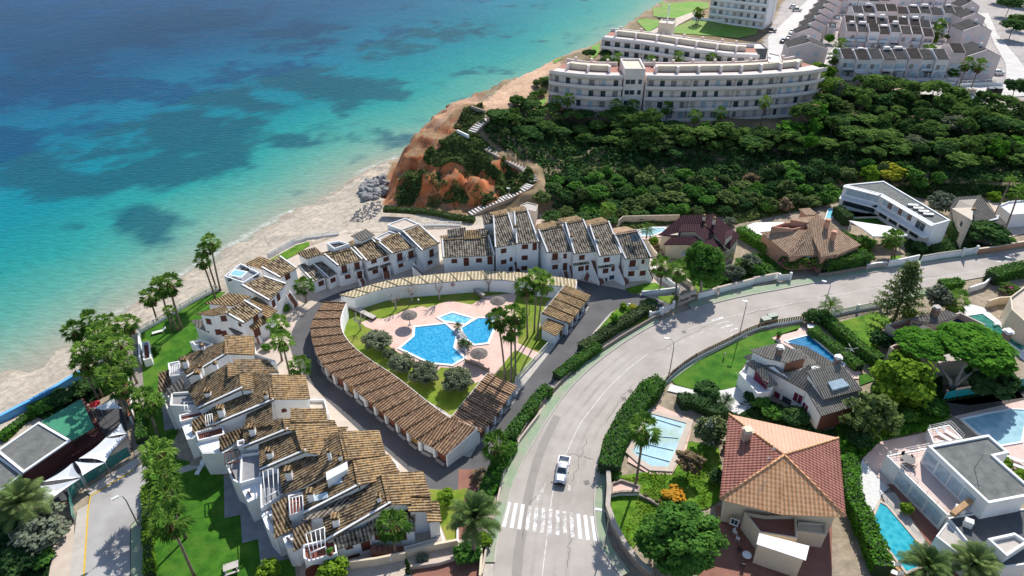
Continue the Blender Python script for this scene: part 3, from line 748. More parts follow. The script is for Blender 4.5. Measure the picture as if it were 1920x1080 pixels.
    def chimney(s,p,z,w=.62,h=1.2,mat=None,top=None):
        c=W(p,z); m=MB(); m.box(c-Vector((0,0,.8)),w,w,h+.8,(1,.15,0)); o=m.build('chimney',mat or WHITE,s.r)
        f=MB(); f.box(c+Vector((0,0,h)),w*1.3,w*1.3,.1,(1,.15,0)); 
        f.box(c+Vector((0,0,h+.1)),w*.7,w*.7,.25,(1,.15,0)); f.box(c+Vector((0,0,h+.35)),w*1.15,w*1.15,.08,(1,.15,0)); f.build('chimney_cap',top or T_TAN,o)
    def stairs(s,pb,pt,zt,w=1.3,zb=0.,n=None,mat=None,side=True):
        a=W(pb,zb);b=W(pt,zt);n=n or max(3,int((zt-zb)/.2)); d=Vector((b.x-a.x,b.y-a.y,0));L=d.length;u=d.normalized();m=MB()
        for i in range(n):
            c=a+u*(L*(i+.5)/n); c.z=zb-.1; m.box(c,L/n,w,.1+(zt-zb)*(i+1)/n,u)
        o=m.build('staircase',mat or TERRA,s.r)
        if side:
            f=MB(); wv=Vector((-u.y,u.x,0))
            for q in(-1,1):
                A_=a+wv*(q*(w/2+.1));B_=b+wv*(q*(w/2+.1))
                for e in(-.08,.08): pass
                pts=[A_-wv*.08,A_+wv*.08,B_+wv*.08,B_-wv*.08]
                zz=[zb+.75,zb+.75,zt+.75,zt+.75]
                f.prism(ccw([Vector((p.x,p.y,z)) for p,z in zip(pts,zz)]) if True else [],zb-.2)
            f.build('stair_wall',WHITE,o)
    def pergola(s,spec,z,nb=5,mat=None,posts=True,zb=None):
        Q=WW(spec,z); m=MB(); a,b,c,d=Q
        for t in range(nb):
            k=t/(nb-1); p=a.lerp(b,k);q=d.lerp(c,k); m.tube([p,q],.07,4)
        m.tube([a,b],.09,4);m.tube([d,c],.09,4)
        if posts:
            for p in Q: m.tube([p,Vector((p.x,p.y,z-2.3))],.08,5)
        m.build('pergola',mat or WMETAL,s.r)
    def done(s):
        if s.wm.f: s.wm.build('wall',s.wall,s.r,fixn=True)
        return s
# ---------------------------------------------------------------- north row of terraced houses
gN='white terraced houses along the driveway'
def nrow(label,spec,zs,wins=(),big=None,back=5.,bz=1.6,backmat=None,roof=None):
    h=House('terraced_house',label,'house',gN)
    Q=h.block(spec,zs,roof or T_DARK,verge=[1,3])
    tl,tr,br,bl=Q
    # rear slope beyond the ridge
    dn=((tl+tr)/2-(bl+br)/2); dn.z=0; dn.normalize()
    B=[tl+dn*back+Vector((0,0,-bz)),tr+dn*back+Vector((0,0,-bz)),tr+dn*.02-Vector((0,0,.012)),tl+dn*.02-Vector((0,0,.012))]
    if back: h.block(B,None,backmat or T_TAN)
    return h,bl,br
h,a,b=nrow('low two door white house under a wide dark tiled roof mid row',"L3 197,362 545,336 585,470 207,487",(6.6,6.6,5,5),back=3,bz=.8)
h.win(a,b,"L3 287,518 472,512",1.2,1.0); h.win(a,b,"L3 377,523 555,512",1.1,2.0,kind='door',sill=False)
h.stairs("L3 385,610","L3 378,560",1.6,1.4); h.stairs("L3 588,615","L3 560,555",1.6,1.4)
h.block("L3 243,295 362,280 360,322 245,330",(7.6,7.6,7.,7.),T_DARK); h.block("L3 368,300 475,292 480,345 370,350",(7.2,7.2,6.7,6.7),T_TAN); h.block("L3 475,290 530,285 548,312 485,318",(7.4,7.4,7,7),T_DARK); h.done()
h,a,b=nrow('tall white house with dark tiled roof left of the long outdoor staircase',"L3 582,190 692,168 757,385 597,412",(9.8,9.8,7,7))
h.win(a,b,"L3 657,441 657,523",1.2,1.05); h.win(a,b,"L3 712,505",.6,1.,sill=False); h.win(a,b,"L3 717,575 ",1.2,1.0); h.block("L3 505,185 570,175 580,225 515,238",(9.2,9.2,8.4,8.4),T_DARK); h.done()
h,a,b=nrow('tallest white house of the row, standing right of the long staircase behind palm crowns',"L3 738,158 835,142 918,372 757,383",(10.2,10.2,7.3,7.3))
h.win(a,b,"L3 817,410 815,493 812,572",1.3,1.1); h.win(a,b,"L3 890,407",.9,1.8,kind='door',sill=False)
h.stairs("L3 767,612","L3 737,458",4.2,1.25); h.stairs("L3 925,490","L3 893,440",4.6,1.1); h.chimney("L3 745,285",8.9,.5,.7); h.done()
h,a,b=nrow('white house with brown wooden balcony and twin dark tiled roof panels',"L3 922,292 1100,258 1170,440 985,450",(8.7,8.7,6.4,6.4))
h.win(a,b,"L3 1043,484",1.2,1.6,kind='door',sill=False); h.win(a,b,"L3 1043,562",1.2,1.1); h.win(a,b,"L3 1118,480",.7,1.2,sill=False); h.win(a,b,"L3 1117,560",.9,1.8,kind='door',sill=False)
h.balcony(a,b,"L3 1046,522",1.9,.8,.8,WOODL); h.stairs("L3 1130,650","L3 1115,595",1.4,1.1); h.stairs("L3 1182,648","L3 1152,500",4.,1.3); h.chimney("L3 1062,270",8.2,.55,.9); h.done()
h,a,b=nrow('white house with a slatted canopy between two windows, steep stairs on its right',"L3 1122,240 1255,216 1350,440 1187,460",(9.3,9.3,6.5,6.5))
h.win(a,b,"L3 1244,490",1.2,1.1); h.win(a,b,"L3 1237,574",1.2,1.1); h.win(a,b,"L3 1281,568",.7,1.2,sill=False); h.awning(a,b,"L3 1240,528",3.6,.5)
h.stairs("L3 1395,692","L3 1322,512",4.2,1.4); h.stairs("L3 1275,665","L3 1303,600",1.5,1.1); h.chimney("L3 1165,360",7.8,.5,.8); h.done()
h,a,b=nrow('white house with canopy and walled blue patio, second from the right end of the row',"L3 1305,260 1445,230 1535,458 1377,478",(9.3,9.3,6.6,6.6))
h.win(a,b,"L3 1430,508",1.3,1.1); h.win(a,b,"L3 1421,591",1.2,1.1); h.win(a,b,"L3 1477,575",.7,1.2,sill=False); h.awning(a,b,"L3 1425,548",3.5,.5); h.win(a,b,"L3 1470,640",1.2,1.,mat=GLASS,sill=False); h.win(a,b,"L3 1420,658",.9,.8,mat=GLASS,sill=False)
h.stairs("L3 1582,690","L3 1508,520",4.2,1.4); h.chimney("L3 1355,370",7.8,.5,.8); h.done()
h,a,b=nrow('right end house of the row with solar panels and a railed balcony',"L3 1490,325 1660,297 1757,487 1570,498",(8.6,8.6,5.8,5.8),backmat=T_SAND)
h.win(a,b,"L3 1624,535",1.3,1.6,kind='door',sill=False); h.win(a,b,"L3 1702,522",.6,1.,sill=False); h.win(a,b,"L3 1614,612 1700,608",1.3,1.2); h.balcony(a,b,"L3 1626,572",2.2,.8,.9,METAL)
h.stairs("L3 1772,662","L3 1727,552",3.2,1.2)
m=MB()
for k in range(2):
    c=W(A1("L3 %d,350"%(1628+k*28)),8.4); m.obox(c+Vector((0,0,.2)),(.5,0,0),(0,.75,.35),(0,-.02,.04))
m.build('solar_panel',GLASS,h.r); h.done()
# ---------------------------------------------------------------- north-west row
def nw(label,spec,zs,roof=T_MIX,back=0,bz=1.2,verge=True,backmat=None):
    h=House('terraced_house',label,'house',gN); Q=h.block(spec,zs,roof,verge=verge and [1,3])
    tl,tr,br,bl=Q
    if back:
        dn=((tl+tr)/2-(bl+br)/2); dn.z=0; dn.normalize()
        B=[tl+dn*back+Vector((0,0,-bz)),tr+dn*back+Vector((0,0,-bz)),tr+dn*.02-Vector((0,0,.012)),tl+dn*.02-Vector((0,0,.012))]
        h.block(B,None,backmat or T_TAN)
    return h,bl,br
h,a,b=nw('large white house at the row bend with steep brown roof and iron balcony',"L2 1665,300 1785,250 1928,382 1804,437",(6.9,6.9,5.4,5.4),T_SPK,4,1.2,backmat=CONC)
h.win(a,b,"L2 1876,458",1.1,1.8,kind='door',sill=False); h.win(a,b,"L2 1865,527",1.2,1.0); h.balcony(a,b,"L2 1882,490",2.,.7); h.win(a,b,"L2 1868,598",1.,.6,mat=GLASS,sill=False)
h.stairs("L2 1810,630","L2 1735,565",2.2,1.3)
h.flat("L2 1545,250 1680,200 1780,245 1650,290",7.0,PAVE,.25); h.done()
h,a,b=nw('white house with two brown balcony doors under tiled roof, left of the bend',"L2 1490,385 1635,315 1740,412 1580,460",(6.4,6.4,5.25,5.25),T_SPK,4,1.)
h.win(a,b,"L2 1638,487 1722,468",1.2,1.8,kind='door',sill=False); h.win(a,b,"L2 1645,548",1.1,1.0); h.balcony(a,b,"L2 1640,520 1727,500",1.9,.7); h.win(a,b,"L2 1655,615",1.,.6,mat=GLASS,sill=False)
h.flat("L2 1450,350 1560,300 1640,325 1500,380",6.2,CONC,.3); h.done()
h,a,b=nw('white house with two tiled canopies and four small brown windows',"L2 1298,417 1432,360 1555,465 1387,515",(6.,6.,4.8,4.8),T_SPK,4,1.)
h.win(a,b,"L2 1444,518 1535,503 1454,595",1.2,1.0); h.awning(a,b,"L2 1434,565 1528,540",2.4,.5); h.stairs("L2 1545,650","L2 1535,595",1.3,1.3); h.win(a,b,"L2 1527,580",1.,1.7,kind='door',sill=False)
h.block("L2 1290,335 1385,290 1435,325 1345,362",(7.6,7.6,7,7),T_SLATE); h.done()
h,a,b=nw('white house with twin doors on balconies and red entrance steps, beside the low pair',"L2 1081,475 1277,430 1351,503 1172,551",(6.2,6.2,5.2,5.2),T_SPK,3,1.)
h.win(a,b,"L2 1222,578 1318,555",1.1,1.8,kind='door',sill=False); h.balcony(a,b,"L2 1226,608 1325,580",2.,.7); h.win(a,b,"L2 1248,634",1.2,1.); h.win(a,b,"L2 1338,620",1.1,1.9,kind='door',sill=False); h.stairs("L2 1368,695","L2 1345,655",1.2,1.3)
h.flat("L2 1090,395 1190,380 1265,400 1150,440",6.6,DARKM,.5); h.done()
h,a,b=nw('right half of the low white pair with nearly black roof, one brown window',"L2 975,527 1045,490 1162,608 1100,640",(4.1,4.1,3,3),T_DARK)
h.win(a,b,"L2 1137,660",1.2,1.0); h.done()
h,a,b=nw('left half of the low white pair with speckled dark roof, next to the round palm',"L2 885,560 970,525 1072,635 988,670",(4.0,4.0,2.9,2.9),T_DARK)
h.win(a,b,"L2 1048,684",1.2,1.1); h.block("L2 880,460 1000,425 1045,465 940,498",(6.2,6.2,5.8,5.8),T_MIX); h.done()
h,a,b=nw('square white house with sunlit ochre tile roof above the round palm',"L2 612,572 745,490 858,570 735,640",(6.9,6.9,5.6,5.6),T_SPK)
h.win(a,b,"L2 796,634",1.2,1.3); h.block("L2 500,540 590,495 660,520 600,575",(6,6,5.6,5.6),T_TAN); h.stairs("L2 700,700","L2 720,720",.9,1.) if 0 else None; h.done()
h,a,b=nw('white corner house with roof terrace and hot tub beside the beach wall',"L2 465,705 632,640 775,690 655,812",(6.7,6.7,5.3,5.3),T_SPK)
h.win(a,b,"L2 692,838 728,790",.9,1.6); h.stairs("L2 862,860","L2 800,770",2.6,1.2); h.stairs("L2 845,735","L2 815,715",1.2,1.2)
Q=h.flat("L2 325,645 450,550 590,620 470,695",6.2,GREYF,.5)
m=MB(); c=W("L2 430,625",6.2); m.box(c,3.,2.2,.5,(1,-.3,0)); o=m.build('hot_tub',WHITE,h.r); m=MB(); m.box(c+Vector((0,0,.43)),2.5,1.7,.09,(1,-.3,0)); m.build('hot_tub_water',plain('tub_water',(.25,.5,.75),.1),o)
for q in ("L2 480,570","L2 500,582","L2 555,640","L2 375,660"): m=MB(); m.box(W(q,6.2),1.3,.6,.35,(1,.6,0)); m.build('lounge_seat',DARKM,h.r)
h.done()
h,a,b=nw('white gabled house facing the lawn, left of the twin palms by the ring road',"L2 345,912 480,822 597,890 462,980",(6.7,6.7,5.4,5.4),T_SPK)
h.win(a,b,"L2 557,945",1.2,1.6); h.win(a,b,"L2 440,995",.6,.8,sill=False)
h.block("L2 345,912 462,980 250,1010 150,920",(7.2,5.3,5.3,5.6),T_TAN) if 0 else None
h.block("L2 525,812 560,800 705,895 650,945",(5.1,5.1,4.2,4.2),T_TAN); h.block("L2 510,1000 625,940 645,965 535,1028",(3.9,3.9,3.4,3.4),T_TAN)
q=h.block("L2 145,915 325,862 345,905 240,925",(6.6,6.9,6.9,6.6),T_TAN); h.block("L2 205,835 365,770 500,790 380,850",(6.3,6.3,6.0,6.0),T_TAN)

h.win(W("L2 160,930",5),W("L2 440,1010",5),"L2 205,970 318,948 278,1050 320,1060",1.0,1.2)
h.win(a,b,"L2 567,1050",1.3,2.,kind='door',sill=False)
h.block("L2 95,975 190,960 240,1005 205,1045 130,1010",(3.2,3.2,2.8),T_SLATE); h.block("L2 360,1015 395,995 470,1050 420,1075",(3.4,3.4,2.8,2.8),T_SLATE)
h.stairs("S1 540,300","S1 500,250",1.0,1.2); h.stairs("S1 985,240","S1 960,215",1.2,1.2)
h.flat("S1 478,250 545,235 640,265 545,320",1.3,GREYF,.35)
h.done()
# ---------------------------------------------------------------- south-west stepped cluster
gS='stepped white houses with long tiled roofs beside the garden'
def sw(label): return House('stepped_house',label,'house',gS)
def arched(h,e0,e1,spec,w=1.7,hh=2.0,mat=None): h.win(e0,e1,spec,w,hh,mat=mat or WOOD,kind='arched_opening',sill=False,arch=True)
h=sw('topmost stepped house, its sunny roof square meeting a long dark slope with slatted pergola')
h.block("S1 742,205 935,212 940,338 740,332",(7.1,5.7,5.7,7.1),T_TAN); Q=h.block("S1 738,248 740,335 455,505 392,372",(7,7,4.7,4.7),T_MIX,verge=[1])
h.chimney("S1 440,425",5.2,.75,1.3); h.chimney("S1 570,305",5.9,.5,.9); h.chimney("S1 662,435",6.4,.5,.8)
Q=h.flat("S1 305,420 390,402 450,480 318,520",4.2,GREYF,.5); h.pergola("S1 318,425 388,405 388,490 318,505",5.2,6,posts=False); arched(h,Q[0],Q[-1],"S1 345,545",1.3,1.7) if 0 else None
h.block("S1 245,490 300,470 318,580 240,620",(4.,4.,3.,3.),T_MIX); h.flat("S1 800,380 960,345 1110,395 1030,440 940,400",4.4,PAVE,.3); h.done()
h=sw('second stepped house from the top, two white chimneys on its long mottled roof')
h.block("S1 805,386 1035,388 1112,470 812,490",(7,5.7,5.3,7),T_MIX); h.block("S1 758,418 848,598 538,742 455,590",(6.9,6.9,4.5,4.5),T_MIX,verge=[1])
h.chimney("S1 538,525",5.0,.8,1.4); h.chimney("S1 612,660",4.9,.8,1.3); h.chimney("S1 555,465",5.6,.5,.9)
h.block("S1 760,418 805,416 815,488 765,505",(7.2,7.0,7.,7.2),T_TAN)
Q=h.flat("S1 330,640 470,630 525,700 520,740 320,735",3.2,GREYF,.45); h.pergola("S1 420,695 495,690 500,765 425,765",3.6,4,WMETAL,False)
h.block("S1 305,600 405,545 408,590 312,635",(4.2,4.2,3.6,3.6),T_SLATE)
h.flat("S1 240,630 300,600 330,740 300,760",2.6,GREYF,.4); h.done()
h=sw('third stepped house, square ochre roof at the road side and a red railed terrace')
h.block("S1 1066,502 1322,505 1352,668 1083,672",(6.7,5.3,5.3,6.7),T_TAN); h.block("S1 928,490 1065,502 1083,685 655,865 652,705 855,614",(6.6,6.6,6.6,4,4),T_MIX,verge=[2])
h.block("S1 850,490 925,490 930,600 855,598",(6.9,6.8,6.8,6.9),T_TAN); h.chimney("S1 708,790",4.7,.85,1.4); h.chimney("S1 1042,668",6.5,.5,.9)
Q=h.flat("S1 388,805 565,762 570,810 395,855",3.1,REDT,.4); h.flat("S1 395,850 570,805 620,830 500,965 440,975",2.9,WHITE,0)
h.win(Vector(W("S1 395,870",2)),Vector(W("S1 500,850",2)),"S1 468,925",1.6,2.1,kind='arched_opening',sill=False,arch=True)
h.block("S1 495,850 650,760 655,830 500,915",(4,4,3.3,3.3),T_MIX); h.pergola("S1 580,795 630,785 635,860 585,875",4.6,4,WMETAL,False); 
e=(W("S1 1085,760",4),W("S1 1290,760",4)); h.win(*e,"S1 1170,757",.8,.8,kind='arched_window',sill=False,arch=True); h.win(*e,"S1 1120,838",1.,1.,mat=CONC,kind='arched_window',sill=False,arch=True)
h.flat("S1 1290,690 1480,690 1510,800 1310,750",2.6,PAVE,.5); h.done()
h=sw('fourth stepped house, narrow twin roof pieces and a dark red terrace over an arched door')
h.block("S1 1232,756 1470,758 1485,842 1238,838",(6.5,5.3,5.3,6.5),T_TAN); h.block("S1 1180,830 1540,846 1560,895 1192,905",(6.6,5.,5.,6.5),T_TAN)
h.block("S1 1178,832 1192,905 885,1030 875,890",(6.4,6.4,4.2,4.2),T_MIX,verge=[1]); h.block("S1 1065,716 1076,862 880,892 905,795",(6.,6.,4.6,4.6),T_MIX)
h.chimney("S1 942,935",4.8,.8,1.4)
Q=h.flat("S1 510,935 715,880 728,950 530,1000",3.1,REDT,.45); h.flat("S1 512,1000 728,955 830,1000 720,1075 560,1080",2.9,WHITE,0)
h.win(Vector(W("S1 515,1020",2)),Vector(W("S1 640,1000",2)),"S1 592,1060",2.0,2.2,kind='arched_opening',sill=False,arch=True)
h.block("S1 700,970 875,900 880,935 705,1040",(4,4,3.3,3.3),T_MIX); h.flat("S1 820,1000 880,985 885,1025 825,1040",3.9,REDT,.4); h.done()
h=sw('fifth stepped house, long tan roof cap above a grey terrace with white chairs')
h.block("S2 560,203 850,203 832,232 735,268 690,352 600,332",(6.6,5.2,5.3,5.8,6.1,6.5),T_TAN); h.block("S2 585,225 608,337 352,447 345,292",(6.3,6.3,4.2,4.2),T_MIX,verge=[1])
h.chimney("S2 408,375",4.7,.8,1.4); Q=h.flat("S2 232,368 350,350 355,450 345,505 225,540",3.0,GREYF,.45)
h.flat("S2 140,420 232,370 225,540 180,515",2.6,GREYF,.3); arched(h,W("S2 150,430",2),W("S2 215,540",2),"S2 183,475 ",1.3,2.)
h.pergola("S2 130,345 215,325 235,395 135,415",3.3,5,WOOD,False); h.done()
h=sw('sixth stepped house, wide roof with a white box dormer and pergola of white beams')
h.block("S2 822,230 1045,224 1078,355 860,386",(6.5,5.1,5.1,6.5),T_TAN); h.block("S2 737,270 824,236 858,392 850,410 600,545 487,580 465,425",(6.2,6.4,6.4,6.4,4.5,4.,4.1),T_MIX)
h.block("S2 735,465 860,400 862,445 740,510",(6.9,6.9,6.6,6.6),WHITE,.02,.05); h.chimney("S2 518,490",4.7,.85,1.4); h.chimney("S2 760,385",6.,.45,1.6); h.chimney("S2 822,385",6.4,.45,.8)
Q=h.flat("S2 345,505 470,435 490,600 350,690",2.9,GREYF,.45); h.pergola("S2 358,455 448,435 450,570 372,615",4.6,4,WMETAL,True)
arched(h,W("S2 250,560",2),W("S2 345,690",2),"S2 285,605",1.3,2.,WOOD); h.flat("S2 222,545 345,510 350,600 270,640",2.6,WHITE,0); h.done()
h=sw('seventh stepped house with two roof windows in its dark slope')
h.block("S2 902,370 1100,367 1168,472 935,537",(6.1,4.8,4.8,6.1),T_TAN); h.block("S2 902,378 930,542 612,705 592,542",(6,6,3.9,3.9),T_MIX,verge=[1])
m=MB()
for q in("S2 792,520","S2 706,610"):
    c=W(q,5.3 if '792' in q else 4.75); m.obox(c,(.9,.1,.3),(-.15,.45,.02),(-.08,0,.12))
o=m.build('roof_window',LGLASS,h.r); h.chimney("S2 650,620",4.6,.8,1.4)
h.block("S2 425,665 500,625 520,800 440,840",(3.6,3.6,2.8,2.8),T_MIX); Q=h.flat("S2 512,612 600,590 605,705 518,738",3.6,REDT,.45); h.pergola("S2 515,620 595,600 600,690 520,720",4.2,5,WMETAL,False)
h.flat("S2 345,705 430,680 440,850 380,790",2.6,WHITE,0); arched(h,W("S2 350,720",2),W("S2 440,840",2),"S2 403,742",1.4,1.9,GREYF); h.stairs("S2 575,570","S2 570,560",.6,.8) if 0 else None
h.flat("S2 1110,380 1165,420 1165,470 1120,430",3.6,TERRA,.4); h.done()
h=sw('last stepped house nearest the date palm, porch of dark tiles along its white side wall')
h.block("S2 1076,482 1305,468 1342,600 1225,600 1230,645 1115,648",(5.9,4.7,4.7,5.2,5.2,5.9),T_TAN); h.block("S2 1212,590 1345,590 1352,688 1238,690",(5.1,4.4,4.4,5.1),T_TAN,zb=0); h.block("S2 1340,645 1395,648 1410,748 1350,752",(4.4,4.0,4.0,4.4),T_TAN)
h.block("S2 1076,484 1112,652 745,866 725,722",(5.8,5.8,3.6,3.6),T_MIX,verge=[1]); h.block("S2 615,742 880,602 888,652 725,722",(3.9,4.6,4.6,3.9),T_DARK)
h.chimney("S2 798,770",4.2,.85,1.4); h.chimney("S2 1052,632",5.7,.5,.9)
h.block("S2 790,868 1000,800 995,852 800,908",(3.6,3.6,3.,3.),T_DARK); h.block("S2 990,762 1200,730 1255,728 1255,800 1000,822",(3.9,3.9,3.9,3.1,3.1),T_DARK)
a,b=W("M5 400,720",2),W("M5 1060,600",2)
h.win(a,b,"M5 672,650 ",1.2,2.,kind='door',sill=False); h.win(a,b,"M5 505,670",.9,.7); h.win(a,b,"M5 555,765",1.5,.8,sill=False); h.win(a,b,"M5 1040,560",1.,1.5); h.win(a,b,"M5 800,570",1.,1.)
h.win(W("S2 1115,660",5),W("S2 1225,660",5),"S2 1215,705",.9,1.2)
h.block("S2 552,815 635,765 640,870 555,915",(3.4,3.4,2.7,2.7),T_MIX); Q=h.flat("S2 600,905 790,862 805,955 640,1005 605,985",2.9,REDT,.45); h.pergola("S2 615,830 725,790 730,905 640,945",4.6,5,WMETAL,True)
h.flat("S2 470,840 555,820 600,900 560,920 500,905",2.5,WHITE,0); arched(h,W("S2 470,850",2),W("S2 560,930",2),"S2 522,878",1.5,1.8,GREYF); arched(h,W("S2 600,1010",2),W("S2 760,980",2),"S2 665,1045",2.3,2.2)
h.stairs("S2 1195,930","S2 1000,920",1.4,1.2,side=False)
h.flat("S2 1200,905 1395,852 1405,755 1440,870 1210,945",.9,PAVE,0,wallmat=PAVE)
h.done()
flat('terrace_paving',"S2 125,390 240,350 350,600 600,900 640,1080 700,1160 560,1160 550,965 345,1022 330,860 235,885 225,715 130,735",.06+LZ,GREYF)
flat('terrace_paving',"S1 245,650 300,600 420,860 520,1000 600,1080 520,1080 500,1000 395,1037 390,880 275,912",.055+LZ,GREYF)
flat('garden_path',"L6 1040,445 1271,370 1271,410 1050,478",.06,CONC)
# ---------------------------------------------------------------- garages
def garage_row(label,outer,inner,z_out,z_in,n,mat,doors=True,name='garage_row',z0=0,dw=.78,ridge=True,backh=None):
    O=resample(smooth_line(WW(outer,z_out),5),n+1); I=resample(smooth_line(WW(inner,z_in),5),n+1)
    r=root(name,Vector((O[0].x,O[0].y,0)),label,'garage'); wm=MB()
    for i in range(n):
        q=[O[i],O[i+1],I[i+1],I[i]]
        gap=.02
        up=Vector((0,0,.14)); mb=MB()
        c=(q[0]+q[1]+q[2]+q[3])/4
        qq=[p+(c-p)*.006 for p in q]; ed=[(qq[0]-qq[3]).normalized()*.35,(qq[1]-qq[2]).normalized()*.35]
        qq[0]=qq[0]+ed[0];qq[1]=qq[1]+ed[1]
        mb.prism(ccw([p+up for p in qq]),lambda p:0,0) if 0 else None
        t=[p+up for p in qq]; bt=[p+Vector((0,0,.01)) for p in qq]
        mb.mesh(t+bt,[(0,1,2,3),(7,6,5,4),(0,4,5,1),(1,5,6,2),(2,6,7,3),(3,7,4,0)])
        ro=mb.build('roof_bay',mat,r)
        if ridge:
            rm=MB(); rm.tube([t[0]+Vector((0,0,.05)),t[3]+Vector((0,0,.05))],.13,6); rm.build('ridge_tile',mat,ro)
        # pier and rear wall
        u=(O[i+1]-O[i]); u.z=0; L=u.length; u.normalize(); inn=(I[i]-O[i]); inn.z=0; inn.normalize()
        P=O[i]+inn*.25; P.z=z0-.1
        pm=MB(); pm.box(P,.55,.5,z_out+.05-z0,u); pm.build('pier',WHITE,r)
        if doors:
            a=O[i]+u*.3+inn*.55; b=O[i+1]-u*.3+inn*.55; c=(a+b)/2; c.z=z0
            dm=MB(); dm.box(c,(b-a).length,.08,z_out-.25,u); dm.box(c+Vector((0,0,z_out-.25)),(b-a).length,.2,.3,u,m=1)
            dm.build('garage_door',[[RUST,RUST,RUST,OCHRE,WHITE,RUST][(i*7)%6] if doors is True else doors,WHITE],r)
            st=MB(); st.box(c-inn*.62+Vector((0,0,0)),L*.62,.5,.06,u); st.build('doorstep',CONC,r)
    # rear wall following the inner edge
    L_,R_=offs(I,.14)
    for i in range(n):
        wm.prism(ccw([Vector((p.x,p.y,z_in+(.0 if backh is None else backh))) for p in (L_[i],L_[i+1],R_[i+1],R_[i])]),z0-.2)
    for k in (0,n):
        a,b=O[k],I[k]; s_=(I[1]-I[0] if k==0 else I[n]-I[n-1]); s_.z=0; s_.normalize(); s_*=(.1 if k==0 else -.1)
        p=[a+s_,b+s_,b-s_,a-s_]; wm.prism(ccw([Vector((v.x,v.y,(z_out if j in(0,3) else z_in)-.0)) for j,v in enumerate(p)]) if 0 else [Vector((v.x,v.y,(z_out if j in(0,3) else z_in))) for j,v in enumerate(p)],z0-.2)
    wm.build('wall',WHITE,r); return r,O,I
def resample(pts,n):
    d=[0]
    for a,b in zip(pts,pts[1:]): d.append(d[-1]+(b-a).length)
    out=[]
    for k in range(n):
        t=d[-1]*k/(n-1); i=max(0,min(len(d)-2,int(np.searchsorted(d,t)-1))); f=(t-d[i])/max(1e-9,d[i+1]-d[i]); out.append(pts[i].lerp(pts[i+1],min(1,max(0,f))))
    return out
garage_row('long curved row of garages under red brown tiles along the ring road',"L4 228,190 170,285 150,365 168,455 215,560 270,622 350,672 430,735 485,780 560,842 640,902 715,962 815,1042 900,1079 983,1137","L4 360,195 333,258 325,320 345,388 400,460 500,540 640,630 735,702 820,770 910,842 1010,912 1090,940 1172,970",2.5,3.5,18,T_GAR)
garage_row('short garage block with dark shadowed roof closing the pool yard beside the hedge',"L4 1185,995 1260,915 1340,800 1415,708","L4 1012,905 1080,822 1160,725 1240,628",2.5,3.5,5,T_GAR,doors=True)
garage_row('tan roofed garage block at the far end of the pool yard near the gate',"L3 1140,990 1195,910 1250,840 1300,772","L3 940,912 1000,845 1060,770 1120,697",2.5,3.4,4,T_TAN)
h=House('storage_hut','small white hut with its own tiled roof leaning on the far garage block','hut'); Q=h.block("L3 1000,955 1102,1005 1045,1075 945,1020",(2.6,2.2,2.2,2.6),T_TAN); h.win(Q[1],Q[2],"L3 1085,1060",1.,1.6,kind='door',sill=False); h.done()
rr,O,I=garage_row('curved open carport with pale ribbed roof and tall white rear wall around the pool yard',"L2 1200,778 1320,735 1440,700 1560,672 1670,655 1780,640 1900,628 2200,604 2450,606 2600,620 2760,640 2965,668","L2 1300,798 1380,772 1460,742 1560,718 1670,702 1780,694 1920,684 2200,662 2420,662 2580,684 2740,698 2955,722",2.9,2.9,15,T_PALE,doors=False,name='carport',backh=-.02)
# round wall emblem: a red ring sign on the rear wall
def emblem(p,z=None):
    a,b=I[7],I[8]; u=(b-a);u.z=0;u.normalize();n=Vector((u.y,-u.x,0)); n=n if n.dot(CAM-a)>0 else -n
    d=ray(A1(p)); k=(a+n*.2-CAM).dot(n)/d.dot(n); c=CAM+d*k
    r=root('wall_sign',c,'round red and white sign on the white carport wall above the lawn','sign')
    m=MB();m2=MB();up=Vector((0,0,1)); K=24
    ring=lambda R_,o:[c+n*o+(u*math.cos(t*2*math.pi/K)+up*math.sin(t*2*math.pi/K))*R_ for t in range(K)]
    A_=ring(.42,.06);B_=ring(.30,.06);C_=ring(.42,0)
    for i in range(K): j=(i+1)%K; m.face([A_[i],A_[j],B_[j],B_[i]]); m.face([C_[i],C_[j],A_[j],A_[i]])
    m.build('ring',plain('sign_red',(.30,.06,.08),.5),r,fixn=False)
    m2.face(ring(.30,.05)); m2.build('disc',plain('sign_pink',(.62,.45,.50),.5),r)
    m3=MB(); m3.obox(c+n*.07,u*.05,n*.01,up*.22); m3.obox(c+n*.07-up*.2,u*.13,n*.01,up*.04); m3.obox(c+n*.07+up*.1,u*.1,n*.01,up*.03); m3.build('symbol',MATS['sign_red'],r)
emblem("L3 275,694")
# ---------------------------------------------------------------- vegetation prototypes
def leaf_mat(name,a,b,trans=.35,c=None):
    if name in MATS: return MATS[name]
    m=bpy.data.materials.new(name); m.use_nodes=True; nt=m.node_tree; nt.nodes.clear()
    out=nn(nt,'ShaderNodeOutputMaterial'); at=nn(nt,'ShaderNodeAttribute'); at.attribute_name='lv'
    oi=nn(nt,'ShaderNodeObjectInfo')
    f=math_(nt,'ADD',at.outputs['Fac'],math_(nt,'MULTIPLY',math_(nt,'SUBTRACT',oi.outputs['Random'],.5),.6))
    col=mixc(nt,ramp(nt,f,0,1),a,b)
    if c is not None: col=mixc(nt,ramp(nt,at.outputs['Fac'],.82,.95),col,c)
    d=nn(nt,'ShaderNodeBsdfDiffuse'); t=nn(nt,'ShaderNodeBsdfTranslucent'); x=nn(nt,'ShaderNodeMixShader'); x.inputs[0].default_value=trans
    lk(nt,col,d.inputs[0]); lk(nt,mixc(nt,.4,col,(.12,.22,.02)) if trans>.2 else col,t.inputs[0]); lk(nt,d.outputs[0],x.inputs[1]); lk(nt,t.outputs[0],x.inputs[2]); lk(nt,x.outputs[0],out.inputs[0])
    MATS[name]=m; return m
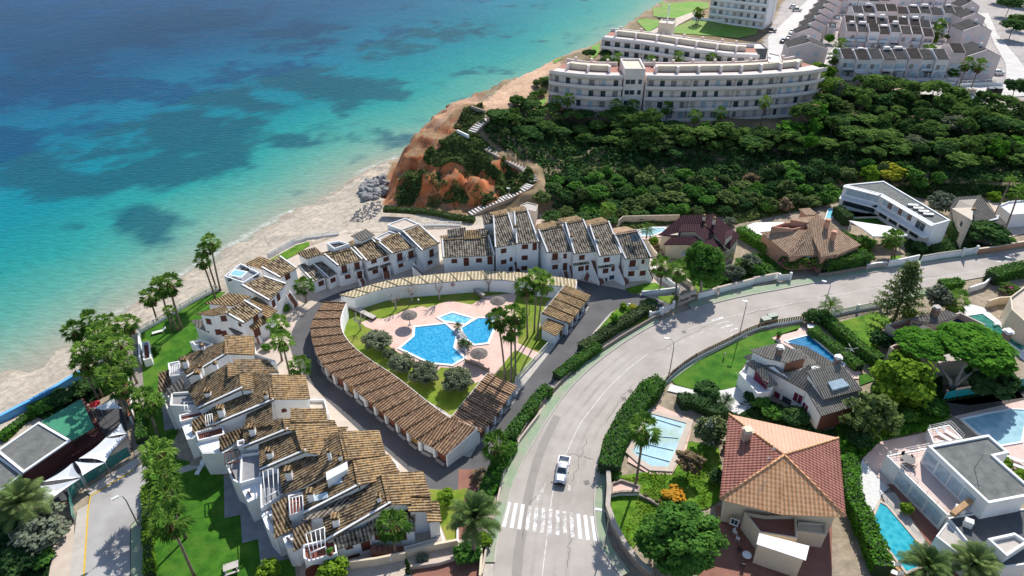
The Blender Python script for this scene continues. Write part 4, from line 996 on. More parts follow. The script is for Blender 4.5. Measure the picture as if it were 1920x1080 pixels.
LF_PINE=leaf_mat('pine_needles',(0.0315,0.07,0.021),(0.1313,0.2188,0.049),.22)
LF_DARK=leaf_mat('dark_leaves',(0.021,0.056,0.021),(0.0788,0.1488,0.042),.2)
LF_SCRUB=leaf_mat('scrub_leaves',(0.0385,0.07,0.0245),(0.1488,0.2013,0.0613),.2)
LF_OLIVE=leaf_mat('olive_leaves',(0.0562,0.0725,0.04),(0.1938,0.2188,0.1313),.15)
LF_GREEN=leaf_mat('green_leaves',(0.0385,0.1313,0.0175),(0.1488,0.35,0.0385),.3)
LF_LIME=leaf_mat('lime_leaves',(0.0625,0.1438,0.015),(0.2375,0.375,0.0375),.3)
LF_HEDGE=leaf_mat('hedge_leaves',(0.0315,0.0963,0.021),(0.1225,0.2625,0.0438),.25)
LF_YEL=leaf_mat('yellow_leaves',(0.225,0.25,0.025),(0.525,0.475,0.05),.3)
LF_DRY=leaf_mat('dry_twigs',(0.1375,0.0938,0.05),(0.325,0.25,0.15),.15)
LF_BOUG=leaf_mat('bougainvillea_leaves',(0.05,0.1125,0.025),(0.15,0.2,0.0375),.2,c=(0.525,0.0375,0.275))
LF_ORNG=leaf_mat('orange_leaves',(0.25,0.1875,0.025),(0.6875,0.325,0.0375),.2)
LF_WHTF=leaf_mat('blossom_leaves',(0.0438,0.075,0.025),(0.175,0.2125,0.0875),.15,c=(0.625,0.625,0.525))
LF_PALM=leaf_mat('palm_leaves',(.022,.070,.012),(.22,.36,.065),.3)
LF_DATE=leaf_mat('date_palm_leaves',(0.0613,0.1138,0.0315),(0.2275,0.2975,0.105),.2)
LF_GREY=leaf_mat('grey_leaves',(0.075,0.0938,0.0625),(0.2125,0.2375,0.1625),.12)
LF_DEAD=leaf_mat('dead_fronds',(0.1,0.0625,0.035),(0.25,0.1688,0.0938),.1)
BARK=mottled('bark',(.10,.075,.055),(.20,.155,.115),3,.9,12,.4)
BARKP=mottled('palm_bark',(.13,.10,.075),(.23,.185,.14),3,.9,14,.5)
BARKG=mottled('pale_bark',(.26,.23,.20),(.40,.36,.32),3,.9,12,.3)
def quads_mesh(name,C,N,S,lv,mat,asp=1.0,rng=None):
    """one quad per row: centre C, normal N, size S"""
    rng=rng or np.random
    n=len(C); r=rng.normal(size=(n,3)); N=N/np.linalg.norm(N,axis=1,keepdims=True)
    U=np.cross(N,r); U/=np.linalg.norm(U,axis=1,keepdims=True)+1e-9; V=np.cross(N,U)
    S=np.asarray(S).reshape(-1,1)*np.ones((n,1)); a=U*S*.5; b=V*S*.5*asp
    P=np.stack([C-a,C-b*1.0,C+a,C+b],1).reshape(-1,3)   # diamond leaf clump
    me=bpy.data.meshes.new(name); me.vertices.add(4*n); me.vertices.foreach_set('co',P.astype(np.float32).ravel())
    me.loops.add(4*n); me.loops.foreach_set('vertex_index',np.arange(4*n,dtype=np.int32)); me.polygons.add(n)
    me.polygons.foreach_set('loop_start',np.arange(0,4*n,4,dtype=np.int32)); me.polygons.foreach_set('loop_total',np.full(n,4,np.int32)); me.update(calc_edges=True)
    at=me.attributes.new('lv','FLOAT','FACE'); at.data.foreach_set('value',np.asarray(lv,np.float32))
    me.materials.append(mat); return me
def crown_mesh(name,mat,seed,nc=40,nl=60,shape='round',leaf=.16,clump=.30,holes=0.0):
    rng=np.random.RandomState(seed); C=[];N=[];L=[]
    cs=[]
    for i in range(nc):
        v=rng.normal(size=3); v/=np.linalg.norm(v)
        rr=.45+.55*rng.rand()**.5
        if shape=='round': c=v*rr*np.array((.78,.78,.78))
        elif shape=='umbrella':
            a=rng.rand()*6.283; q=rng.rand()**.5*.85; c=np.array((math.cos(a)*q,math.sin(a)*q,(.62-.75*q*q)+rng.normal()*.10))
        elif shape=='mound': c=v*rr*np.array((.8,.8,.8)); c[2]=abs(c[2])*.9-.1
        elif shape=='column': c=np.array((v[0]*.55,v[1]*.55,rng.uniform(-.9,.85))); c[:2]*=(1-.75*max(0,c[2]))
        elif shape=='loose': c=v*(.3+.7*rng.rand())*np.array((.85,.85,.85))
        cs.append(c)
    for c in cs:
        k=int(nl*(.6+.8*rng.rand())); v=rng.normal(size=(k,3)); v/=np.linalg.norm(v,axis=1,keepdims=True)
        cr=clump*(.7+.6*rng.rand()); p=c+v*cr*(.55+.45*rng.rand(k,1))*np.array((1,1,.8))
        C.append(p); N.append(v*.8+np.array((0,0,.6))+rng.normal(size=(k,3))*.45); L.append(np.clip(rng.rand()*.55+rng.rand(k)*.45,0,1))
    C=np.concatenate(C);N=np.concatenate(N);L=np.concatenate(L)
    return quads_mesh(name,C,N,leaf*(.6+.8*rng.rand(len(C))),L,mat,1.0,rng)
def trunk_mesh(name,mat,seed,limbs=5,spread=.5,r0=.05):
    """unit tall trunk with limbs; r0 relative to height"""
    rng=random.Random(seed); m=MB(); top=Vector((rng.uniform(-.08,.08),rng.uniform(-.08,.08),.62))
    m.tube([(0,0,-.05),top*.5+Vector((rng.uniform(-.04,.04),0,0)),top],[r0,r0*.8,r0*.6],6)
    for i in range(limbs):
        a=i*6.283/limbs+rng.uniform(-.4,.4); e=Vector((math.cos(a)*spread*rng.uniform(.6,1),math.sin(a)*spread*rng.uniform(.6,1),rng.uniform(.85,1.1)))
        mid=top.lerp(e,.5)+Vector((0,0,-.05)); m.tube([top*rng.uniform(.75,1),mid,e],[r0*.5,r0*.35,r0*.15],5)
    me_=m.build(name,mat).data; return me_
def mesh_only(ob):
    me=ob.data; bpy.data.objects.remove(ob); return me
def proto_trunk(*a,**k):
    name=a[0]; me=trunk_mesh(*a,**k)
    for o in list(bpy.data.objects):
        if o.data is me: bpy.data.objects.remove(o)
    return me
TRK=[proto_trunk('trunk',BARK,s,5,.45,.045) for s in (1,2,3)]
TRKG=[proto_trunk('trunk',BARKG,s,6,.5,.06) for s in (4,5)]
PINE=[crown_mesh('crown',LF_PINE,10+s,30,75,'umbrella',.15,.26) for s in range(4)]
PINER=[crown_mesh('crown',LF_PINE,20+s,34,80,'loose',.15,.27) for s in range(3)]
DARKB=[crown_mesh('crown',LF_DARK,30+s,34,60,'mound',.22,.34) for s in range(3)]
SCRUB=[crown_mesh('crown',LF_SCRUB,40+s,28,55,'mound',.24,.36) for s in range(3)]
OLIVE=[crown_mesh('crown',LF_OLIVE,50+s,60,75,'round',.14,.30) for s in range(2)]
BROAD=[crown_mesh('crown',LF_GREEN,60+s,70,70,'round',.14,.27) for s in range(3)]
BIGB=[crown_mesh('crown',LF_HEDGE,66,130,110,'round',.085,.20)]
LIME=[crown_mesh('crown',LF_LIME,70+s,60,70,'round',.15,.27) for s in range(2)]
BUSHG=[crown_mesh('crown',LF_HEDGE,80+s,26,55,'mound',.24,.36) for s in range(3)]
YELB=[crown_mesh('crown',LF_YEL,90,26,55,'mound',.24,.36)]
DRYB=[crown_mesh('crown',LF_DRY,91,40,45,'loose',.16,.25)]
BOUG=[crown_mesh('crown',LF_BOUG,92+s,34,60,'mound',.20,.30) for s in range(2)]
ORNG=[crown_mesh('crown',LF_ORNG,95,22,50,'mound',.26,.36)]
WHTF=[crown_mesh('crown',LF_WHTF,96,60,70,'round',.14,.27)]
LOOSE=[crown_mesh('crown',LF_GREEN,97,60,34,'loose',.12,.22),crown_mesh('crown',LF_SCRUB,98,60,34,'loose',.12,.22)]
CYP=[crown_mesh('crown',LF_DARK,99,50,60,'column',.16,.26)]
GREYB=[crown_mesh('crown',LF_GREY,101,40,60,'round',.16,.30)]
UMB=[crown_mesh('crown',LF_GREEN,102,110,90,'umbrella',.12,.20)]
PUMB=[crown_mesh('crown',LF_PINE,103,110,90,'umbrella',.12,.20)]
def child(me,parent,loc=(0,0,0),sc=(1,1,1),rz=0,name=None):
    o=bpy.data.objects.new(name or me.name.split('.')[0],me); COL.objects.link(o); o.parent=parent; o.location=loc; o.scale=sc; o.rotation_euler=(0,0,rz); return o
rt=random.Random(5)
def tree(base,h,w,crown,label,cat='tree',group=None,name='broadleaf_tree',trk=None,ch=None,th=None):
    """base on the ground, total height h, crown width w"""
    r=root(name,base,label,cat,group); ch=ch or min(h*.8,w*.85); cz=h-ch/2
    t=rt.choice(trk or TRK); tt=th or (h-ch*.45)
    child(t,r,(0,0,0),(max(2.2,h*.5),max(2.2,h*.5),tt),rt.random()*6.28,'trunk')
    child(rt.choice(crown),r,(0,0,cz),(w/2*rt.uniform(.85,1.15),w/2,ch/2*rt.uniform(.9,1.15)),rt.random()*6.28,'crown'); return r
def bush(base,w,h,crown,label,cat='bush',group=None,name='bush'):
    r=root(name,base,label,cat,group)
    child(rt.choice(crown),r,(0,0,h*.42),(w/2,w/2,h/2*1.1),rt.random()*6.28,'foliage')
    child(TRK[0],r,(0,0,0),(1.2,1.2,h*.6),0,'stem'); return r
# ---- palms
def fan_crown(name,seed,n=26,Rr=1.0,dead=True):
    rng=np.random.RandomState(seed); V=[];Fc=[];L=[]
    for i in range(n):
        a=i*2.39996+rng.rand()*.5; el=math.radians(80-122*(i/n)**.85+rng.normal()*9)
        d=np.array((math.cos(a)*math.cos(el),math.sin(a)*math.cos(el),math.sin(el)))
        side=np.array((-math.sin(a),math.cos(a),0)); nrm=np.cross(side,d)
        pl=Rr*(.52+.14*rng.rand()); hub=d*pl-np.array((0,0,.05)); fr=Rr*(.46+.12*rng.rand()); lv=.62-.42*(i/n)+rng.normal()*.1
        b=len(V); V+= [tuple(side*.022),tuple(-side*.022),tuple(hub-side*.022),tuple(hub+side*.022)]; Fc.append((b,b+1,b+2,b+3)); L.append(.75)
        K=11
        for k in range(K):
            q=k/(K-1)*2-1; t=math.radians(84*q); dd=d*math.cos(t)+side*math.sin(t)
            ln=fr*(.72+.28*math.cos(t))*(.9+.2*rng.rand()); fold=nrm*(.10*(1 if k%2 else -1))
            mid=hub+dd*ln*.55+nrm*.05*ln; tip=hub+dd*ln-np.array((0,0,ln*(.22+.25*rng.rand())))+fold*.3
            ww=np.cross(dd,nrm); ww/=np.linalg.norm(ww)+1e-9; ww=ww*ln*.085+fold*.35*ln; b=len(V)
            V+=[tuple(hub),tuple(mid+ww),tuple(tip),tuple(mid-ww)]; Fc.append((b,b+1,b+2,b+3)); L.append(np.clip(lv+rng.normal()*.16,0,1))
    me=bpy.data.meshes.new(name); me.from_pydata(V,[],Fc); at=me.attributes.new('lv','FLOAT','FACE'); at.data.foreach_set('value',np.array(L,np.float32)); me.materials.append(LF_PALM); return me
def skirt_mesh(name,seed,n=60):
    rng=np.random.RandomState(seed); V=[];Fc=[];L=[]
    for i in range(n):
        a=rng.rand()*6.283; z0=-.05-.5*rng.rand(); r0=.13; r1=.32+.12*rng.rand(); ln=.45+.2*rng.rand()
        d=np.array((math.cos(a),math.sin(a),0)); s=np.array((-math.sin(a),math.cos(a),0)); p=d*r0+np.array((0,0,z0)); q=d*r1+np.array((0,0,z0-ln)); b=len(V)
        V+=[tuple(p-s*.04),tuple(p+s*.04),tuple(q+s*.14),tuple(q-s*.14)]; Fc.append((b,b+1,b+2,b+3)); L.append(rng.rand())
    me=bpy.data.meshes.new(name); me.from_pydata(V,[],Fc); at=me.attributes.new('lv','FLOAT','FACE'); at.data.foreach_set('value',np.array(L,np.float32)); me.materials.append(LF_DEAD); return me
def date_crown(name,seed,n=54,mat=None,arch=1.0,nl=26):
    rng=np.random.RandomState(seed); V=[];Fc=[];L=[]
    for i in range(n):
        a=i*2.39996+rng.rand()*.5; el=math.radians(82-95*(i/n)+rng.normal()*6); s=np.array((-math.sin(a),math.cos(a),0)); h=np.array((math.cos(a),math.sin(a),0))
        ln=1.0*(.85+.2*rng.rand()); pts=[]; p=np.zeros(3); e=el
        for k in range(9):
            pts.append(p.copy()); p=p+(h*math.cos(e)+np.array((0,0,math.sin(e))))*ln/8; e-=math.radians(11*arch)*(k/4)
        lv=rng.rand()*.5+.2
        for k in range(8):
            b=len(V); V+=[tuple(pts[k]-s*.012),tuple(pts[k]+s*.012),tuple(pts[k+1]+s*.01),tuple(pts[k+1]-s*.01)]; Fc.append((b,b+1,b+2,b+3)); L.append(.6)
        for k in range(nl):
            t=1+6.9*k/nl; i0=int(t); q=pts[i0]+(pts[i0+1]-pts[i0])*(t-i0); tg=(pts[i0+1]-pts[i0]); tg/=np.linalg.norm(tg)
            wl=.26*math.sin(.35+2.6*k/nl)
            for sg in(-1,1):
                dv=s*sg*.8+tg*.65-np.array((0,0,.18+.12*rng.rand())); tip=q+dv*wl; ww=tg*.013; b=len(V)
                V+=[tuple(q-ww),tuple(q+ww),tuple((q+tip)/2+ww*1.2),tuple(tip)]; Fc.append((b,b+1,b+2,b+3)); L.append(np.clip(lv+rng.normal()*.15,0,1))
    me=bpy.data.meshes.new(name); me.from_pydata(V,[],Fc); at=me.attributes.new('lv','FLOAT','FACE'); at.data.foreach_set('value',np.array(L,np.float32)); me.materials.append(mat or LF_DATE); return me
FAN=[fan_crown('crown',s) for s in (1,2,3)]; SKIRT=[skirt_mesh('dead_leaf_skirt',s) for s in (1,2)]
DATE=[date_crown('crown',s) for s in (1,2)]; ARECA=date_crown('crown',5,22,LF_PALM,1.3,22); CYCAD=date_crown('crown',6,30,LF_DARK,.6,20); YPALM=date_crown('crown',7,24,LF_YEL,1.2,18)
def ptrunk(h,r,lean,mat,parent):
    n=9; path=[];rad=[]
    for i in range(n):
        t=i/(n-1); path.append(Vector((lean.x*t*t*.6+lean.x*t*.4,lean.y*t*t*.6+lean.y*t*.4,h*t-.1 if i==0 else h*t))); rad.append(r*(1.25 if i==0 else 1.0-.25*t))
    m=MB(); m.tube(path,rad,8); me=mesh_only(m.build('trunk',mat)); return child(me,parent,name='trunk')
def palm(crown_px,base=None,h=None,diam=3.6,label='',group=None,kind='fan',name='fan_palm',cat='palm tree',zg=0.,r=.2,skirt=True):
    p=A1(crown_px) if isinstance(crown_px,str) else crown_px
    zg+=getattr(p,'dz',0.); p=(p[0],p[1])
    if base is not None:
        B=W(tuple(A1(base)),zg) if isinstance(base,str) else base
        best=min(((W(p,B.z+k*.1)-B).xy.length,k*.1) for k in range(10,220)); hh=best[1]; T=W(p,B.z+hh)
    else:
        T=W(p,zg+h); hh=h; B=Vector((T.x+rt.uniform(-.5,.5),T.y+rt.uniform(-.4,.4),zg))
    hh*=.97; ro=root(name,B,label,cat,group); lean=Vector((T.x-B.x,T.y-B.y,0))
    if lean.length>hh*.3: lean*=hh*.3/lean.length
    ptrunk(hh,r,lean,BARKP,ro)
    s=diam/2; me={'fan':rt.choice(FAN),'date':rt.choice(DATE),'areca':ARECA,'cycad':CYCAD,'yellow':YPALM}[kind]
    child(me,ro,(lean.x,lean.y,hh),(s,s,s),rt.random()*6.28,'crown')
    if kind=='fan' and skirt: child(rt.choice(SKIRT),ro,(lean.x,lean.y,hh),(s*.9,s*.9,s*.9),rt.random()*6.28,'dead_leaf_skirt')
    return ro
gB='palms by the beach'
palm("L1 1575,360","L1 1655,742",diam=4.2,label='tall slim palm behind the roof terrace wall, right of a trio by the sea',group=gB)
palm("L1 1525,425","L1 1627,738",diam=3.8,label='middle palm of the tall trio leaning over the beach fence',group=gB)
palm("L1 1512,505","L1 1615,797",diam=3.8,label='left palm of the tall trio, rooted at the lawn corner',group=gB)
palm("L1 1262,672","L1 1362,1030",diam=5.2,label='tallest leaning palm on the seaside lawn with green crown over the sand',group=gB,r=.24)
palm("L1 1200,700","L1 1292,1032",diam=4.6,label='leaning palm on the lawn partly behind the tallest one',group=gB)
palm("L1 1120,775","L1 1182,972",diam=4.4,label='palm with brown dead leaf skirt growing outside the white beach fence',group=gB)
palm("L1 1262,882","L1 1330,1040",diam=2.6,label='small low palm in front of the beach fence beside two tall trunks',group=gB,skirt=False)
for k,(x,y,hh,lb) in enumerate([(1140,215,None,'palm with brown skirt standing alone right of the dense grove'),(980,215,None,'palm on a thin trunk at the top right of the grove'),(660,275,10,'leftmost palm of the grove reaching over the water edge'),(805,185,11,'topmost palm of the grove against the shallow sea'),
   (880,290,11,'palm crown in the upper middle of the grove'),(740,470,10,'dark left palm crown of the grove above the sand'),(870,400,10.5,'bright palm crown at the centre of the grove'),(965,500,10,'palm crown right of centre in the grove'),(1065,395,9,'right hand palm crown in the grove beside the alley'),
   (1110,570,9,'palm crown at the grove edge by the alley wall'),(965,685,9.5,'pale green palm crown at the lower front of the grove'),(1075,790,8,'lowest palm crown of the grove above the white sails'),(740,590,8,'shaded low palm crown at the left foot of the grove')]):
    bs_={0:"L5 1197,405",1:"L5 1008,350"}.get(k); palm("L5 %d,%d"%(x,y),bs_,hh,4.6 if k else 4.8,lb,'palm grove by the beach club')
palm("L6 872,28","L6 945,252",diam=5.4,label='large palm beside the long garden hedge below the grove',group='palms along the garden edge')
for x,y,b,lb in [(932,335,None,'uppermost palm crown of the four in line above the street end'),(958,468,None,'second palm crown from the top of the line beside the street'),(985,592,None,'third palm crown of the line beside the street'),(1006,735,"L6 1160,1085",'lowest palm of the line with its long trunk across the lawn')]:
    palm("L6 %d,%d"%(x,y),b,9,5.2,lb,'palms along the garden edge')
palm("L2 920,698","L2 938,828",diam=4.4,label='round bright palm in the paved corner between two white houses',group='palms around the ring road',skirt=False)
palm("S1 1120,100","S1 1155,385",diam=4.2,label='upper of two overlapping palms beside the gabled corner house',group='palms around the ring road')
palm("S1 1150,225","S1 1215,492",diam=4.4,label='lower of two overlapping palms beside the gabled corner house',group='palms around the ring road')
palm("S1 1285,412","S1 1298,505",diam=4.2,label='palm at the bend of the ring road opposite the garages',group='palms around the ring road',skirt=False)
gP='slim palms around the pool'
for c,b,lb in [("L4 1475,80","L4 1485,412",'leftmost slim palm of the rear trio on the pool lawn'),("L4 1548,20","L4 1528,378",'tallest slim palm of the rear trio on the pool lawn'),("L4 1592,55","L4 1545,428",'rightmost slim palm of the rear trio beside the far garage'),
  ("L4 1300,278","L4 1347,668",'left slim palm of the front trio by the parasol'),("L4 1385,340","L4 1386,685",'middle slim palm of the front trio with a low crown'),("L4 1405,250","L4 1412,668",'right slim palm of the front trio beside the path')]:
    palm(c,b,None,4.4,lb,gP,r=.17)
palm("L4 1500,155","L4 1497,262",None,2.0,'thin young palm between the rear pool palms',gP,r=.08,skirt=False)
palm("M1 965,100","M1 945,388",None,5.2,'palm on the small lawn left of the entrance path','palms at the gate')
palm("M1 1150,150","M1 1110,505",None,5.0,'palm beside the round pine at the entrance gate','palms at the gate')
palm("S3 545,195","S3 560,330",None,5.2,'bushy palm beside the front garage end and the hedge',None,skirt=True)
palm("M5 940,440","M5 972,775",None,4.8,'palm with yellow lower leaves in front of the last stepped house',None)
palm("M5 1760,370","M5 1752,765",None,7.8,'date palm with orange fruit stalks beside the green sidewalk',None,'date','date_palm',r=.32)
palm("S4 365,285","S4 318,592",None,5.2,'palm with long shadow standing between covered pool and stone steps',None)
palm("S7 1205,315","S7 1185,425",None,5.6,'fan palm at the corner of the white pool terrace',None)
palm("R5 720,690","R5 770,842",None,5.0,'left crown of the palm pair before the modern white house','palm pair')
palm("R5 800,700","R5 790,845",None,4.4,'right crown of the palm pair before the modern white house','palm pair')
palm("R5 1725,350","R5 1610,660",None,4.6,'slender tall palm at the right edge behind the grey roofed house',None,skirt=False)
palm("R5 1665,265",None,10,3.6,'feathery palm behind the grey roofed house',None,'areca','feather_palm')
palm("R4 615,650","R4 603,738",None,4.6,'feathery palm beside the oval pool of the maroon roofed house',None,'areca','feather_palm')
palm("S6 1430,60","S6 1385,150",None,5.6,'arching feather palm behind the railing by the corner of the hedge',None,'areca','feather_palm',r=.15)
palm("R4 1215,830","R4 1205,880",None,3.8,'yellow leaved low palm between maroon house and hedge',None,'yellow','yellow_palm',r=.12)
palm("R4 320,480",None,5,4.4,'palm among the bushes behind the row houses',None)
palm("L6 130,650",None,4.5,8.6,'big date palm with arching fronds at the bottom left corner',None,'date','date_palm',r=.4)
palm("S5 880,1030",None,4.,7.,'date palm crown at the bottom edge beside the lap pool',None,'date','date_palm',r=.35)
palm("S5 1155,1020",None,4.,7.4,'date palm crown at the bottom edge by the flat roof',None,'date','date_palm',r=.35)
palm("S6 555,785",None,.8,3.2,'left cycad by the white stone patio',None,'cycad','cycad','cycad',r=.2); palm("S6 650,775",None,1.0,3.4,'right cycad by the white stone patio',None,'cycad','cycad','cycad',r=.2)
gH='palms in front of the hotel'
for i,(x,y,hh) in enumerate([(340,750,7),(425,735,8),(780,780,7),(905,785,6),(1165,800,6),(1375,860,6),(1565,840,6),(1900,755,8)]):
    q=A1("R1 %d,%d"%(x,y)); g_=G((q[0],q[1]+20)); palm(q,None,hh,4.4,'dark palm in front of the curved hotel facade',gH,zg=6.)
for x,y in [(715,445),(795,430),(1045,450),(1250,420),(1500,430)]: palm(A1("R1 %d,%d"%(x,y)),None,9,4.4,'palm in the gap between the two curved hotel blocks','palms between the hotel blocks',zg=6.5)
for x,y,hh in [(1390,85,6),(1410,95,5)]: palm(A1("R1 %d,%d"%(x,y)),None,hh,4.5,'palm beside the far apartment block','palms by the far block',zg=8)
for x,y,b in [(1500,470,"R2 1440,705"),(1590,480,"R2 1590,600")]: palm(A1("R2 %d,%d"%(x,y)),None,9,5,'palm in front of the pale gable house by the parking','palms by the parking',zg=7)
for x,y in [(545,330),(500,420),(1210,370),(1300,175),(1275,230)]: palm(A1("R2 %d,%d"%(x,y)),None,6,5.5,'palm between the pale terraces of the town','town palms',zg=7.3)
# yacht of tall thin palms right of the hotel
for x,y in [(270,510),(330,540),(390,570),(440,640),(480,620),(350,600)]: palm(A1("R2 %d,%d"%(x,y)),None,8,4.6,'shiny leaved palm beside the rounded hotel end','palms beside the hotel end',zg=6.5)
for x,y,hh in [(700,145,4),(905,215,4),(1060,225,4),(1240,290,5),(450,335,4),(1220,350,4.5),(820,320,3.5),(1350,330,4),(1370,590,3.5),(780,70,4),(1150,75,4),(1420,180,4)]:
    b=W(A1("R2 %d,%d"%(x,y)),7.2); r=root('town_tree',b,'small green tree standing among the pale terraces of the town','tree','small trees in the town'); child(TRK[0],r,(0,0,0),(2.5,2.5,hh*.7),x,'trunk'); child((BROAD+LIME+DARKB)[x%8],r,(0,0,hh*.65),(2.2,2.2,hh*.42),y,'crown')
# ---- single trees
def T(spec,r_px,h,crown,label,name='broadleaf_tree',w=None,zg=0.,ch=None,trk=None,cat='tree',group=None,base=None):
    """crown centre pixel, radius in px of the named frame"""
    t=spec.split(); s=FR[t[0]][2] if t[0] in FR else 1; p=A1(spec); zg+=p.dz; p=(p[0],p[1]); chh=ch
    z0=zg+h*.6; c=W(p,z0); dist=(c-CAM).length; ww=w or 2*r_px*s*dist/F
    chh=ch or min(ww*.85,h*.9); c=W(p,zg+h-chh/2); b=Vector((c.x,c.y,zg)) if base is None else W(base,zg)
    r=tree(b,h,ww,crown,label,cat,group,name,trk,chh)
    if base is not None: r.children[-1].location.x=c.x-b.x; r.children[-1].location.y=c.y-b.y
    return r
for x,y,r_,h,lb in [(550,420,98,3.6,'round olive tree left of the main pool'),(630,505,50,2.4,'small olive bush between two bigger olive trees'),(702,562,90,3.4,'round olive tree second along the pool hedge line'),(848,622,100,3.6,'olive tree with open middle below the main pool corner'),(1055,662,104,3.8,'largest round olive tree beside the dark garage roof')]:
    T("L4 %d,%d"%(x,y),r_,h,OLIVE,lb,'olive_tree',group='olive trees around the pool',ch=h*.85)
def bare(bp,tp,label,seed,w=2.6):
    B=W(bp); p=A1(tp); hh=min(((W(p,k*.1)-B).xy.length,k*.1) for k in range(8,120))[1]
    r=root('bare_tree',B,label,'tree','bare trees in the pool yard'); rng=random.Random(seed); m=MB()
    m.tube([(0,0,-.1),(.05,0,hh*.5)],[.17,.12],6)
    o=m.build('trunk',BARKG,None); me=mesh_only(o); child(me,r,name='trunk'); m=MB()
    for i in range(8):
        a=i*.785+rng.uniform(-.3,.3); e=Vector((math.cos(a)*w/2*rng.uniform(.5,1),math.sin(a)*w/2*rng.uniform(.5,1),hh*rng.uniform(.8,1.05))); s=Vector((.05,0,hh*.47)); mid=s.lerp(e,.5)+Vector((0,0,-.12)); m.tube([s,mid,e],[.085,.065,.05],5)
        for j in range(3): m.tube([mid.lerp(e,rng.uniform(.3,1)),e+Vector((rng.uniform(-.6,.6),rng.uniform(-.6,.6),rng.uniform(.1,.5)))],[.045,.03],4)
    me=mesh_only(m.build('branches',BARKG,None)); child(me,r,name='branches')
for i,(b,t,lb) in enumerate([("L4 450,362","L4 440,275",'bare pruned tree beside the shower deck on the left lawn'),("L4 670,232","L4 662,148",'smallest bare tree by the white rear wall'),("L4 770,192","L4 768,92",'bare tree second from the left along the rear wall'),("L4 940,178","L4 936,75",'bare spreading tree in the shade left of the wall sign'),("L4 1245,126","L4 1246,26",'bare pollarded tree right of the wall sign behind the low wall')]): bare(b,t,lb,i)
T("R4 1055,910",165,10.8,BIGB,'dense round bright green pine beside the entrance gate','round_pine',ch=9.,base="R4 1000,1085",trk=TRKG)
T("R4 1270,965",82,4.2,GREYB,'grey green olive tree right of the round pine','olive_tree'); T("R4 1392,880",78,4.2,GREYB,'grey green olive tree beside the long hedge','olive_tree')
T("S4 550,880",245,9.5,BIGB,'huge dense dark green tree beside the stone retaining wall','broadleaf_tree',ch=9.,trk=TRKG)
T("S4 722,300",88,5.,WHTF,'tree with pale blossom beside the red tiled roof','blossom_tree')
T("S4 610,470",80,4.2,DRYB,'nearly leafless tree on the rough grass','bare_bush_tree',ch=3.)
T("S7 850,880",215,9.,LIME,'bright yellow green tree between grey roof and mansion','broadleaf_tree',ch=9.)
T("S5 555,110",175,8.,LOOSE,'airy tree with loose foliage beside the wooden gable','airy_tree',ch=8.)
T("S7 1090,290",90,6.,GREYB,'grey green tree behind the mansion roof','broadleaf_tree')
T("S7 1450,890",150,6.,DARKB,'dark tree in the shade under the umbrella pine','broadleaf_tree')
T("R5 1150,430",90,6,GREYB,'grey leaved tree behind the modern white house','broadleaf_tree'); T("R5 1470,660",125,5.,DARKB,'large dark round bush before the grey roofed house','round_bush')
T("S2 1445,610",62,3.,LIME,'fresh green young tree on the lawn by the driveway end','young_tree'); T("M5 340,900",150,3.4,LIME,'lime green tree in front of the last stepped house','young_tree'); T("S2 385,1040",70,3.,LIME,'lime green shrub at the bottom of the garden','young_tree',zg=LZ)
T("M5 1085,860",35,3.,CYP,'small dark conical cypress by the gate','cypress',ch=3.)
T("M1 435,690",60,3.2,LOOSE,'small dark leaved tree on the entrance lawn','young_tree'); T("M1 590,610",26,2.4,LOOSE,'tiny tree with thin trunk on the entrance lawn','young_tree')
T("L6 250,790",135,4.5,GREYB,'rounded grey green tree beside the date palm','round_tree')
T("S1 980,20",0,1.,BUSHG,'x','bush') if 0 else None
# umbrella pine with two lobes and visible pale limbs
def umbrella_pine():
    B=W("S7 1170,985"); r=root('umbrella_pine',B,'wide umbrella pine with two flat crowns and pale twisted limbs over the mansion','tree')
    m=MB(); tops=[]
    for p,z,w,hh in [("S7 960,640",7.2,9.,2.6),("S7 1330,650",8.,12.,3.6),("S7 1440,760",6.4,8,3.)]:
        c=W(p,z)-B; tops.append((c,w,hh))
        m.tube([(0,0,-.1),(c.x*.12,c.y*.12,2.2),(c.x*.55,c.y*.55,c.z*.66),(c.x,c.y,c.z-.3)],[.36,.3,.2,.1],7)
        for k in range(5): e=c+Vector((math.cos(k*1.25)*w*.3,math.sin(k*1.25)*w*.3,.2)); m.tube([Vector((c.x*.6,c.y*.6,c.z*.7)),(c+e)/2-Vector((0,0,.7)),e],[.14,.1,.05],5)
    me=mesh_only(m.build('trunk',BARKG,None)); child(me,r,name='trunk')
    for k,(c,w,hh) in enumerate(tops): child(UMB[0],r,(c.x,c.y,c.z),(w/2,w/2,hh*.75),k*1.3,'crown')
umbrella_pine()
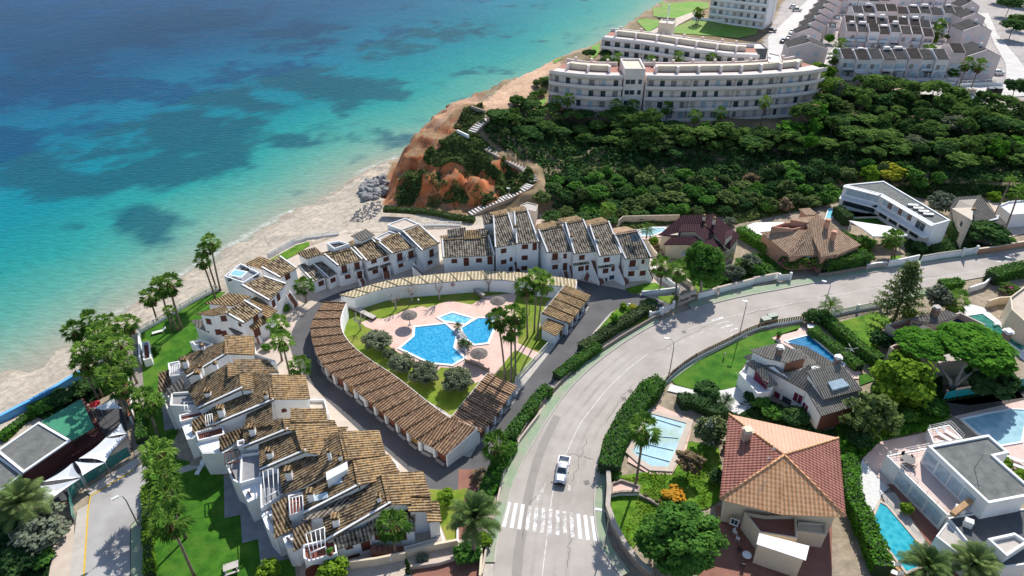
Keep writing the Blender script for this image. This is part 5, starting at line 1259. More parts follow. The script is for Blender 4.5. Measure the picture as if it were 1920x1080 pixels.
# tiered conifer by the mansion lawn
def tiered():
    B=W("S7 745,495"); p=A1("S7 905,45"); H_=min(((W(p,k*.1)-B).xy.length,k*.1) for k in range(50,260))[1]; H_=min(H_,17.); T_=W(p,H_)-B
    if T_.xy.length>2.5: T_=Vector((T_.x*2.5/T_.xy.length,T_.y*2.5/T_.xy.length,H_))
    r=root('norfolk_pine',B,'tall tiered conifer with feathery branches at the road side of the lawn','tree')
    m=MB(); m.tube([(0,0,-.1),(T_.x*.4,T_.y*.4,H_*.5),(T_.x,T_.y,H_)],[.3,.2,.05],7); child(mesh_only(m.build('trunk',BARK,None)),r,name='trunk')
    rng=np.random.RandomState(4);C=[];N=[];L=[]
    for i in range(15):
        t=.16+.8*i/14; z=H_*t; R_=(1-t)**.8*5.2+.5; nb=7
        for k in range(nb):
            a=k*6.283/nb+i*.5+rng.rand()*.4; 
            for j in range(60):
                q=.2+.8*rng.rand(); C.append((T_.x*t+math.cos(a)*R_*q+rng.normal()*.32,T_.y*t+math.sin(a)*R_*q+rng.normal()*.32,z-.35*q+.5*q*q+rng.normal()*.16)); N.append((rng.normal()*.4,rng.normal()*.4,1)); L.append(rng.rand())
    me=quads_mesh('crown',np.array(C),np.array(N),.42,L,LF_SCRUB,.7,rng); child(me,r,name='crown')
tiered()
# ---- hedges
def hedge(spec,w,h,mat,label,zg=0.,dens=26,name='hedge',leaf=.3,pts=None,z=None):
    P=smooth_line(pts or WW(spec,zg),4); zg=P[0].z; r=root(name,P[0],label,'hedge'); L_,R_=offs(P,w/2*.86); m=MB()
    o=P[0]
    for i in range(len(P)-1):
        q=[L_[i],R_[i],R_[i+1],L_[i+1]]; m.prism(ccw([Vector((v.x,v.y,zg+h*.9)) for v in q]),zg-.2)
    m.build('core',plain('hedge_core',(.02,.045,.012),.9),r)
    rng=np.random.RandomState(len(bpy.data.objects)); C=[];N=[]; 
    for i in range(len(P)-1):
        a,b=P[i],P[i+1]; u=(b-a); ln=u.length; u.normalize(); s=Vector((-u.y,u.x,0)); k=int(ln*(w+2*h)*dens)
        for _ in range(k):
            t=rng.rand()*ln; q=rng.rand()*(w+2*h); bl=.25*math.sin(t*1.7+i)+.12*rng.normal()
            if q<h: x,zz,nx,nz=-w/2-bl*.4,q,-1,.3
            elif q<h+w: x,zz,nx,nz=q-h-w/2,h+bl*.5,0,1
            else: x,zz,nx,nz=w/2+bl*.4,q-h-w,1,.3
            c=a+u*t+s*x; C.append((c.x-o.x,c.y-o.y,zg+zz-o.z)); n=s*nx; N.append((n.x+rng.normal()*.5,n.y+rng.normal()*.5,nz+rng.normal()*.4))
    C=np.array(C); me=quads_mesh('foliage',C,np.array(N),leaf*(.6+.8*rng.rand(len(C))),np.clip(rng.rand(len(C))*.7+.3*fbm(C[:,0],C[:,1],.6,3),0,1),mat,1.,rng); child(me,r,name='foliage'); return r
hedge("M1 850,600 700,680 560,770 420,850 260,950 60,1085",2.0,1.6,LF_WHTF,'flowering hedge with pale leaves along the entrance lawn')
hedge("L4 1925,480 1840,540 1760,600 1665,670",1.9,1.5,LF_HEDGE,'green hedge between driveway and road, upper length')
hedge("L4 1620,745 1550,800 1500,880 1430,970 1370,1060",1.9,1.5,LF_HEDGE,'green hedge between driveway and road, middle length')
hedge("S3 640,215 610,280 570,340 530,420 490,520 455,600",2.2,1.6,LF_GREEN,'leafy green hedge above the zebra crossing sidewalk')
hedge("S4 400,110 330,190 270,280 215,380 185,470 175,545",3.2,2.4,LF_HEDGE,'tall dark hedge between the road and the covered pool')
hedge("S6 20,740 90,690 150,665",2.4,2.2,LF_HEDGE,'short dark hedge at the gate of the curved lawn house')
hedge("S6 290,800 380,790 470,830 560,870 640,870",2.4,1.6,LF_DARK,'dark hedge dividing the white patio from the covered pool')
hedge("S7 205,450 300,530 400,620 520,720 640,800",1.8,2.2,LF_HEDGE,'clipped hedge along the left edge of the bright square lawn')
hedge("S7 150,560 250,630 340,700 430,770 500,830",1.8,1.4,LF_HEDGE,'lower clipped hedge beside the pink pool deck')
hedge("S7 1440,190 1560,150 1700,125 1800,110",2.8,2.4,LF_HEDGE,'thick clipped hedge by the road at the right edge')
hedge("S7 1080,235 1160,225 1230,215",2.,1.6,LF_GREEN,'bright clipped hedge behind the tiered conifer')
hedge("R4 1300,680 1400,740 1500,800 1580,850 1650,890",2.6,2.2,LF_GREEN,'broad bright hedge between maroon and sandy roofed houses')
hedge("R4 1385,860 1450,920 1510,965 1555,1000",1.8,1.4,LF_HEDGE,'low hedge inside the garden beside the olive trees')
hedge("R5 230,960 280,940 330,930 400,930 470,920 560,900",3.0,3.2,LF_HEDGE,'dark hedge on the roadside wall right of the bougainvillea')
hedge("R5 340,530 380,560 430,610",2.2,2.6,LF_DARK,'dark clipped hedge below the modern terrace')
hedge("R5 1180,640 1240,700 1320,760",2.2,2.2,LF_DARK,'dark hedge along the side of the grey roofed house')
hedge("R5 1100,370 1200,360 1380,375",2.4,2.4,LF_DARK,'dark hedge behind the modern white house')
hedge("R3 320,780 500,790 700,810 850,840 1000,862",1.6,1.0,LF_SCRUB,'long low hedge beside the sandy path under the red cliff')
hedge("S5 375,420 410,480 420,640 470,740 520,860 560,960 600,1080",2.4,2.4,LF_GREEN,'leafy hedge between red tiled house and lap pool')
hedge("L6 860,120 850,200 860,290",1.6,1.2,LF_HEDGE,'narrow hedge beside the alley at the garden edge')
hedge("L6 880,560 885,700 890,850 895,1000 900,1090",1.3,1.0,LF_LIME,'narrow bright hedge along the street below the palms')
hedge("L6 0,280 100,200 220,110",1.6,1.0,LF_GREEN,'low green hedge behind the blue wall')
hedge("R2 0,0 1,1",1,1,LF_GREEN,'x') if 0 else None
# ---- bushes with their own labels
def B(spec,w,h,crown,label,zg=0.,group=None,name='bush'):
    return bush(W(spec,zg),w,h,crown,label,'bush',group,name)
for sp,w,h,cr,lb in [("R4 1660,930",4.4,3.6,BOUG,'left bougainvillea bush with mixed purple flowers'),("R4 1760,930",5.0,4.0,BOUG,'middle bougainvillea bush with magenta flowers'),("R4 1860,940",4.4,3.6,BOUG,'right bougainvillea bush with pink flowers by the hedge'),("S7 1580,265",4.6,2.2,BOUG,'purple bougainvillea by the curved white wall'),
  ("R5 365,930",2.8,2.4,GREYB,'clipped round grey bush on the roadside hedge'),("S6 1285,175",4.,3.,DARKB,'dark round bush at the railing corner'),("S4 520,650",3.4,1.3,ORNG,'orange flowered shrub beside the huge tree'),
  ("S6 890,800",3.4,2.4,BUSHG,'leafy shrub with narrow leaves beside the white gable'),("S6 980,880",3.8,2.2,BUSHG,'lower leafy shrub near the peach tiled roof'),("S6 1150,920",4.6,2.6,DARKB,'dark shrub under the white gable wall'),("S6 830,770",2.8,2.2,DARKB,'dark shrub at the patio edge'),
  ("S5 640,220",2.6,1.6,LIME,'lime green shrub at the garden bend'),("S5 760,150",3.4,2.4,BUSHG,'shrub beside the round flower bed'),("S5 900,100",4.6,3.,BUSHG,'large shrub beside the green fence'),("S5 470,300",4.,3.,DARKB,'dark shrub beside the peach roof edge'),
  ("S5 1340,420",2.4,1.4,LIME,'bright hedge bush behind the flat roof'),("S5 1450,490",2.6,1.4,LIME,'second bright bush behind the flat roof'),
  ("L2 785,890",2.0,1.5,BROAD,'round green bush in the brown bed by the corner house'),("S1 1040,300",2.0,1.2,BUSHG,'low shrub at the foot of the twin palms'),
  ("M1 530,590",1.8,1.4,LIME,'yellow green bush left on the entrance lawn'),("M1 640,600",2.,1.3,YELB,'yellow bush at the tip of the entrance lawn'),("M1 820,590",3.4,2.2,DARKB,'blue green agave clump at the gate'),
  ("M5 1680,780",3.6,2.4,BUSHG,'green shrubs around the date palm foot'),("M5 1830,640",3.2,2.,LIME,'shrub beside the kerb near the date palm'),("M5 1240,800",1.8,1.,GREYB,'small spiky shrub behind the cream wall'),
  ("S3 460,430",4.2,.9,DRYB,'reddish low shrub bed at the driveway end'),("L5 780,840",5.,2.6,DARKB,'dark shrub mass under the palm grove left of the sails'),("L5 560,920",5.,1.8,DARKB,'dark shrub row beside the blue wall'),("L5 400,990",4.4,1.6,BUSHG,'shrub beside the green awning roof'),("L5 930,760",4.6,2.4,DARKB,'dark shrub between palm trunks'),
  ("L5 1400,490",2.4,1.6,BUSHG,'small bush on the lawn by the garden gate'),("L6 60,860",6.,2.6,DARKB,'dark shrub mass below the bottom left palm'),("L6 250,990",3.6,2.,BUSHG,'bush at the edge of the sandy bank'),("L6 120,1000",6.,2.6,DARKB,'dark bush at the bottom left edge'),
  ("R5 960,800",3.6,2.4,DARKB,'dark round bush below the white facade corner'),("R5 1095,810",3.,2.2,DARKB,'dark bush at the corner of the modern house'),("R5 560,790",4.2,3.8,BUSHG,'green shrub left of the palm pair'),("R5 530,740",3.,2.,WHTF,'white flowering shrub by the sandy roof'),("R5 860,560",1.,1.,BUSHG,'tiny shrub on the modern terrace'),
  ("R5 1520,410",4.6,2.4,LIME,'bright tree top behind the grey roofed house'),("R5 1640,740",3.2,1.4,BUSHG,'shrub on the orange wall at the right'),("R4 700,800",2.6,2.,DRYB,'brown shrub beside the cream wall'),("R4 660,760",3.,2.4,LIME,'lime shrub at the foot of the feather palm'),("R4 1350,980",4.,4.,WHTF,'silvery shrub behind the white road wall'),("R4 1430,990",4.,3.6,BUSHG,'green shrub behind the white road wall'),("R4 1230,600",3.,2.,GREYB,'grey shrub at the back corner of the maroon house'),
  ("S4 370,660",1.,.8,BOUG,'small pink flower shrub by the garden wall'),("S4 430,690",1.2,.9,BOUG,'pink flower shrub beside the huge tree'),("S4 750,570",2.8,2.,DARKB,'dark shrub at the red roof eave'),("S4 690,120",4.6,2.6,DARKB,'dark bushes beside the white patio'),("S4 210,560",2.,1.4,BUSHG,'bush at the top of the stone steps'),
  ("S7 650,650",4.6,3.4,DARKB,'dark garden trees before the mansion courtyard'),("S7 860,445",3.,2.2,LIME,'bright shrub at the foot of the tiered conifer'),("S7 1690,480",2.6,2.,DARKB,'dark bush at the right edge by the sandstone house'),("S7 1450,180",2.4,2.4,DRYB,'dry branching shrub at the hedge end')]:
    B(sp,w,h,cr,lb)
# ---- forest
def hgtv(x,y):
    i=np.clip(np.searchsorted(GX,x)-1,0,len(GX)-2); j=np.clip(np.searchsorted(GY,y)-1,0,len(GY)-2)
    fx=(x-GX[i])/(GX[i+1]-GX[i]); fy=(y-GY[j])/(GY[j+1]-GY[j])
    return (ZZ[i,j]*(1-fx)+ZZ[i+1,j]*fx)*(1-fy)+(ZZ[i,j+1]*(1-fx)+ZZ[i+1,j+1]*fx)*fy
def scatter_px(poly,dmin,n,seed):
    """well spaced ground points inside an outline"""
    Pw=[G(p) for p in A(poly)]; rng=np.random.RandomState(seed); x0=min(p.x for p in Pw);x1=max(p.x for p in Pw);y0=min(p.y for p in Pw);y1=max(p.y for p in Pw); out=[]
    for _ in range(n*40):
        x,y=rng.uniform(x0,x1),rng.uniform(y0,y1)
        if not inpoly(np.array([x]),np.array([y]),Pw)[0]: continue
        if all((x-a)**2+(y-b)**2>dmin*dmin for a,b in out): out.append((x,y))
        if len(out)>=n: break
    return out
fr=random.Random(9)
def forest(poly,dmin,n,seed,crown,wr,hr,label,group,name,cat='tree',isbush=False):
    for x,y in scatter_px(poly,dmin,n,seed):
        w=fr.uniform(*wr); h=fr.uniform(*hr); b=Vector((x,y,hgt(x,y)-.1))
        if isbush: bush(b,w,h,crown,label,cat,group,name)
        else: tree(b,h,w,crown,label,cat,group,name,ch=h*.66)
forest("F 1150,238 1300,262 1450,262 1500,240 1540,215 1560,175 1640,170 1760,178 1800,205 1900,222 2040,240 2060,330 1900,330 1750,325 1600,300 1480,290 1200,285",5.0,140,1,PINE+PINE+PINER+PINER+LOOSE+OLIVE[:1]+DARKB[:1],(4.6,11),(4.,8.5),'pine among the many on the wooded slope below the town','pines on the wooded slope','pine_tree')
forest("F 1000,205 1060,222 1150,232 1300,255 1480,262 1480,300 1200,300 1050,262 930,235 955,215",4.2,62,2,PINER+PINE+DARKB+LOOSE[1:],(4.5,7.5),(3.,5.),'dark tree on the shaded slope under the curved hotel','trees under the hotel','slope_tree')
forest("F 926,235 985,205 1015,225 1010,268 955,266",3.2,22,3,SCRUB+DARKB,(3.4,5.4),(2.2,3.6),'mound of bush beside the top of the cliff stairs','bushes at the cliff stairs','bush','bush',True)
forest("F 1030,350 1100,330 1220,325 1330,335 1390,350 1440,400 1310,404 1230,408 1180,420 1110,428 1015,415 1012,392",3.6,62,4,SCRUB+BUSHG+DARKB,(3.4,6.2),(2.4,4.2),'mixed green bush behind the row of white houses','bushes behind the row houses','bush','bush',True)
forest("F 1380,340 1480,318 1560,322 1640,318 1720,325 1760,345 1790,360 1720,352 1620,350 1570,352 1545,382 1480,400 1400,395",3.8,44,5,SCRUB+BUSHG+DARKB+DRYB,(3.6,6.2),(2.6,4.4),'mixed bush between the wooded slope and the villas','bushes behind the villas','bush','bush',True)
for sp,w,h,cr,lb in [("F 1668,335",8.,4.6,YELB,'large yellow green mound bush behind the modern white house'),("F 1630,335",6.,4.,LIME,'bright green bush left of the yellow mound'),("F 1702,336",6.,4.,BUSHG,'green bush right of the yellow mound')]: bush(G(sp),w,h,cr,lb,'bush',None,'bush')
forest("F 1500,170 1530,135 1570,150 1570,200 1530,215",4.5,12,6,PINER+LIME,(4.5,7),(4,6),'green tree beside the hotel end','trees beside the hotel end','slope_tree')
forest("F 1850,-30 1880,30 1890,95 1925,110 2080,110 2080,-60",7.,22,7,DARKB+PINER,(8,12),(6,9),'big dark tree at the top right beyond the street','trees beyond the far street','dark_tree')
for sp,w,h,lb in [("F 1897,185",8.,6.5,'round dark tree at the right end of the parking'),("F 1135,112",5.,3.5,'dark tree at the end of the white hotel wing'),("F 1105,112",5,4,'dark bushy tree on the promenade by the hotel')]:
    b=G(sp); tree(b,h,w,DARKB,lb,'tree',None,'dark_tree',ch=h*.8)
forest("F 958,205 1000,165 1025,150 1030,175 985,205",3.,9,12,BUSHG+SCRUB,(3.,4.6),(1.8,3.),'bush along the promenade wall left of the hotel','promenade bushes','bush','bush',True)
# carpets nobody could count
def carpet(name,poly,n,size,mat,seed,hgt_off=.4,label=None,patch=.0,psc=.12):
    Pw=[G(p) for p in A(poly)]; rng=np.random.RandomState(seed); x0=min(p.x for p in Pw);x1=max(p.x for p in Pw);y0=min(p.y for p in Pw);y1=max(p.y for p in Pw)
    x=rng.uniform(x0,x1,n*4);y=rng.uniform(y0,y1,n*4); k=inpoly(x,y,Pw); x,y=x[k],y[k]
    if patch>0: f=fbm(x,y,psc,seed); k=f>patch; x,y=x[k],y[k]
    x,y=x[:n],y[:n]; bumpy=fbm(x,y,.25,seed+1); z=hgtv(x,y)+(bumpy-.3)*hgt_off*2.2*rng.rand(len(x))
    C=np.stack([x,y,z],1); N=rng.normal(size=C.shape)*.5+np.array((0,0,1)); me=quads_mesh(name,C,N,size*(.5+rng.rand(len(x))),np.clip(rng.rand(len(x))*.6+.4*fbm(x,y,.12,seed+3),0,1),mat,1.,rng)
    o=bpy.data.objects.new(name,me); COL.objects.link(o); tag(o,label or 'low dense scrub covering the slope',None,None,'stuff'); return o
carpet('undergrowth',"F 905,240 985,205 1150,232 1480,258 1545,205 1580,160 1800,190 2060,240 2060,345 1800,352 1560,345 1545,385 1440,402 1200,405 1035,398 1024,342 1002,303 950,283 918,262",52000,.95,LF_DARK,1,1.7)  # dark greens stand in for the shade on this slope
carpet('scrub',"F 862,250 905,262 940,290 1000,325 1000,345 930,338 900,322 830,312 795,300 800,282 835,262",20000,.6,LF_SCRUB,2,1.2,'low grey green scrub on the headland',.34,.2)
carpet('scrub',"F 740,385 745,345 775,318 800,318 790,350 770,385",3400,.55,LF_SCRUB,3,1.0,'scrub on the cliff foot',.40,.2)
carpet('scrub',"F 835,360 870,355 880,375 850,380 820,385 830,370",1100,.5,LF_SCRUB,4,1.0,'tuft of scrub on the red cliff',.35,.2)
carpet('scrub',"F 870,205 905,195 910,230 885,245 850,240",2600,.5,LF_SCRUB,5,.9,'scrub on the headland top',.42,.2)
carpet('scrub',"F 735,380 750,335 800,312 935,325 945,360 890,395 800,392",2600,.45,LF_SCRUB,7,.7,'sparse tufts on the red cliff face',.50,.3)
carpet('scrub',"F 930,330 1000,350 955,370 900,395 930,350",2400,.5,LF_SCRUB,6,.9,'scrub by the lower stairs',.42,.2)
carpet('rough_grass',"S4 190,600 240,560 320,560 400,520 520,540 560,360 700,380 740,640 700,720 440,700 380,800 260,880 200,740",14000,.3,LF_LIME,8,.35,'rough bright grass of the garden')
# ---------------------------------------------------------------- pools
def water(name,a,b,sc=1.1,rough=.06):
    m,nt,bs=node_mat(name); v=nn(nt,'ShaderNodeTexVoronoi',feature='SMOOTH_F1'); v.inputs['Scale'].default_value=sc; v.inputs['Smoothness'].default_value=.6
    g=nn(nt,'ShaderNodeNewGeometry'); mp=nn(nt,'ShaderNodeVectorMath',operation='ADD'); lk(nt,g.outputs['Position'],mp.inputs[0])
    n=nn(nt,'ShaderNodeTexNoise'); n.inputs['Scale'].default_value=.9; lk(nt,g.outputs['Position'],n.inputs['Vector']); lk(nt,n.outputs['Color'],mp.inputs[1]); lk(nt,mp.outputs[0],v.inputs['Vector'])
    lk(nt,mixc(nt,ramp(nt,v.outputs['Distance'],.25,.75),a,b),bs.inputs['Base Color']); bs.inputs['Roughness'].default_value=rough; bs.inputs['IOR'].default_value=1.33  # caustic light ripple painted into the water colour
    bump(nt,bs,noise(nt,2.2,3,.5),.25,.05); MATS[name]=m; return m
W_POOL=water('pool_water',(.012,.25,.47),(.06,.38,.60),2.2); W_PALE=water('paddling_water',(.10,.42,.58),(.25,.58,.70),1.5); W_LAP=water('lap_pool_water',(.01,.30,.40),(.05,.42,.50),1.3); W_DEEP=water('deep_pool_water',(.008,.13,.29),(.02,.19,.36),1.0); W_GREEN=water('green_pool_water',(.01,.13,.10),(.03,.22,.15),1.0); W_SHAL=water('shallow_pool_water',(.24,.43,.49),(.34,.53,.58),.8)
def pool(label,spec,mat,rim=.45,rimmat=None,zb=.05,name='swimming_pool',dz=.14,extra=None):
    P=ccw(WW(spec,zb)); r=root(name,P[0],label,'pool'); O=inflate(P,rim); n=len(P); m=MB(); zt=zb+dz
    for i in range(n):
        j=(i+1)%n; f=lambda v,z:Vector((v.x,v.y,z))
        m.face([f(P[i],zt),f(P[j],zt),f(O[j],zt),f(O[i],zt)]); m.face([f(P[j],zt),f(P[i],zt),f(P[i],zb-.3),f(P[j],zb-.3)]); m.face([f(O[i],zt),f(O[j],zt),f(O[j],zb-.3),f(O[i],zb-.3)])
    m.build('rim',rimmat or WHITE,r,fixn=False)
    w=MB(); w.face([Vector((p.x,p.y,zb+.03)) for p in P]); w.build('water',mat,r)
    if extra: extra(r)
    return r
def mainsteps(r):
    m=MB(); c=W("L4 1055,545",.09)
    for k in range(3): m.box(W("L4 %d,%d"%(1062-k*14,540+k*2),.085-.0*k),.5,1.6,.03+.002*k,(1,.6,0))
    m.build('steps',W_PALE,r)
pool('large angular blue swimming pool in the pink deck',"L4 790,345 975,325 1045,385 1025,470 1090,535 1020,575 880,562 700,475 785,402",W_POOL,zb=.07,extra=mainsteps)
pool('smaller blue pool right of the rock island',"L4 1180,290 1262,290 1275,352 1237,440 1160,450 1096,406 1080,350",W_POOL,zb=.07)
pool('pale shallow paddling pool behind the two big pools',"L4 940,285 1020,256 1140,290 1102,322 972,305",W_PALE,zb=.065,name='paddling_pool')
r=root('rock_island',W("L4 1070,430"),'pale rock island with small plants between the two pools','rocks'); m=MB(); rng=random.Random(3)
ROCK=mottled('pale_rock',(.34,.32,.30),(.56,.54,.51),1.2,.9,6,.5)
def rock(m,c,s,rng):
    n=14; pts=[]
    bmx=bmesh.new(); bmesh.ops.create_icosphere(bmx,subdivisions=2,radius=1); k=Vector((rng.uniform(.7,1.3),rng.uniform(.7,1.3),rng.uniform(.5,.9)))
    ph=rng.uniform(0,9)
    V=[]
    for v in bmx.verts:
        d=1+.22*math.sin(v.co.x*3.1+ph)+.18*math.sin(v.co.y*4.3+ph*2)+.15*math.sin(v.co.z*5+ph*3); V.append(Vector((v.co.x*k.x*s*d+c.x,v.co.y*k.y*s*d+c.y,v.co.z*k.z*s*d+c.z)))
    m.mesh(V,[tuple(v.index for v in f.verts) for f in bmx.faces]); bmx.free()
for t in range(16): rock(m,W("L4 %d,%d"%(1058+t*3+rng.randint(-14,14),360+t*8),.25),rng.uniform(.35,.75),rng)
m.build('rock_mass',ROCK,r)
for sp,w in [("L4 1055,335",1.6),("L4 1080,440",2.0),("L4 1120,455",1.6)]: palm(sp,None,.9,w*1.3,'small plant on the rock island between the pools','plants on the rock island','cycad','island_plant','plant',r=.08)
r=pool('empty covered pool with faded blue lining and leaf litter in the rough garden',"S4 395,215 588,268 535,400 490,500 400,495 345,460 300,420",mottled('faded_lining',(.13,.34,.46),(.30,.50,.56),.35,.5,4,.1,c=(.13,.24,.16)),.9,PAVE,zb=.07,name='covered_pool')
m=MB()
for a,b in [("S4 430,245","S4 560,285"),("S4 385,330","S4 545,345"),("S4 345,370","S4 520,410"),("S4 320,420","S4 500,470")]: m.tube([W(a,.14),W(b,.14)],.09,5)
m.build('cover_bar',plain('pale_blue_bar',(.45,.62,.70),.6),r)
pool('rectangular deep blue pool behind the grey roofed house',"S6 1100,322 1265,277 1530,495 1480,540 1330,450",W_DEEP,.3,WHITE)
pool('long narrow turquoise lap pool beside the wooden deck',"S5 520,745 570,730 605,645 640,665 915,990 760,1055",W_LAP,.35,PAVE)
pool('pale shallow freeform pool in the pink terrace at the right edge',"S5 1095,150 1250,115 1400,90 1475,95 1440,280 1325,300 1190,230",W_SHAL,.3,WHITE)
pool('long green pool along the white mansion deck',"S7 1282,437 1395,420 1720,655 1680,690 1500,570",W_GREEN,.25,WHITE)
pool('small oval pool behind the maroon roofed house',"R4 560,650 640,630 740,632 755,650 700,668 640,690 575,690",W_SHAL,.4,WHITE)
pool('narrow bright pool beside the palm before the modern house',"R5 295,490 335,485 320,560 270,570",W_PALE,.2,WHITE)
# paving and lawns on the villa side
STONE=mottled('white_stone_paving',(.52,.51,.49),(.72,.71,.69),2.5,.8,6,.2)
PINKL=mottled('light_pink_paving',(.58,.42,.36),(.68,.52,.46),.8,.85,5,.15)
flat('lawn',"S6 232,605 400,490 640,365 900,245 1215,190 1180,240 985,292 1050,342 850,392 740,560 800,640 620,684 400,682 265,642",.03,LAWND)
flat('stone_patio',"S6 205,690 228,640 400,684 620,686 800,642 900,720 860,800 740,868 480,755",.035,STONE)
flat('pool_surround',"S6 985,290 1210,215 1335,240 1660,555 1640,600 1500,600 1060,345",.03,PINKL)
flat('lawn',"S6 1640,570 1700,560 1760,610 1650,650",.035,LAWND)
flat('lawn',"S7 305,492 640,400 760,470 640,545 655,775 560,725",.035,LAWN)
flat('covered_pool_surround',"S4 440,170 625,250 590,400 510,540 390,535 275,470 285,420 400,200",.03,PINK)
flat('garden_lawn',"S4 170,560 240,545 400,520 520,540 560,360 760,380 790,660 700,720 440,760 280,960 195,760",.02,LAWN)
flat('red_terrace',"S4 740,700 1364,780 1364,1200 560,1200 780,900",.03,TERRA)
flat('white_deck',"S7 1215,395 1300,345 1400,370 1590,525 1700,700 1700,760 1500,590",.03,STONE)
flat('pink_terrace',"S5 1040,130 1470,30 1600,60 1600,520 1461,500 1370,350 1250,240",.03,PINKL)
flat('pink_terrace',"S5 500,380 600,280 870,228 890,312 660,380 720,520 650,560",.03,PINKL)
flat('gravel_path',"S5 440,560 500,385 650,560 610,600 600,640 520,740 470,722",.035,STONE)
flat('grey_deck',"S5 612,590 690,580 960,950 1000,1080 960,1080 640,660",.035,CONC)
flat('red_terrace',"S5 640,530 760,545 1040,900 1120,1080 1010,1080 690,580",.04,TERRA)
flat('wood_deck',"S5 515,790 570,845 760,1060 800,1100 620,1100 600,1000",.035,WOODL)
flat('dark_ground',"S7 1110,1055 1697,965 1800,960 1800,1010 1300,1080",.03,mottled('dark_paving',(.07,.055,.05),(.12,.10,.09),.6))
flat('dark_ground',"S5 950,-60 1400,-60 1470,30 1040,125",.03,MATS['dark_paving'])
flat('pool_terrace',"R4 540,690 560,640 760,620 740,690 600,720",.02,PINKL)
flat('tarred_yard',"R4 1290,640 1420,590 1640,585 1560,660 1480,740 1420,740",.03,mottled('wet_white_floor',(.55,.57,.60),(.75,.77,.8),.5,.25,4,.1))
flat('lawn',"M1 1350,290 1560,340 1560,380 1400,420 1330,380",.03,LAWN)
flat('lawn',"R5 460,540 620,530 720,600 640,640 500,590",.03,LAWND)
flat('walled_path',"M1 870,130 1120,60 1330,420 1180,440 1100,360",.02,MATS['alley_paving'])
flat('lawn',"R5 1500,440 1560,385 1680,390 1660,440",.03,LAWN)
flat('lawn',"R5 755,870 760,840 840,835 835,865",.03,LAWN)
flat('courtyard',"R5 1480,420 1760,400 1900,640 1640,700 1560,540",.01,PAVE)
carpet('garden_planting',"S7 640,830 760,700 1100,760 1100,1000 1500,960 1697,900 1697,980 1150,1050 900,1100 560,1060",9000,.5,LF_DARK,21,.5,'dense planting under the garden trees')
carpet('garden_planting',"S5 340,200 500,60 780,-20 1000,60 1030,130 870,220 620,270 480,390 380,420",8000,.5,LF_GREEN,22,.5,'dense planting of the villa garden')
carpet('garden_planting',"S6 660,880 740,800 860,720 1060,800 1350,1010 1560,940 1680,1010 1400,1040 1100,960 800,900",5000,.45,LF_DARK,23,.5,'shrubs between the villas')
carpet('garden_planting',"M1 1250,200 1700,150 1990,240 1990,330 1560,380 1300,330",4500,.45,LF_HEDGE,24,.5,'planting behind the road wall')
carpet('garden_planting',"R5 380,640 560,720 640,860 560,900 480,850 520,760",2500,.45,LF_HEDGE,25,.5,'planting beside the sandy roof house')
carpet('garden_planting',"R5 860,720 1180,700 1500,760 1640,700 1700,760 1400,790 1290,790 960,880 870,840",5000,.45,LF_DARK,26,.5,'planting before the roadside villas')
carpet('garden_planting',"R4 1280,860 1480,820 1690,960 1680,1010 1400,1040 1250,1060 1230,1000",3500,.45,LF_HEDGE,27,.5,'planting below the long hedge')
carpet('garden_planting',"R5 720,330 1000,300 1380,300 1760,330 1760,400 1380,400 1200,460 1060,420",9000,.6,LF_DARK,28,.8,'dark planting behind the villas')
carpet('garden_planting',"R4 0,570 120,520 420,550 420,640 660,620 1180,540 1270,600 1900,470 2100,420 2100,330 1500,330 900,400 0,440",30000,.6,LF_SCRUB,29,1.0,'bushy edge between hillside and gardens')
carpet('garden_planting',"L5 300,1040 700,860 820,700 1100,640 1120,760 980,860 820,930 700,900 420,1090",7000,.5,LF_DARK,30,.6,'dark planting under the beach palms')
carpet('garden_planting',"L6 -40,700 330,740 300,900 290,1090 -40,1090",9000,.5,LF_DARK,31,.6,'dark planting under the corner date palm')
# ---------------------------------------------------------------- parasols and pool yard furniture
THATCH=mottled('parasol_thatch',(.10,.085,.075),(.20,.175,.155),2.,.9,14,.5)
def parasol(top,basep,label):
    B_=W(basep,.06); r=root('thatched_parasol',B_,label,'parasol','thatched parasols by the pool'); m=MB(); K=20; R_=1.55; z=2.25
    V=[Vector((0,0,z+.55))+B_]; 
    for i in range(K): a=i*2*math.pi/K; V.append(B_+Vector((math.cos(a)*R_*(1+.03*(i%2)),math.sin(a)*R_*(1+.03*(i%2)),z-.05*(i%2))))
    m.mesh(V,[(0,1+i,1+(i+1)%K) for i in range(K)]); 
    m.mesh([v-Vector((0,0,.08)) for v in V],[(0,1+(i+1)%K,1+i) for i in range(K)])
    m.build('canopy',THATCH,r,fixn=False); p=MB(); p.tube([B_,B_+Vector((0,0,z+.4))],.06,6); p.build('pole',BARK,r); f=MB(); f.box(B_,.6,.6,.12); f.build('foot',CONC,r)
parasol("L4 773,250","L4 757,325",'thatched parasol left of the paddling pool on the pink deck'); parasol("L4 1303,178","L4 1303,235",'thatched parasol behind the smaller pool near the rear lawn'); parasol("L4 1210,475","L4 1187,565",'thatched parasol at the front right corner of the deck')
STONEW=mottled('stone_wall',(.20,.16,.125),(.36,.30,.25),2.2,.9,7,.5,.15,.35,.65)
wall_along(WW("L4 1128,100 1218,170",0),1.0,.5,STONEW,'low_wall','low stone wall beside the steps behind the smaller pool','wall',cap=CONC)
wall_along(WW("L4 1100,560 1180,590 1245,620",0),.9,.3,STONEW,'low_wall','low brick wall with railing at the front of the pool deck','wall',cap=PINK)
wall_along(WW("L4 385,225 460,258 540,298",0),.5,.9,DARKM,'ramp_wall','dark ramp wall beside the shower deck on the left of the yard','wall',cap=CONC)
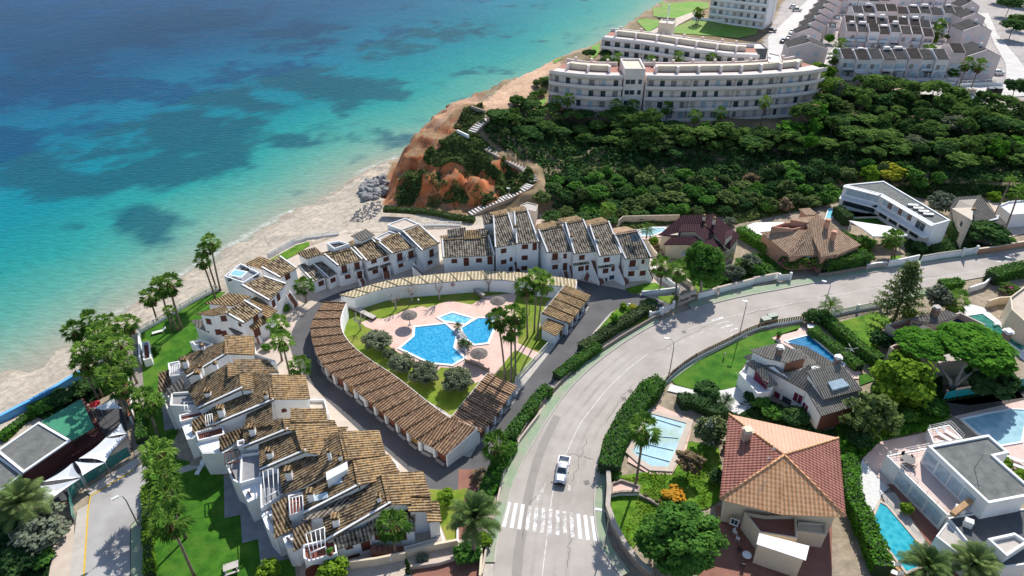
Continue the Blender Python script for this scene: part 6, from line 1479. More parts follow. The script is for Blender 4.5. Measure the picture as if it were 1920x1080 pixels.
def fence(pts,h,label,name='white_fence',gap=.35,mat=None,post=3.,top=True,base=0,r_=.025,cat='fence',group=None,basemat=None,piers=None):
    P=[Vector(p) for p in pts]; r=root(name,P[0],label,cat,group); mat=mat or WMETAL; bars=MB(); rails=MB(); 
    for a,b in zip(P,P[1:]):
        L=(b-a).length; u=(b-a).normalized()
        for z in ((.12+base,h) if top else (h,)): rails.obox((a+b)/2+Vector((0,0,z)),u*(L/2),Vector((-u.y,u.x,0))*.035,(0,0,.04))
        n=max(1,int(L/gap))
        for k in range(n): p=a+u*(L*(k+.5)/n); bars.obox(p+Vector((0,0,(h+base)/2)),u*r_,Vector((-u.y,u.x,0))*r_,(0,0,(h-base)/2))
    rails.build('rail',mat,r); bars.build('infill',mat,r)
    if base:
        L_,R_=offs(P,.12); m=MB()
        for i in range(len(P)-1): m.prism(ccw([Vector((p.x,p.y,P[0].z+base)) for p in (L_[i],R_[i],R_[i+1],L_[i+1])]),P[0].z-.4)
        m.build('plinth',basemat or WHITE,r)
    Q=resample(P,max(2,int(sum((b-a).length for a,b in zip(P,P[1:]))/post)+1))
    for q in Q:
        m=MB(); w=piers or .12; m.box(q-Vector((0,0,.1)),w,w,h+.22+(.15 if piers else 0)); m.build('post',(basemat or WHITE) if piers else mat,r)
    return r
fence(WW("L4 1412,690 1530,560 1640,440"),1.3,'white slatted fence between the pool lawn and the driveway',gap=.28,basemat=WHITE)
fence(WW("L4 1105,470 1108,560 1180,585 1250,620"),.95,'thin railing round the parasol corner of the deck',name='thin_railing',gap=1.1,mat=METAL,r_=.015)
fence(WW("L1 1655,730 1600,748 1440,830 1320,905 1180,985 1050,1055",.15),1.25,'white picket fence between beach and lawn, from the palm trio down to the corner',gap=.28,base=.35,r_=.05)
fence(WW("L2 650,490 860,375 960,350 1080,335 1180,325",-.3),1.1,'white fence between beach and the upper lawn',gap=.3,base=.4,r_=.05)
fence(WW("L2 1800,255 1920,250 2100,255",0),1.1,'white fence behind the low row house',gap=.3,base=.2,r_=.05)
wall_along(WW("L5 1262,290 1270,420 1278,600"),1.5,.25,WHITE,'garden_wall','white wall at the corner of lawn and alley','wall')
r=House('gate_shelter','small white gate shelter with stairs beside the alley and the lawn','gate'); r.flat("L5 1285,420 1350,405 1370,560 1300,580",1.0,REDT,.7); r.done()
wall_along(WW("L5 1130,640 1165,780 1185,1000 1195,1080 1200,1130"),1.8,.35,WHITE,'alley_wall','white wall with reddish coping between palm grove and alley','wall',cap=RUST)
# ---------------------------------------------------------------- beach club
BLUE=mottled('blue_paint',(.10,.36,.66),(.16,.44,.74),.6,.6,5,.1)
wall_along(WW("F -60,817 0,789 60,758 110,730 162,698",-1.3),.9,.5,BLUE,'blue_wall','long low bright blue wall along the beach','wall',cap=BLUE)
GRNAW=mottled('green_awning',(.035,.20,.11),(.06,.28,.16),.5,.7,6,.1)
h=House('beach_club','low dark red building with grey gravel roof and green awning beside the blue wall','restaurant',wall=mottled('dark_red_wall',(.07,.022,.022),(.11,.035,.032),.8,.8))
GRAV=mottled('gravel_roof',(.10,.105,.10),(.19,.195,.185),.9,.95,9,.3)
h.flat("L6 -20,340 235,165 425,275 140,470",3.4,GRAV,.2,.35,wallmat=WHITE); h.flat("L6 -80,560 -60,380 0,370 140,475 10,580",2.9,GRAV,.2,.3,wallmat=WHITE)
m=MB(); m.prism(ccw(WW("L6 245,160 485,25 560,195 430,272",3.3)),3.2+LZ,0,0,True); m.build('awning',GRNAW,h.r)
h.block("L6 430,285 560,200 620,255 20,600",(3.0,)*4,None); h.block("L6 480,25 495,20 625,245 600,255",(2.6,)*4,None); h.done()
SAIL=plain('sail_cloth',(.76,.77,.78),.7,.2,0,.04)
gS2='white shade sails over the club terrace'
for sp,zs,lb in [("L6 640,252 720,170 755,232",(3,3.4,2.8),'upper triangular shade sail nearest the alley wall'),("L6 470,380 630,255 755,238 625,402",(2.8,3.4,3.,2.8),'largest four cornered shade sail in the middle'),("L6 448,398 625,405 490,482",(3.,2.8,3.2),'triangular shade sail left of the big one'),
  ("L6 255,520 430,408 485,492 440,498",(2.8,3.3,3.,2.9),'long shade sail with folded edge beside the dark red wall'),("L6 240,545 480,498 255,660",(2.6,3.1,2.6),'lowest shade sail touching the date palm'),("L6 555,78 680,22 725,80 600,92",(2.8,3.2,3.,2.8),'bluish shade sail beside the red parasol')]:
    P=WW(sp,0); P=[W(p,z) for p,z in zip(A(sp),zs)]; r=root('shade_sail',Vector((P[0].x,P[0].y,LZ)),lb,'shade sail',gS2); m=MB(); c=sum(P,Vector())/len(P)-Vector((0,0,.35)); n=len(P); N_=8
    rim=[]
    for i in range(n):
        a,b=P[i],P[(i+1)%n]
        for k in range(N_): t=k/N_; q=a.lerp(b,t); q+= (c-q)*(.30*4*t*(1-t)*.5); rim.append(q)
    m.mesh([c]+rim,[(0,1+i,1+(i+1)%len(rim)) for i in range(len(rim))]); m.mesh([c-Vector((0,0,.02))]+[v-Vector((0,0,.02)) for v in rim],[(0,1+(i+1)%len(rim),1+i) for i in range(len(rim))]); m.build('cloth',SAIL,r,fixn=False)
    for p in P: q=MB(); q.tube([Vector((p.x,p.y,LZ-.1)),p],.05,6); q.build('mast',METAL,r)
GGL=plain('green_glass',(.05,.22,.19),.12,.7,0,.15)
def glass_fence(spec,h,label,step=1.6,mat=None,z=0):
    P=resample(WW(spec,z),max(2,int(sum((b-a).length for a,b in zip(WW(spec,z),WW(spec,z)[1:]))/step)+1)); r=root('glass_fence',P[0],label,'glass fence')
    for a,b in zip(P,P[1:]):
        u=(b-a).normalized(); m=MB(); m.obox((a+b)/2+Vector((0,0,h/2+.1)),(b-a)*.47,Vector((-u.y,u.x,0))*.03,(0,0,h/2)); m.build('panel',mat or GGL,r)
    for p in P: m=MB(); m.box(p,.1,.1,h+.15); m.build('post',METAL,r)
glass_fence("L6 780,365 650,440 490,550 430,620",1.9,'green glass fence on low wall round the club terrace'); glass_fence("L6 432,625 450,760",1.5,'short green glass fence at the street bend')
glass_fence("S7 1110,1040 1320,1005 1560,960 1720,935",1.7,'turquoise glass fence behind the bright green tree',2.2,plain('turquoise_glass',(.03,.34,.36),.2,.6))
r=root('red_parasol',W("L6 590,110"),'small red parasol between the sails and the awning','parasol'); m=MB(); c=W("L6 590,110"); m.mesh([c+Vector((0,0,2.5))]+[c+Vector((math.cos(i*.785)*.9,math.sin(i*.785)*.9,2.1)) for i in range(8)],[(0,1+i,1+(i+1)%8) for i in range(8)]); m.build('canopy',plain('red_cloth',(.55,.02,.03),.8),r); m=MB(); m.tube([c,c+Vector((0,0,2.4))],.04,5); m.build('pole',WMETAL,r)
flat('club_terrace',"L6 0,640 430,290 620,250 560,90 700,0 790,330 490,540 430,620 300,650",.03,mottled('dark_terrace',(.05,.05,.055),(.09,.09,.095),.6))
# ---------------------------------------------------------------- walls along the road
wall_along(WW("S3 830,0 700,170 590,400 540,640 485,850 445,1080",.1),.7,.25,PAVE,'boundary_wall','low beige wall between hedge and green sidewalk','wall')
wall_along(WW("L4 1925,492 1830,565 1720,660 1600,790 1490,935 1420,1060",.1),.7,.25,STONEW,'boundary_wall','low brown wall under the hedge on the inside of the bend','wall')
wall_along(WW("M1 940,670 820,740 700,810 500,930 300,1060",.1),.7,.25,STONEW,'boundary_wall','low brown wall below the flowering hedge near the gate','wall')
wall_along(WW("S4 168,555 172,640 165,740 200,840 260,950 330,1040 400,1100",0),1.5,.55,STONEW,'retaining_wall','curved brown stone retaining wall beside the dark pavement','wall',cap=mottled('stone_coping',(.36,.31,.26),(.48,.42,.36),1.5))
wall_along(WW("M1 1372,480 1480,455 1580,425 1690,395 1800,370 1990,320",.0),1.5,.3,WHITE,'road_wall','white panelled wall along the road under the round pine','wall',cap=PAVE)
r_=root('road_wall_pier',W("M1 1585,425"),'beige pier with rounded top in the white road wall','pier')
m=MB(); m.box(W("M1 1585,425"),.55,.55,1.75); m.build('shaft',PAVE,r_); m=MB(); m.box(W("M1 1585,425",1.75),.7,.7,.15); m.build('cap',PAVE,r_)
wall_along(WW("R4 1405,1045 1480,1030 1590,1010",0),1.4,.3,WHITE,'road_wall','white wall section left of the white roadside gate','wall',cap=PAVE)
def gate(a,b,h,label,mat=None,nb=10):
    a,b=W(a),W(b); r=root('gate',a,label,'gate'); u=(b-a).normalized(); L=(b-a).length; w=Vector((-u.y,u.x,0)); m=MB(); m.obox((a+b)/2+Vector((0,0,h/2)),u*L/2,w*.03,(0,0,h/2-.08)); m.build('panel',mat or WMETAL,r); m=MB()
    for k in range(nb): m.obox(a+u*(L*(k+.5)/nb)+Vector((0,0,h/2)),u*.04,w*.06,(0,0,h/2)); 
    m.build('bars',WMETAL,r)
    for p in(a,b): m=MB(); m.box(p,.45,.45,h+.35); m.build('pier',WHITE,r)
gate("R4 1595,1030","R4 1680,1022",1.6,'white sliding gate between bougainvillea and round pine',nb=8)
gate("M1 830,700","M1 940,660",1.3,'left white gate leaf of the entrance beside the hedge',nb=5); gate("M1 965,660","M1 1090,590",1.4,'right white gate leaf of the entrance next to the sign',nb=6)
gate("R5 1290,845","R5 1390,828",1.9,'wide white gate between the grey wall and the orange wall',nb=10)
# entrance name wall
a,b=W("M1 1150,555"),W("M1 1332,480"); r=root('name_wall',a,'pale entrance wall bearing a dark written name beside the road gate','sign wall'); m=MB(); u=(b-a).normalized(); L=(b-a).length; w=Vector((-u.y,u.x,0)); m.obox((a+b)/2+Vector((0,0,1.0)),u*L/2,w*.15,(0,0,1.05)); m.build('panel',PAVE,r)
m=MB(); m.obox((a+b)/2+Vector((0,0,2.1)),u*(L/2+.1),w*.2,(0,0,.06)); m.build('coping',PAVE,r)
fc=bpy.data.curves.new('lettering','FONT'); fc.body='Punta Mar'; fc.size=1.15; fc.shear=.25; fc.align_x='CENTER'; fc.align_y='CENTER'; fc.extrude=.02
tob=bpy.data.objects.new('lettering',fc); COL.objects.link(tob); n_=w if w.dot(CAM-a)>0 else -w
pos=(a+b)/2+Vector((0,0,1.05))+n_*.19; dg=bpy.context.evaluated_depsgraph_get(); me=bpy.data.meshes.new_from_object(tob.evaluated_get(dg)); bpy.data.objects.remove(tob)
me.materials.clear(); me.materials.append(plain('dark_letter',(.03,.02,.025),.5)); lo=bpy.data.objects.new('lettering',me); COL.objects.link(lo); lo.parent=r
lo.matrix_local=Matrix.Translation(pos-r.location)@Matrix((( u.x,0,n_.x,0),(u.y,0,n_.y,0),(0,1,0,0),(0,0,0,1)))
wall_along(WW("M1 850,150 960,270 1120,385 1150,440",0),1.4,.25,WHITE,'path_wall','white wall beside the right end row house running down to the gate','wall')
wall_along(WW("M1 735,440 860,430 1110,400",0),1.0,.3,WHITE,'ramp_wall','white ramp wall across the little entrance lawn','wall')
fence(WW("M1 1180,250 1260,340 1350,430",0),1.2,'cream fence on the garden side of the entrance path',gap=.5,mat=CREAM)
wall_along(WW("R5 215,1000 330,985 460,960 570,940",0),.9,.3,STONEW,'road_wall','low stone wall under the dark roadside hedge','wall')
wall_along(WW("R5 570,945 640,930 720,925",0),1.3,.25,CONC,'road_wall','grey panel wall left of the white wall before the palms','wall',cap=WHITE)
wall_along(WW("R5 735,925 850,905 960,880",0),1.7,.3,WHITE,'road_wall','tall white wall before the palm pair','wall')
wall_along(WW("R5 985,885 1120,862 1285,840",0),1.5,.3,WHITE,'road_wall','white wall with grey slatted top before the modern house','wall',cap=DARKM)
wall_along(WW("R5 1400,830 1550,810 1700,780 1900,750",0),1.5,.3,mottled('orange_wall',(.42,.20,.12),(.54,.28,.18),.8),'road_wall','orange brown wall at the right end of the road','wall',cap=CREAM)
fence(WW("S7 320,432 430,408 550,385 660,368",0),1.3,'dark railing with white piers beside the bright lawn',name='pier_fence',gap=.2,mat=DARKM,base=.4,piers=.45,post=5.)
BR=mottled('brown_lattice',(.16,.10,.065),(.24,.16,.11),2,.8)
r=fence(smooth_line(WW("S6 180,655 235,585 400,462 640,342 900,222 1225,165",0),3),1.25,'long curved brown lattice fence on white plinth along the road',name='lattice_fence',gap=.45,mat=BR,base=.45,r_=.09,post=3.2)
wall_along(WW("M5 1075,770 1330,700 1590,650",0),1.2,.35,CREAM,'garden_wall','cream wall between last house and red terrace','wall')
wall_along(WW("M5 520,880 780,850 1075,790",0),1.5,.3,CREAM,'garden_wall','cream wall in front of the last stepped house','wall')
wall_along(WW("M5 1120,890 1400,850 1560,800",0),.7,.3,PAVE,'planter_wall','low beige planter wall above the red terrace','wall')
wall_along(WW("M5 1590,420 1590,640",0),.5,.25,WHITE,'kerb_wall','low white kerb wall by the date palm','wall'); wall_along(WW("M5 1820,620 1830,800 1815,1000",0),1.0,.3,CREAM,'garden_wall','cream wall with pillars beside the pavement bottom','wall')
wall_along(WW("S7 1290,260 1400,225 1440,190",0),1.2,.3,WHITE,'curved_wall','white curved wall at the end of the thick hedge','wall')
wall_along(WW("S7 1420,370 1500,345 1600,340 1697,400",0),1.6,.3,CREAM,'garden_wall','pale wall below the sandstone house','wall')
h=House('stone_steps','curved pink stone steps with low walls in the rough garden','steps'); h.flat("S4 185,590 240,570 345,605 335,640 240,640 185,650",.5,PINK,.35,.3,wallmat=STONEW); h.done()
wall_along(WW("S4 335,655 390,680 440,710",0),.5,.35,STONEW,'garden_wall','low pale stone edging beside the huge tree','wall')
wall_along(smooth_line(WW("S4 870,750 900,800 945,860 960,940 950,990",0),3),1.6,.3,CREAM,'patio_wall','curved cream wall dividing the two red terraces','wall')
wall_along(WW("R4 395,620 430,590 600,585 850,580",0),1.8,.2,mottled('slat_fence',(.45,.37,.28),(.6,.5,.4),1.5),'slat_wall','pale slatted wall behind the small oval pool','wall')
wall_along(WW("R4 600,740 660,830 780,960 940,1075",0),1.3,.25,CREAM,'garden_wall','cream wall descending beside the maroon roofed house','wall')
fence(WW("S5 650,360 760,330 900,305",0),.1,'x') if 0 else None
# ---------------------------------------------------------------- villas
h=House('villa','cream villa with stacked maroon tiled roofs beside the oval pool','villa',wall=CREAM)
h.block("R4 722,680 880,548 1085,540 1055,595 1030,605 870,612 855,660 850,682",(4.6,6.6,6.6),T_MAROON); h.block("R4 1060,592 1108,536 1298,692 1230,780 1192,752",(6.2,7.,5.2),T_MAROON)
h.block("R4 860,655 880,612 1030,608 1100,672 1050,716 975,655",(5.,5.7,5.7,5.0,4.6),T_MAROON); h.block("R4 757,750 800,710 968,706 935,748",(3.6,4.2,4.2,3.6),T_MAROON); h.block("R4 935,748 970,706 1098,800 1000,806",(3.6,4.2,3.4,3.0),T_MAROON); h.block("R4 1040,755 1090,712 1212,782 1140,815",(4.1,4.4,3.4,3.1),T_MAROON)
h.block("R4 1215,660 1250,650 1255,668 1205,702",(6.6,6.6,6.4,6.4),T_MAROON); h.chimney("R4 1040,560",6.6,.5,.6,CREAM); h.chimney("R4 1115,580",6.9,.5,.6,CREAM); h.win(W("R4 760,760",2),W("R4 930,760",2),"R4 885,820",.9,1.0,LGLASS); h.done()
ORW=mottled('salmon_wall',(.50,.25,.165),(.60,.33,.23),.8,.8)
h=House('villa','salmon walled villa with sandy hip roofs and two chimneys','villa',wall=ORW)
h.block("R5 -200,668 0,655 130,655 100,735 10,838",(4.4,5.4,6.,5.4,3.4),T_SAND); h.block("R5 100,700 150,640 212,825 8,840",(5.8,6.4,3.6,3.5),T_SAND); h.block("R5 130,592 215,545 262,620 300,740 345,825 245,842",(7.,7.2,7.,5.6,4.2,3.8),T_SAND); h.block("R5 215,546 262,580 522,757 350,830 270,640",(7.2,7.1,4.2,4.,6.6),T_SAND)
h.flat("R5 -140,640 -40,610 60,600 110,640 20,660",5.6,TERRA,.7,wallmat=ORW); h.block("R5 10,570 180,548 225,545 130,590",(7.,7.,7.,7.),T_SAND); h.block("R5 85,496 150,490 200,528 130,535",(7.6,7.6,7.2,7.2),T_SAND)
h.chimney("R5 275,625",6.6,.8,1.6,ORW,ORW); h.chimney("R5 322,715",5.6,.8,1.6,ORW,ORW); h.win(W("R5 10,860",2),W("R5 215,850",2),"R5 130,850",1.6,1.2,LGLASS); h.win(W("R5 345,835",2),W("R5 520,770",2),"R5 378,812",1.4,1.1,LGLASS); h.done()
h=House('modern_house','angular white modern house with grey flat roof and long ribbon of windows','house')
Q=h.flat("R5 410,312 705,283 1205,577 1087,612 690,382",5.7,GRAV,.25,.35)
P0,P1,P2=W("R5 410,312",5.7),W("R5 690,382",5.7),W("R5 1087,612",5.7)
e=(Vector((P1.x,P1.y,2)),Vector((P2.x,P2.y,2)))
for k,t in enumerate([.12,.32,.5]):
    c=P1.lerp(P2,t); c.z=4.4; q=proj(c); h.win(*e,"F %f,%f"%q,1.5,1.3,LGLASS,sill=False,frame=WHITE)
for t in [.21,.41,.58]:
    c=P1.lerp(P2,t); c.z=4.4; q=proj(c); h.win(*e,"F %f,%f"%q,1.3,1.5,mottled('brown_panel',(.16,.10,.08),(.24,.16,.13),2.),kind='wall_panel',sill=False)
for t,w,hh in [(.8,2.6,1.9)]:
    c=P1.lerp(P2,t); c.z=4.0; h.win(*e,"F %f,%f"%proj(c),w,hh,GLASS,sill=False,frame=WHITE)
for t in [.15,.35,.55,.75]:
    c=P1.lerp(P2,t); c.z=1.7; h.win(*e,"F %f,%f"%proj(c),2.4,1.8,GLASS,sill=False)
e2=(Vector((P0.x,P0.y,2)),Vector((P1.x,P1.y,2)))
for z,hh,mt in [(4.5,1.7,LGLASS),(1.7,2.0,GLASS)]:
    for t in [.25,.55,.82]:
        c=P0.lerp(P1,t); c.z=z; h.win(*e2,"F %f,%f"%proj(c),2.6,hh,mt,sill=False)
m=MB()
nd=(P1-P0); nd.z=0; nd.normalize(); nf=Vector((nd.y,-nd.x,0)); nf=nf if nf.dot(CAM-P0)>0 else -nf
for a_,b_ in((P0,P1),(P1,P2)):
    u=(b_-a_); u.z=0; L=u.length; u.normalize(); n_=Vector((u.y,-u.x,0)); n_=n_ if n_.dot(CAM-a_)>0 else -n_
    m.obox((a_+b_)/2+Vector((0,0,-2.75))+n_*1.0,u*L/2,n_*1.0,(0,0,.12)); m.obox((a_+b_)/2+Vector((0,0,.05))+n_*.5,u*L/2,n_*.5,(0,0,.1))
m.build('balcony_slab',WHITE,h.r)
m=MB()
for q in("R5 925,467","R5 965,490","R5 1005,513","R5 1040,535"): m.box(W(q,5.75),2.2,.7,.45,(1,-.1,0))
m.build('skylight',METAL,h.r); m=MB(); m.prism(ccw(WW("R5 448,573 760,618 890,682 850,690 630,692 560,640",3.0)),2.75,0,0,True); m.build('canopy',WHITE,h.r)
m=MB(); 
for q in("R5 460,590","R5 640,690","R5 860,690","R5 760,625"): m.tube([W(q,2.8),Vector((W(q,2.8).x,W(q,2.8).y,-.1))],.12,6)
m.build('column',WHITE,h.r); h.flat("R5 350,480 480,545 640,500 690,540 450,545",.6,GGL,0); h.done()
h=House('villa','grey roofed beige villa half hidden by a big dark bush','villa',wall=mottled('beige_wall',(.42,.36,.29),(.52,.46,.38),.8))
h.block("R5 1215,480 1252,410 1425,398 1380,475 1372,572",(3.8,5.2,6.4),T_SLATE); h.block("R5 1385,470 1428,396 1542,545 1490,562 1378,572",(5.4,6.4,4.0),T_SLATE); h.block("R5 1490,565 1560,545 1620,600 1550,605",(3.6,3.8,3.0,3.0),T_SLATE); h.chimney("R5 1365,540",4.2,.7,1.6,CONC); h.win(W("R5 1230,560",2),W("R5 1360,640",2),"R5 1290,600",1.2,1.1,GLASS); h.done()
h=House('villa','bright villa wing with white slanted awning at the right edge','villa'); h.flat("R5 1570,470 1640,440 1760,430 1900,520 1660,540",3.2,STONE,.4); h.block("R5 1490,555 1560,545 1555,560 1500,572",(3.9,3.9,3.7,3.7),WHITE,wall=False); h.done()
# big hip roofed house
h=House('hip_roof_house','large house under a four sided tiled hip roof, each side a different red','house',wall=CREAM)
ap=W("S4 1108,440",8.7); NW_=W("S4 815,222",5.5); SW_=W("S4 765,674",5.5); NE_=W("S5 355,262",5.5); SE_=W("S5 397,730",5.5); S1_=W("S4 1092,755",5.2)
h._loc(SW_)
def rp(pts,mat,nm):
    n=(pts[1]-pts[0]).cross(pts[2]-pts[0]); n=n if n.z>0 else -n; n.normalize(); m=MB(); t=[p+n*.16 for p in pts]; k=len(pts); m.mesh(t+list(pts),[tuple(range(k)),tuple(range(2*k-1,k-1,-1))]+[(i,i+k,(i+1)%k+k,(i+1)%k) for i in range(k)]); return m.build(nm,mat,h.r)
rp([NW_,ap,SW_],T_REDROOF,'roof'); rp([NW_,NE_,ap],T_PEACH,'roof'); rp([NE_,SE_,ap],T_REDROOF,'roof'); rp([SW_,S1_,ap],T_ORANGE,'roof'); rp([S1_,SE_,ap],T_ORANGE,'roof')
m=MB()
for p in(NW_,SW_,NE_,SE_): m.tube([p+Vector((0,0,.2)),ap+Vector((0,0,.2))],.16,6)
m.build('ridge_tile',T_ORANGE,h.r)
body=inflate(ccw([NW_,NE_,SE_,SW_]),-.9); h.wm.prism([Vector((p.x,p.y,5.45)) for p in body],-.3)
h.chimney("S4 905,345",7.0,1.0,1.5,mottled('brick_chimney',(.40,.27,.2),(.5,.36,.28),2.),CREAM)
m=MB()
for q,s in(("S4 1040,440",8.3),("S4 1015,490",8.0)): c=W(q,s); m.tube([c,c+Vector((0,0,1.6))],.03,5); [m.tube([c+Vector((-.4,0,1.2+.15*k)),c+Vector((.4,.1,1.2+.15*k))],.02,4) for k in range(3)]
m.build('antenna',METAL,h.r)
Q=h.flat("S4 895,752 1000,770 1170,770 1175,892 975,860",2.9,TERRA,.5,wallmat=CREAM); Q2=h.flat("S4 1180,800 1330,810 1330,870 1175,850",2.4,CREAM,.4,wallmat=CREAM)
e=(W("S4 1180,720",4),W("S4 1290,750",4)); h.win(*e,"S4 1240,745",2.2,1.3,LGLASS)
T5=ccw(WW("S4 985,862 1230,925 1215,985 975,905",4.2)); h.wm.prism(T5,-.3); m=MB(); m.prism(inflate(ccw(WW("S4 985,862 1230,925 1215,985 975,905",4.25)),.25),4.22,0,0,True); m.build('coping',WHITE,h.r)
e=(W("S4 960,1060",0),W("S4 1190,1110",0)); a_=W("S4 975,915",4.2);b_=W("S4 1215,985",4.2)
h.win(a_,b_,"S4 1018,985 1122,1012",1.4,1.3,mottled('opening_beige',(.55,.42,.32),(.62,.5,.4),1.),kind='opening',sill=True)  # beige panel fills each opening
h.win(W("S4 800,760",2),W("S4 880,790",2),"S4 845,790",1.,1.1,GLASS,frame=WHITE)
h.done()
# grey tiled chalet-like house with lawn
h=House('gabled_house','white gabled house with grey ribbed roofs, maroon shutters and brown timber ends','house')
h.block("S6 850,392 1050,345 1228,440 1092,474 948,440",(6.4,7.2,7.),T_GREY,rname='roof'); h.block("S6 806,440 862,424 958,470 1060,562 1180,578 1252,562 1290,640 1250,682",(4.4,4.9,5.2,None,None,None,None,4.6),T_GREY)
h.block("S6 1265,560 1500,505 1645,680 1382,745",(6.8,6.8,4.8,4.8),T_GREY,th=.25); h.block("S6 1252,684 1300,655 1395,748 1640,690 1650,705 1600,800 1360,868",(4.9,5.2,None,None,None,3.6,3.6),T_GREY,th=.12)
h.block("S6 1150,352 1240,375 1440,490 1380,512 1240,420",(5.6,5.6,5.),T_GREY,zb=0); h.block("S6 1160,395 1205,385 1310,480 1220,505",(5.4,5.4,4.8,4.8),T_GREY)
h.flat("S6 1095,572 1310,510 1385,540 1260,570 1180,582",4.7,STONE,.15)
TIMB=mottled('brown_timber',(.11,.045,.028),(.20,.085,.05),3.,.7,10,.15)
m=MB(); a_,b_=W("S6 1090,476",6.6),W("S6 1228,442",6.6); u=(b_-a_).normalized(); n_=Vector((u.y,-u.x,0)); n_=n_ if n_.dot(CAM-a_)>0 else -n_; m.obox((a_+b_)/2+Vector((0,0,-1.0))+n_*.3,u*(b_-a_).length/2,n_*.06,(0,0,1.0)); m.build('timber_gable',TIMB,h.r)
a_,b_=W("S6 1362,868",3.6),W("S6 1600,800",3.6); u=(b_-a_); u.z=0; L=u.length; u.normalize(); n_=Vector((u.y,-u.x,0)); n_=n_ if n_.dot(CAM-a_)>0 else -n_; m=MB(); m.obox((a_+b_)/2+Vector((0,0,-1.9))+n_*.06,u*L/2,n_*.05,(0,0,1.8)); m.build('timber_wall',TIMB,h.r)
MAR=mottled('maroon_shutter',(.12,.012,.035),(.17,.025,.055),1.,.5)
a_,b_=W("S6 1252,690",4.9),W("S6 1360,868",3.6); c_,d_=W("S6 806,442",4.4),W("S6 1252,684",4.6)
h.win(c_,d_,"S6 1045,645",1.1,2.2,WHITE,kind='arched_window',sill=False,arch=True); h.win(a_,b_,"S6 1290,800",.1,.1) if 0 else None
h.win(c_,d_,"S6 1185,745 ",1.6,1.9,MAR,frame=WHITE,sill=False); h.win(c_,d_,"S6 1240,815",1.4,1.6,MAR,frame=WHITE,sill=False); h.win(c_,d_,"S6 1095,780",1.4,2.,GLASS,frame=DARKM,sill=False); h.win(c_,d_,"S6 1025,730",1.,1.6,MAR,sill=False)
h.flat("S6 742,560 805,497 870,540 985,650 975,700 880,716",2.7,STONE,.15); h.balcony(W("S6 742,562",2.7),W("S6 880,716",2.7),"S6 825,640",5.4,.3,1.0)
h.block("S6 820,492 850,480 915,540 890,545",(5.,5.2,4.6,4.4),T_GREY); h.block("S6 890,545 915,535 1008,640 960,655",(4.8,5.,3.8,3.6),T_GREY); h.win(W("S6 860,600",3),W("S6 960,680",3),"S6 885,590 930,640",1.5,1.9,MAR,kind='door',sill=False)
h.chimney("S6 1037,425",6.6,.8,1.6,mottled('brown_stone',(.16,.11,.09),(.24,.17,.14),2.),WHITE); h.chimney("S6 1468,500",6.2,.8,1.6,MATS['brown_stone'],WHITE)
m=MB(); c=W("S6 1485,652",5.95); q=[W(p,z) for p,z in zip(A("S6 1405,640 1510,612 1565,665 1440,700"),(5.75,5.75,5.2,5.2))]; m.prism(ccw([p+Vector((0,0,.45)) for p in q]),lambda p:4.9); m.build('roof_window',LGLASS,h.r)
h.done()
# flat roofed villa bottom right
h=House('flat_roof_villa','white flat roofed villa with railed pink terrace above the lap pool','villa')
Q=h.flat("S5 885,312 1245,245 1368,352 1282,372 1480,545 1480,610 1245,655",6.3,GRAV,.3,.35)
a_,b_=W("S5 885,312",6.3),W("S5 1245,655",6.3); e=(Vector((a_.x,a_.y,3)),Vector((b_.x,b_.y,3)))
for t in [.12,.34,.55,.76]:
    c=a_.lerp(b_,t); c.z=4.6; h.win(*e,"F %f,%f"%proj(c),1.9,2.1,LGLASS,kind='shutter',sill=False)
PK=h.flat("S5 640,365 890,318 1190,700 1000,718",3.2,PINKL,.12)
def rail(s,spec,z,hh=1.,gap=1.4,mat=None):
    P=WW(spec,z); m=MB()
    for a,b in zip(P,P[1:]):
        for zz in(hh,hh*.55): m.tube([a+Vector((0,0,zz)),b+Vector((0,0,zz))],.03,4)
        n=max(1,int((b-a).length/gap))
        for k in range(n+1): p=a.lerp(b,k/n); m.tube([p,p+Vector((0,0,hh))],.03,4)
    m.build('railing',mat or WMETAL,s.r)
rail(h,"S5 885,318 640,365 820,540 1000,715",3.3); 
a_,b_=W("S5 640,365",3.2),W("S5 1000,718",3.2); e=(Vector((a_.x,a_.y,0)),Vector((b_.x,b_.y,0)))
for t in [.35,.6,.85]:
    c=a_.lerp(b_,t); c.z=1.6; h.win(*e,"F %f,%f"%proj(c),2.4,2.,LGLASS,sill=False)
DK=h.flat("S5 1005,735 1190,705 1480,680 1500,1010 1305,1035 1110,865",3.3,mottled('dark_flat_roof',(.07,.075,.08),(.11,.115,.12),.6,.9),.15)
h.flat("S5 935,845 1000,760 1230,1005 1150,1010",3.0,CONC,.1); a_,b_=W("S5 935,845",3),W("S5 1150,1010",3); h.win(a_,b_,"S5 1000,860 1060,920",1.6,1.9,LGLASS,sill=False)
h.flat("S5 1235,870 1395,835 1480,890 1350,975",4.3,CONC,.5,.3); m=MB(); m.box(W("S5 1120,780",3.3),1.0,.8,1.1,(1,-.6,0)); m.box(W("S5 1070,700",3.3),1.2,.8,1.0,(1,-.6,0)); m.build('chimney_block',WHITE,h.r)
m=MB(); m.obox(W("S5 1090,670",4.6),(1.6,.9,.3),(.2,-.3,.0),(-.06,-.03,.3)); m.build('solar_panel',WOODL,h.r); m=MB(); c=W("S5 1165,440",6.3); m.tube([c,c+Vector((.2,0,3.2))],.05,5); m.tube([c+Vector((-.3,0,2.6)),c+Vector((.8,.1,3.)),],.03,4); m.build('antenna',METAL,h.r)
h.done()
h=House('sun_platform','raised white railed platform with sun loungers behind the flat roofed villa','platform'); h.flat("S5 885,208 1015,180 1095,262 920,290",1.6,PINKL,.1); rail(h,"S5 885,208 1015,180 1095,262",1.7,.9,1.); rail(h,"S5 885,208 920,290",1.7); h.done()
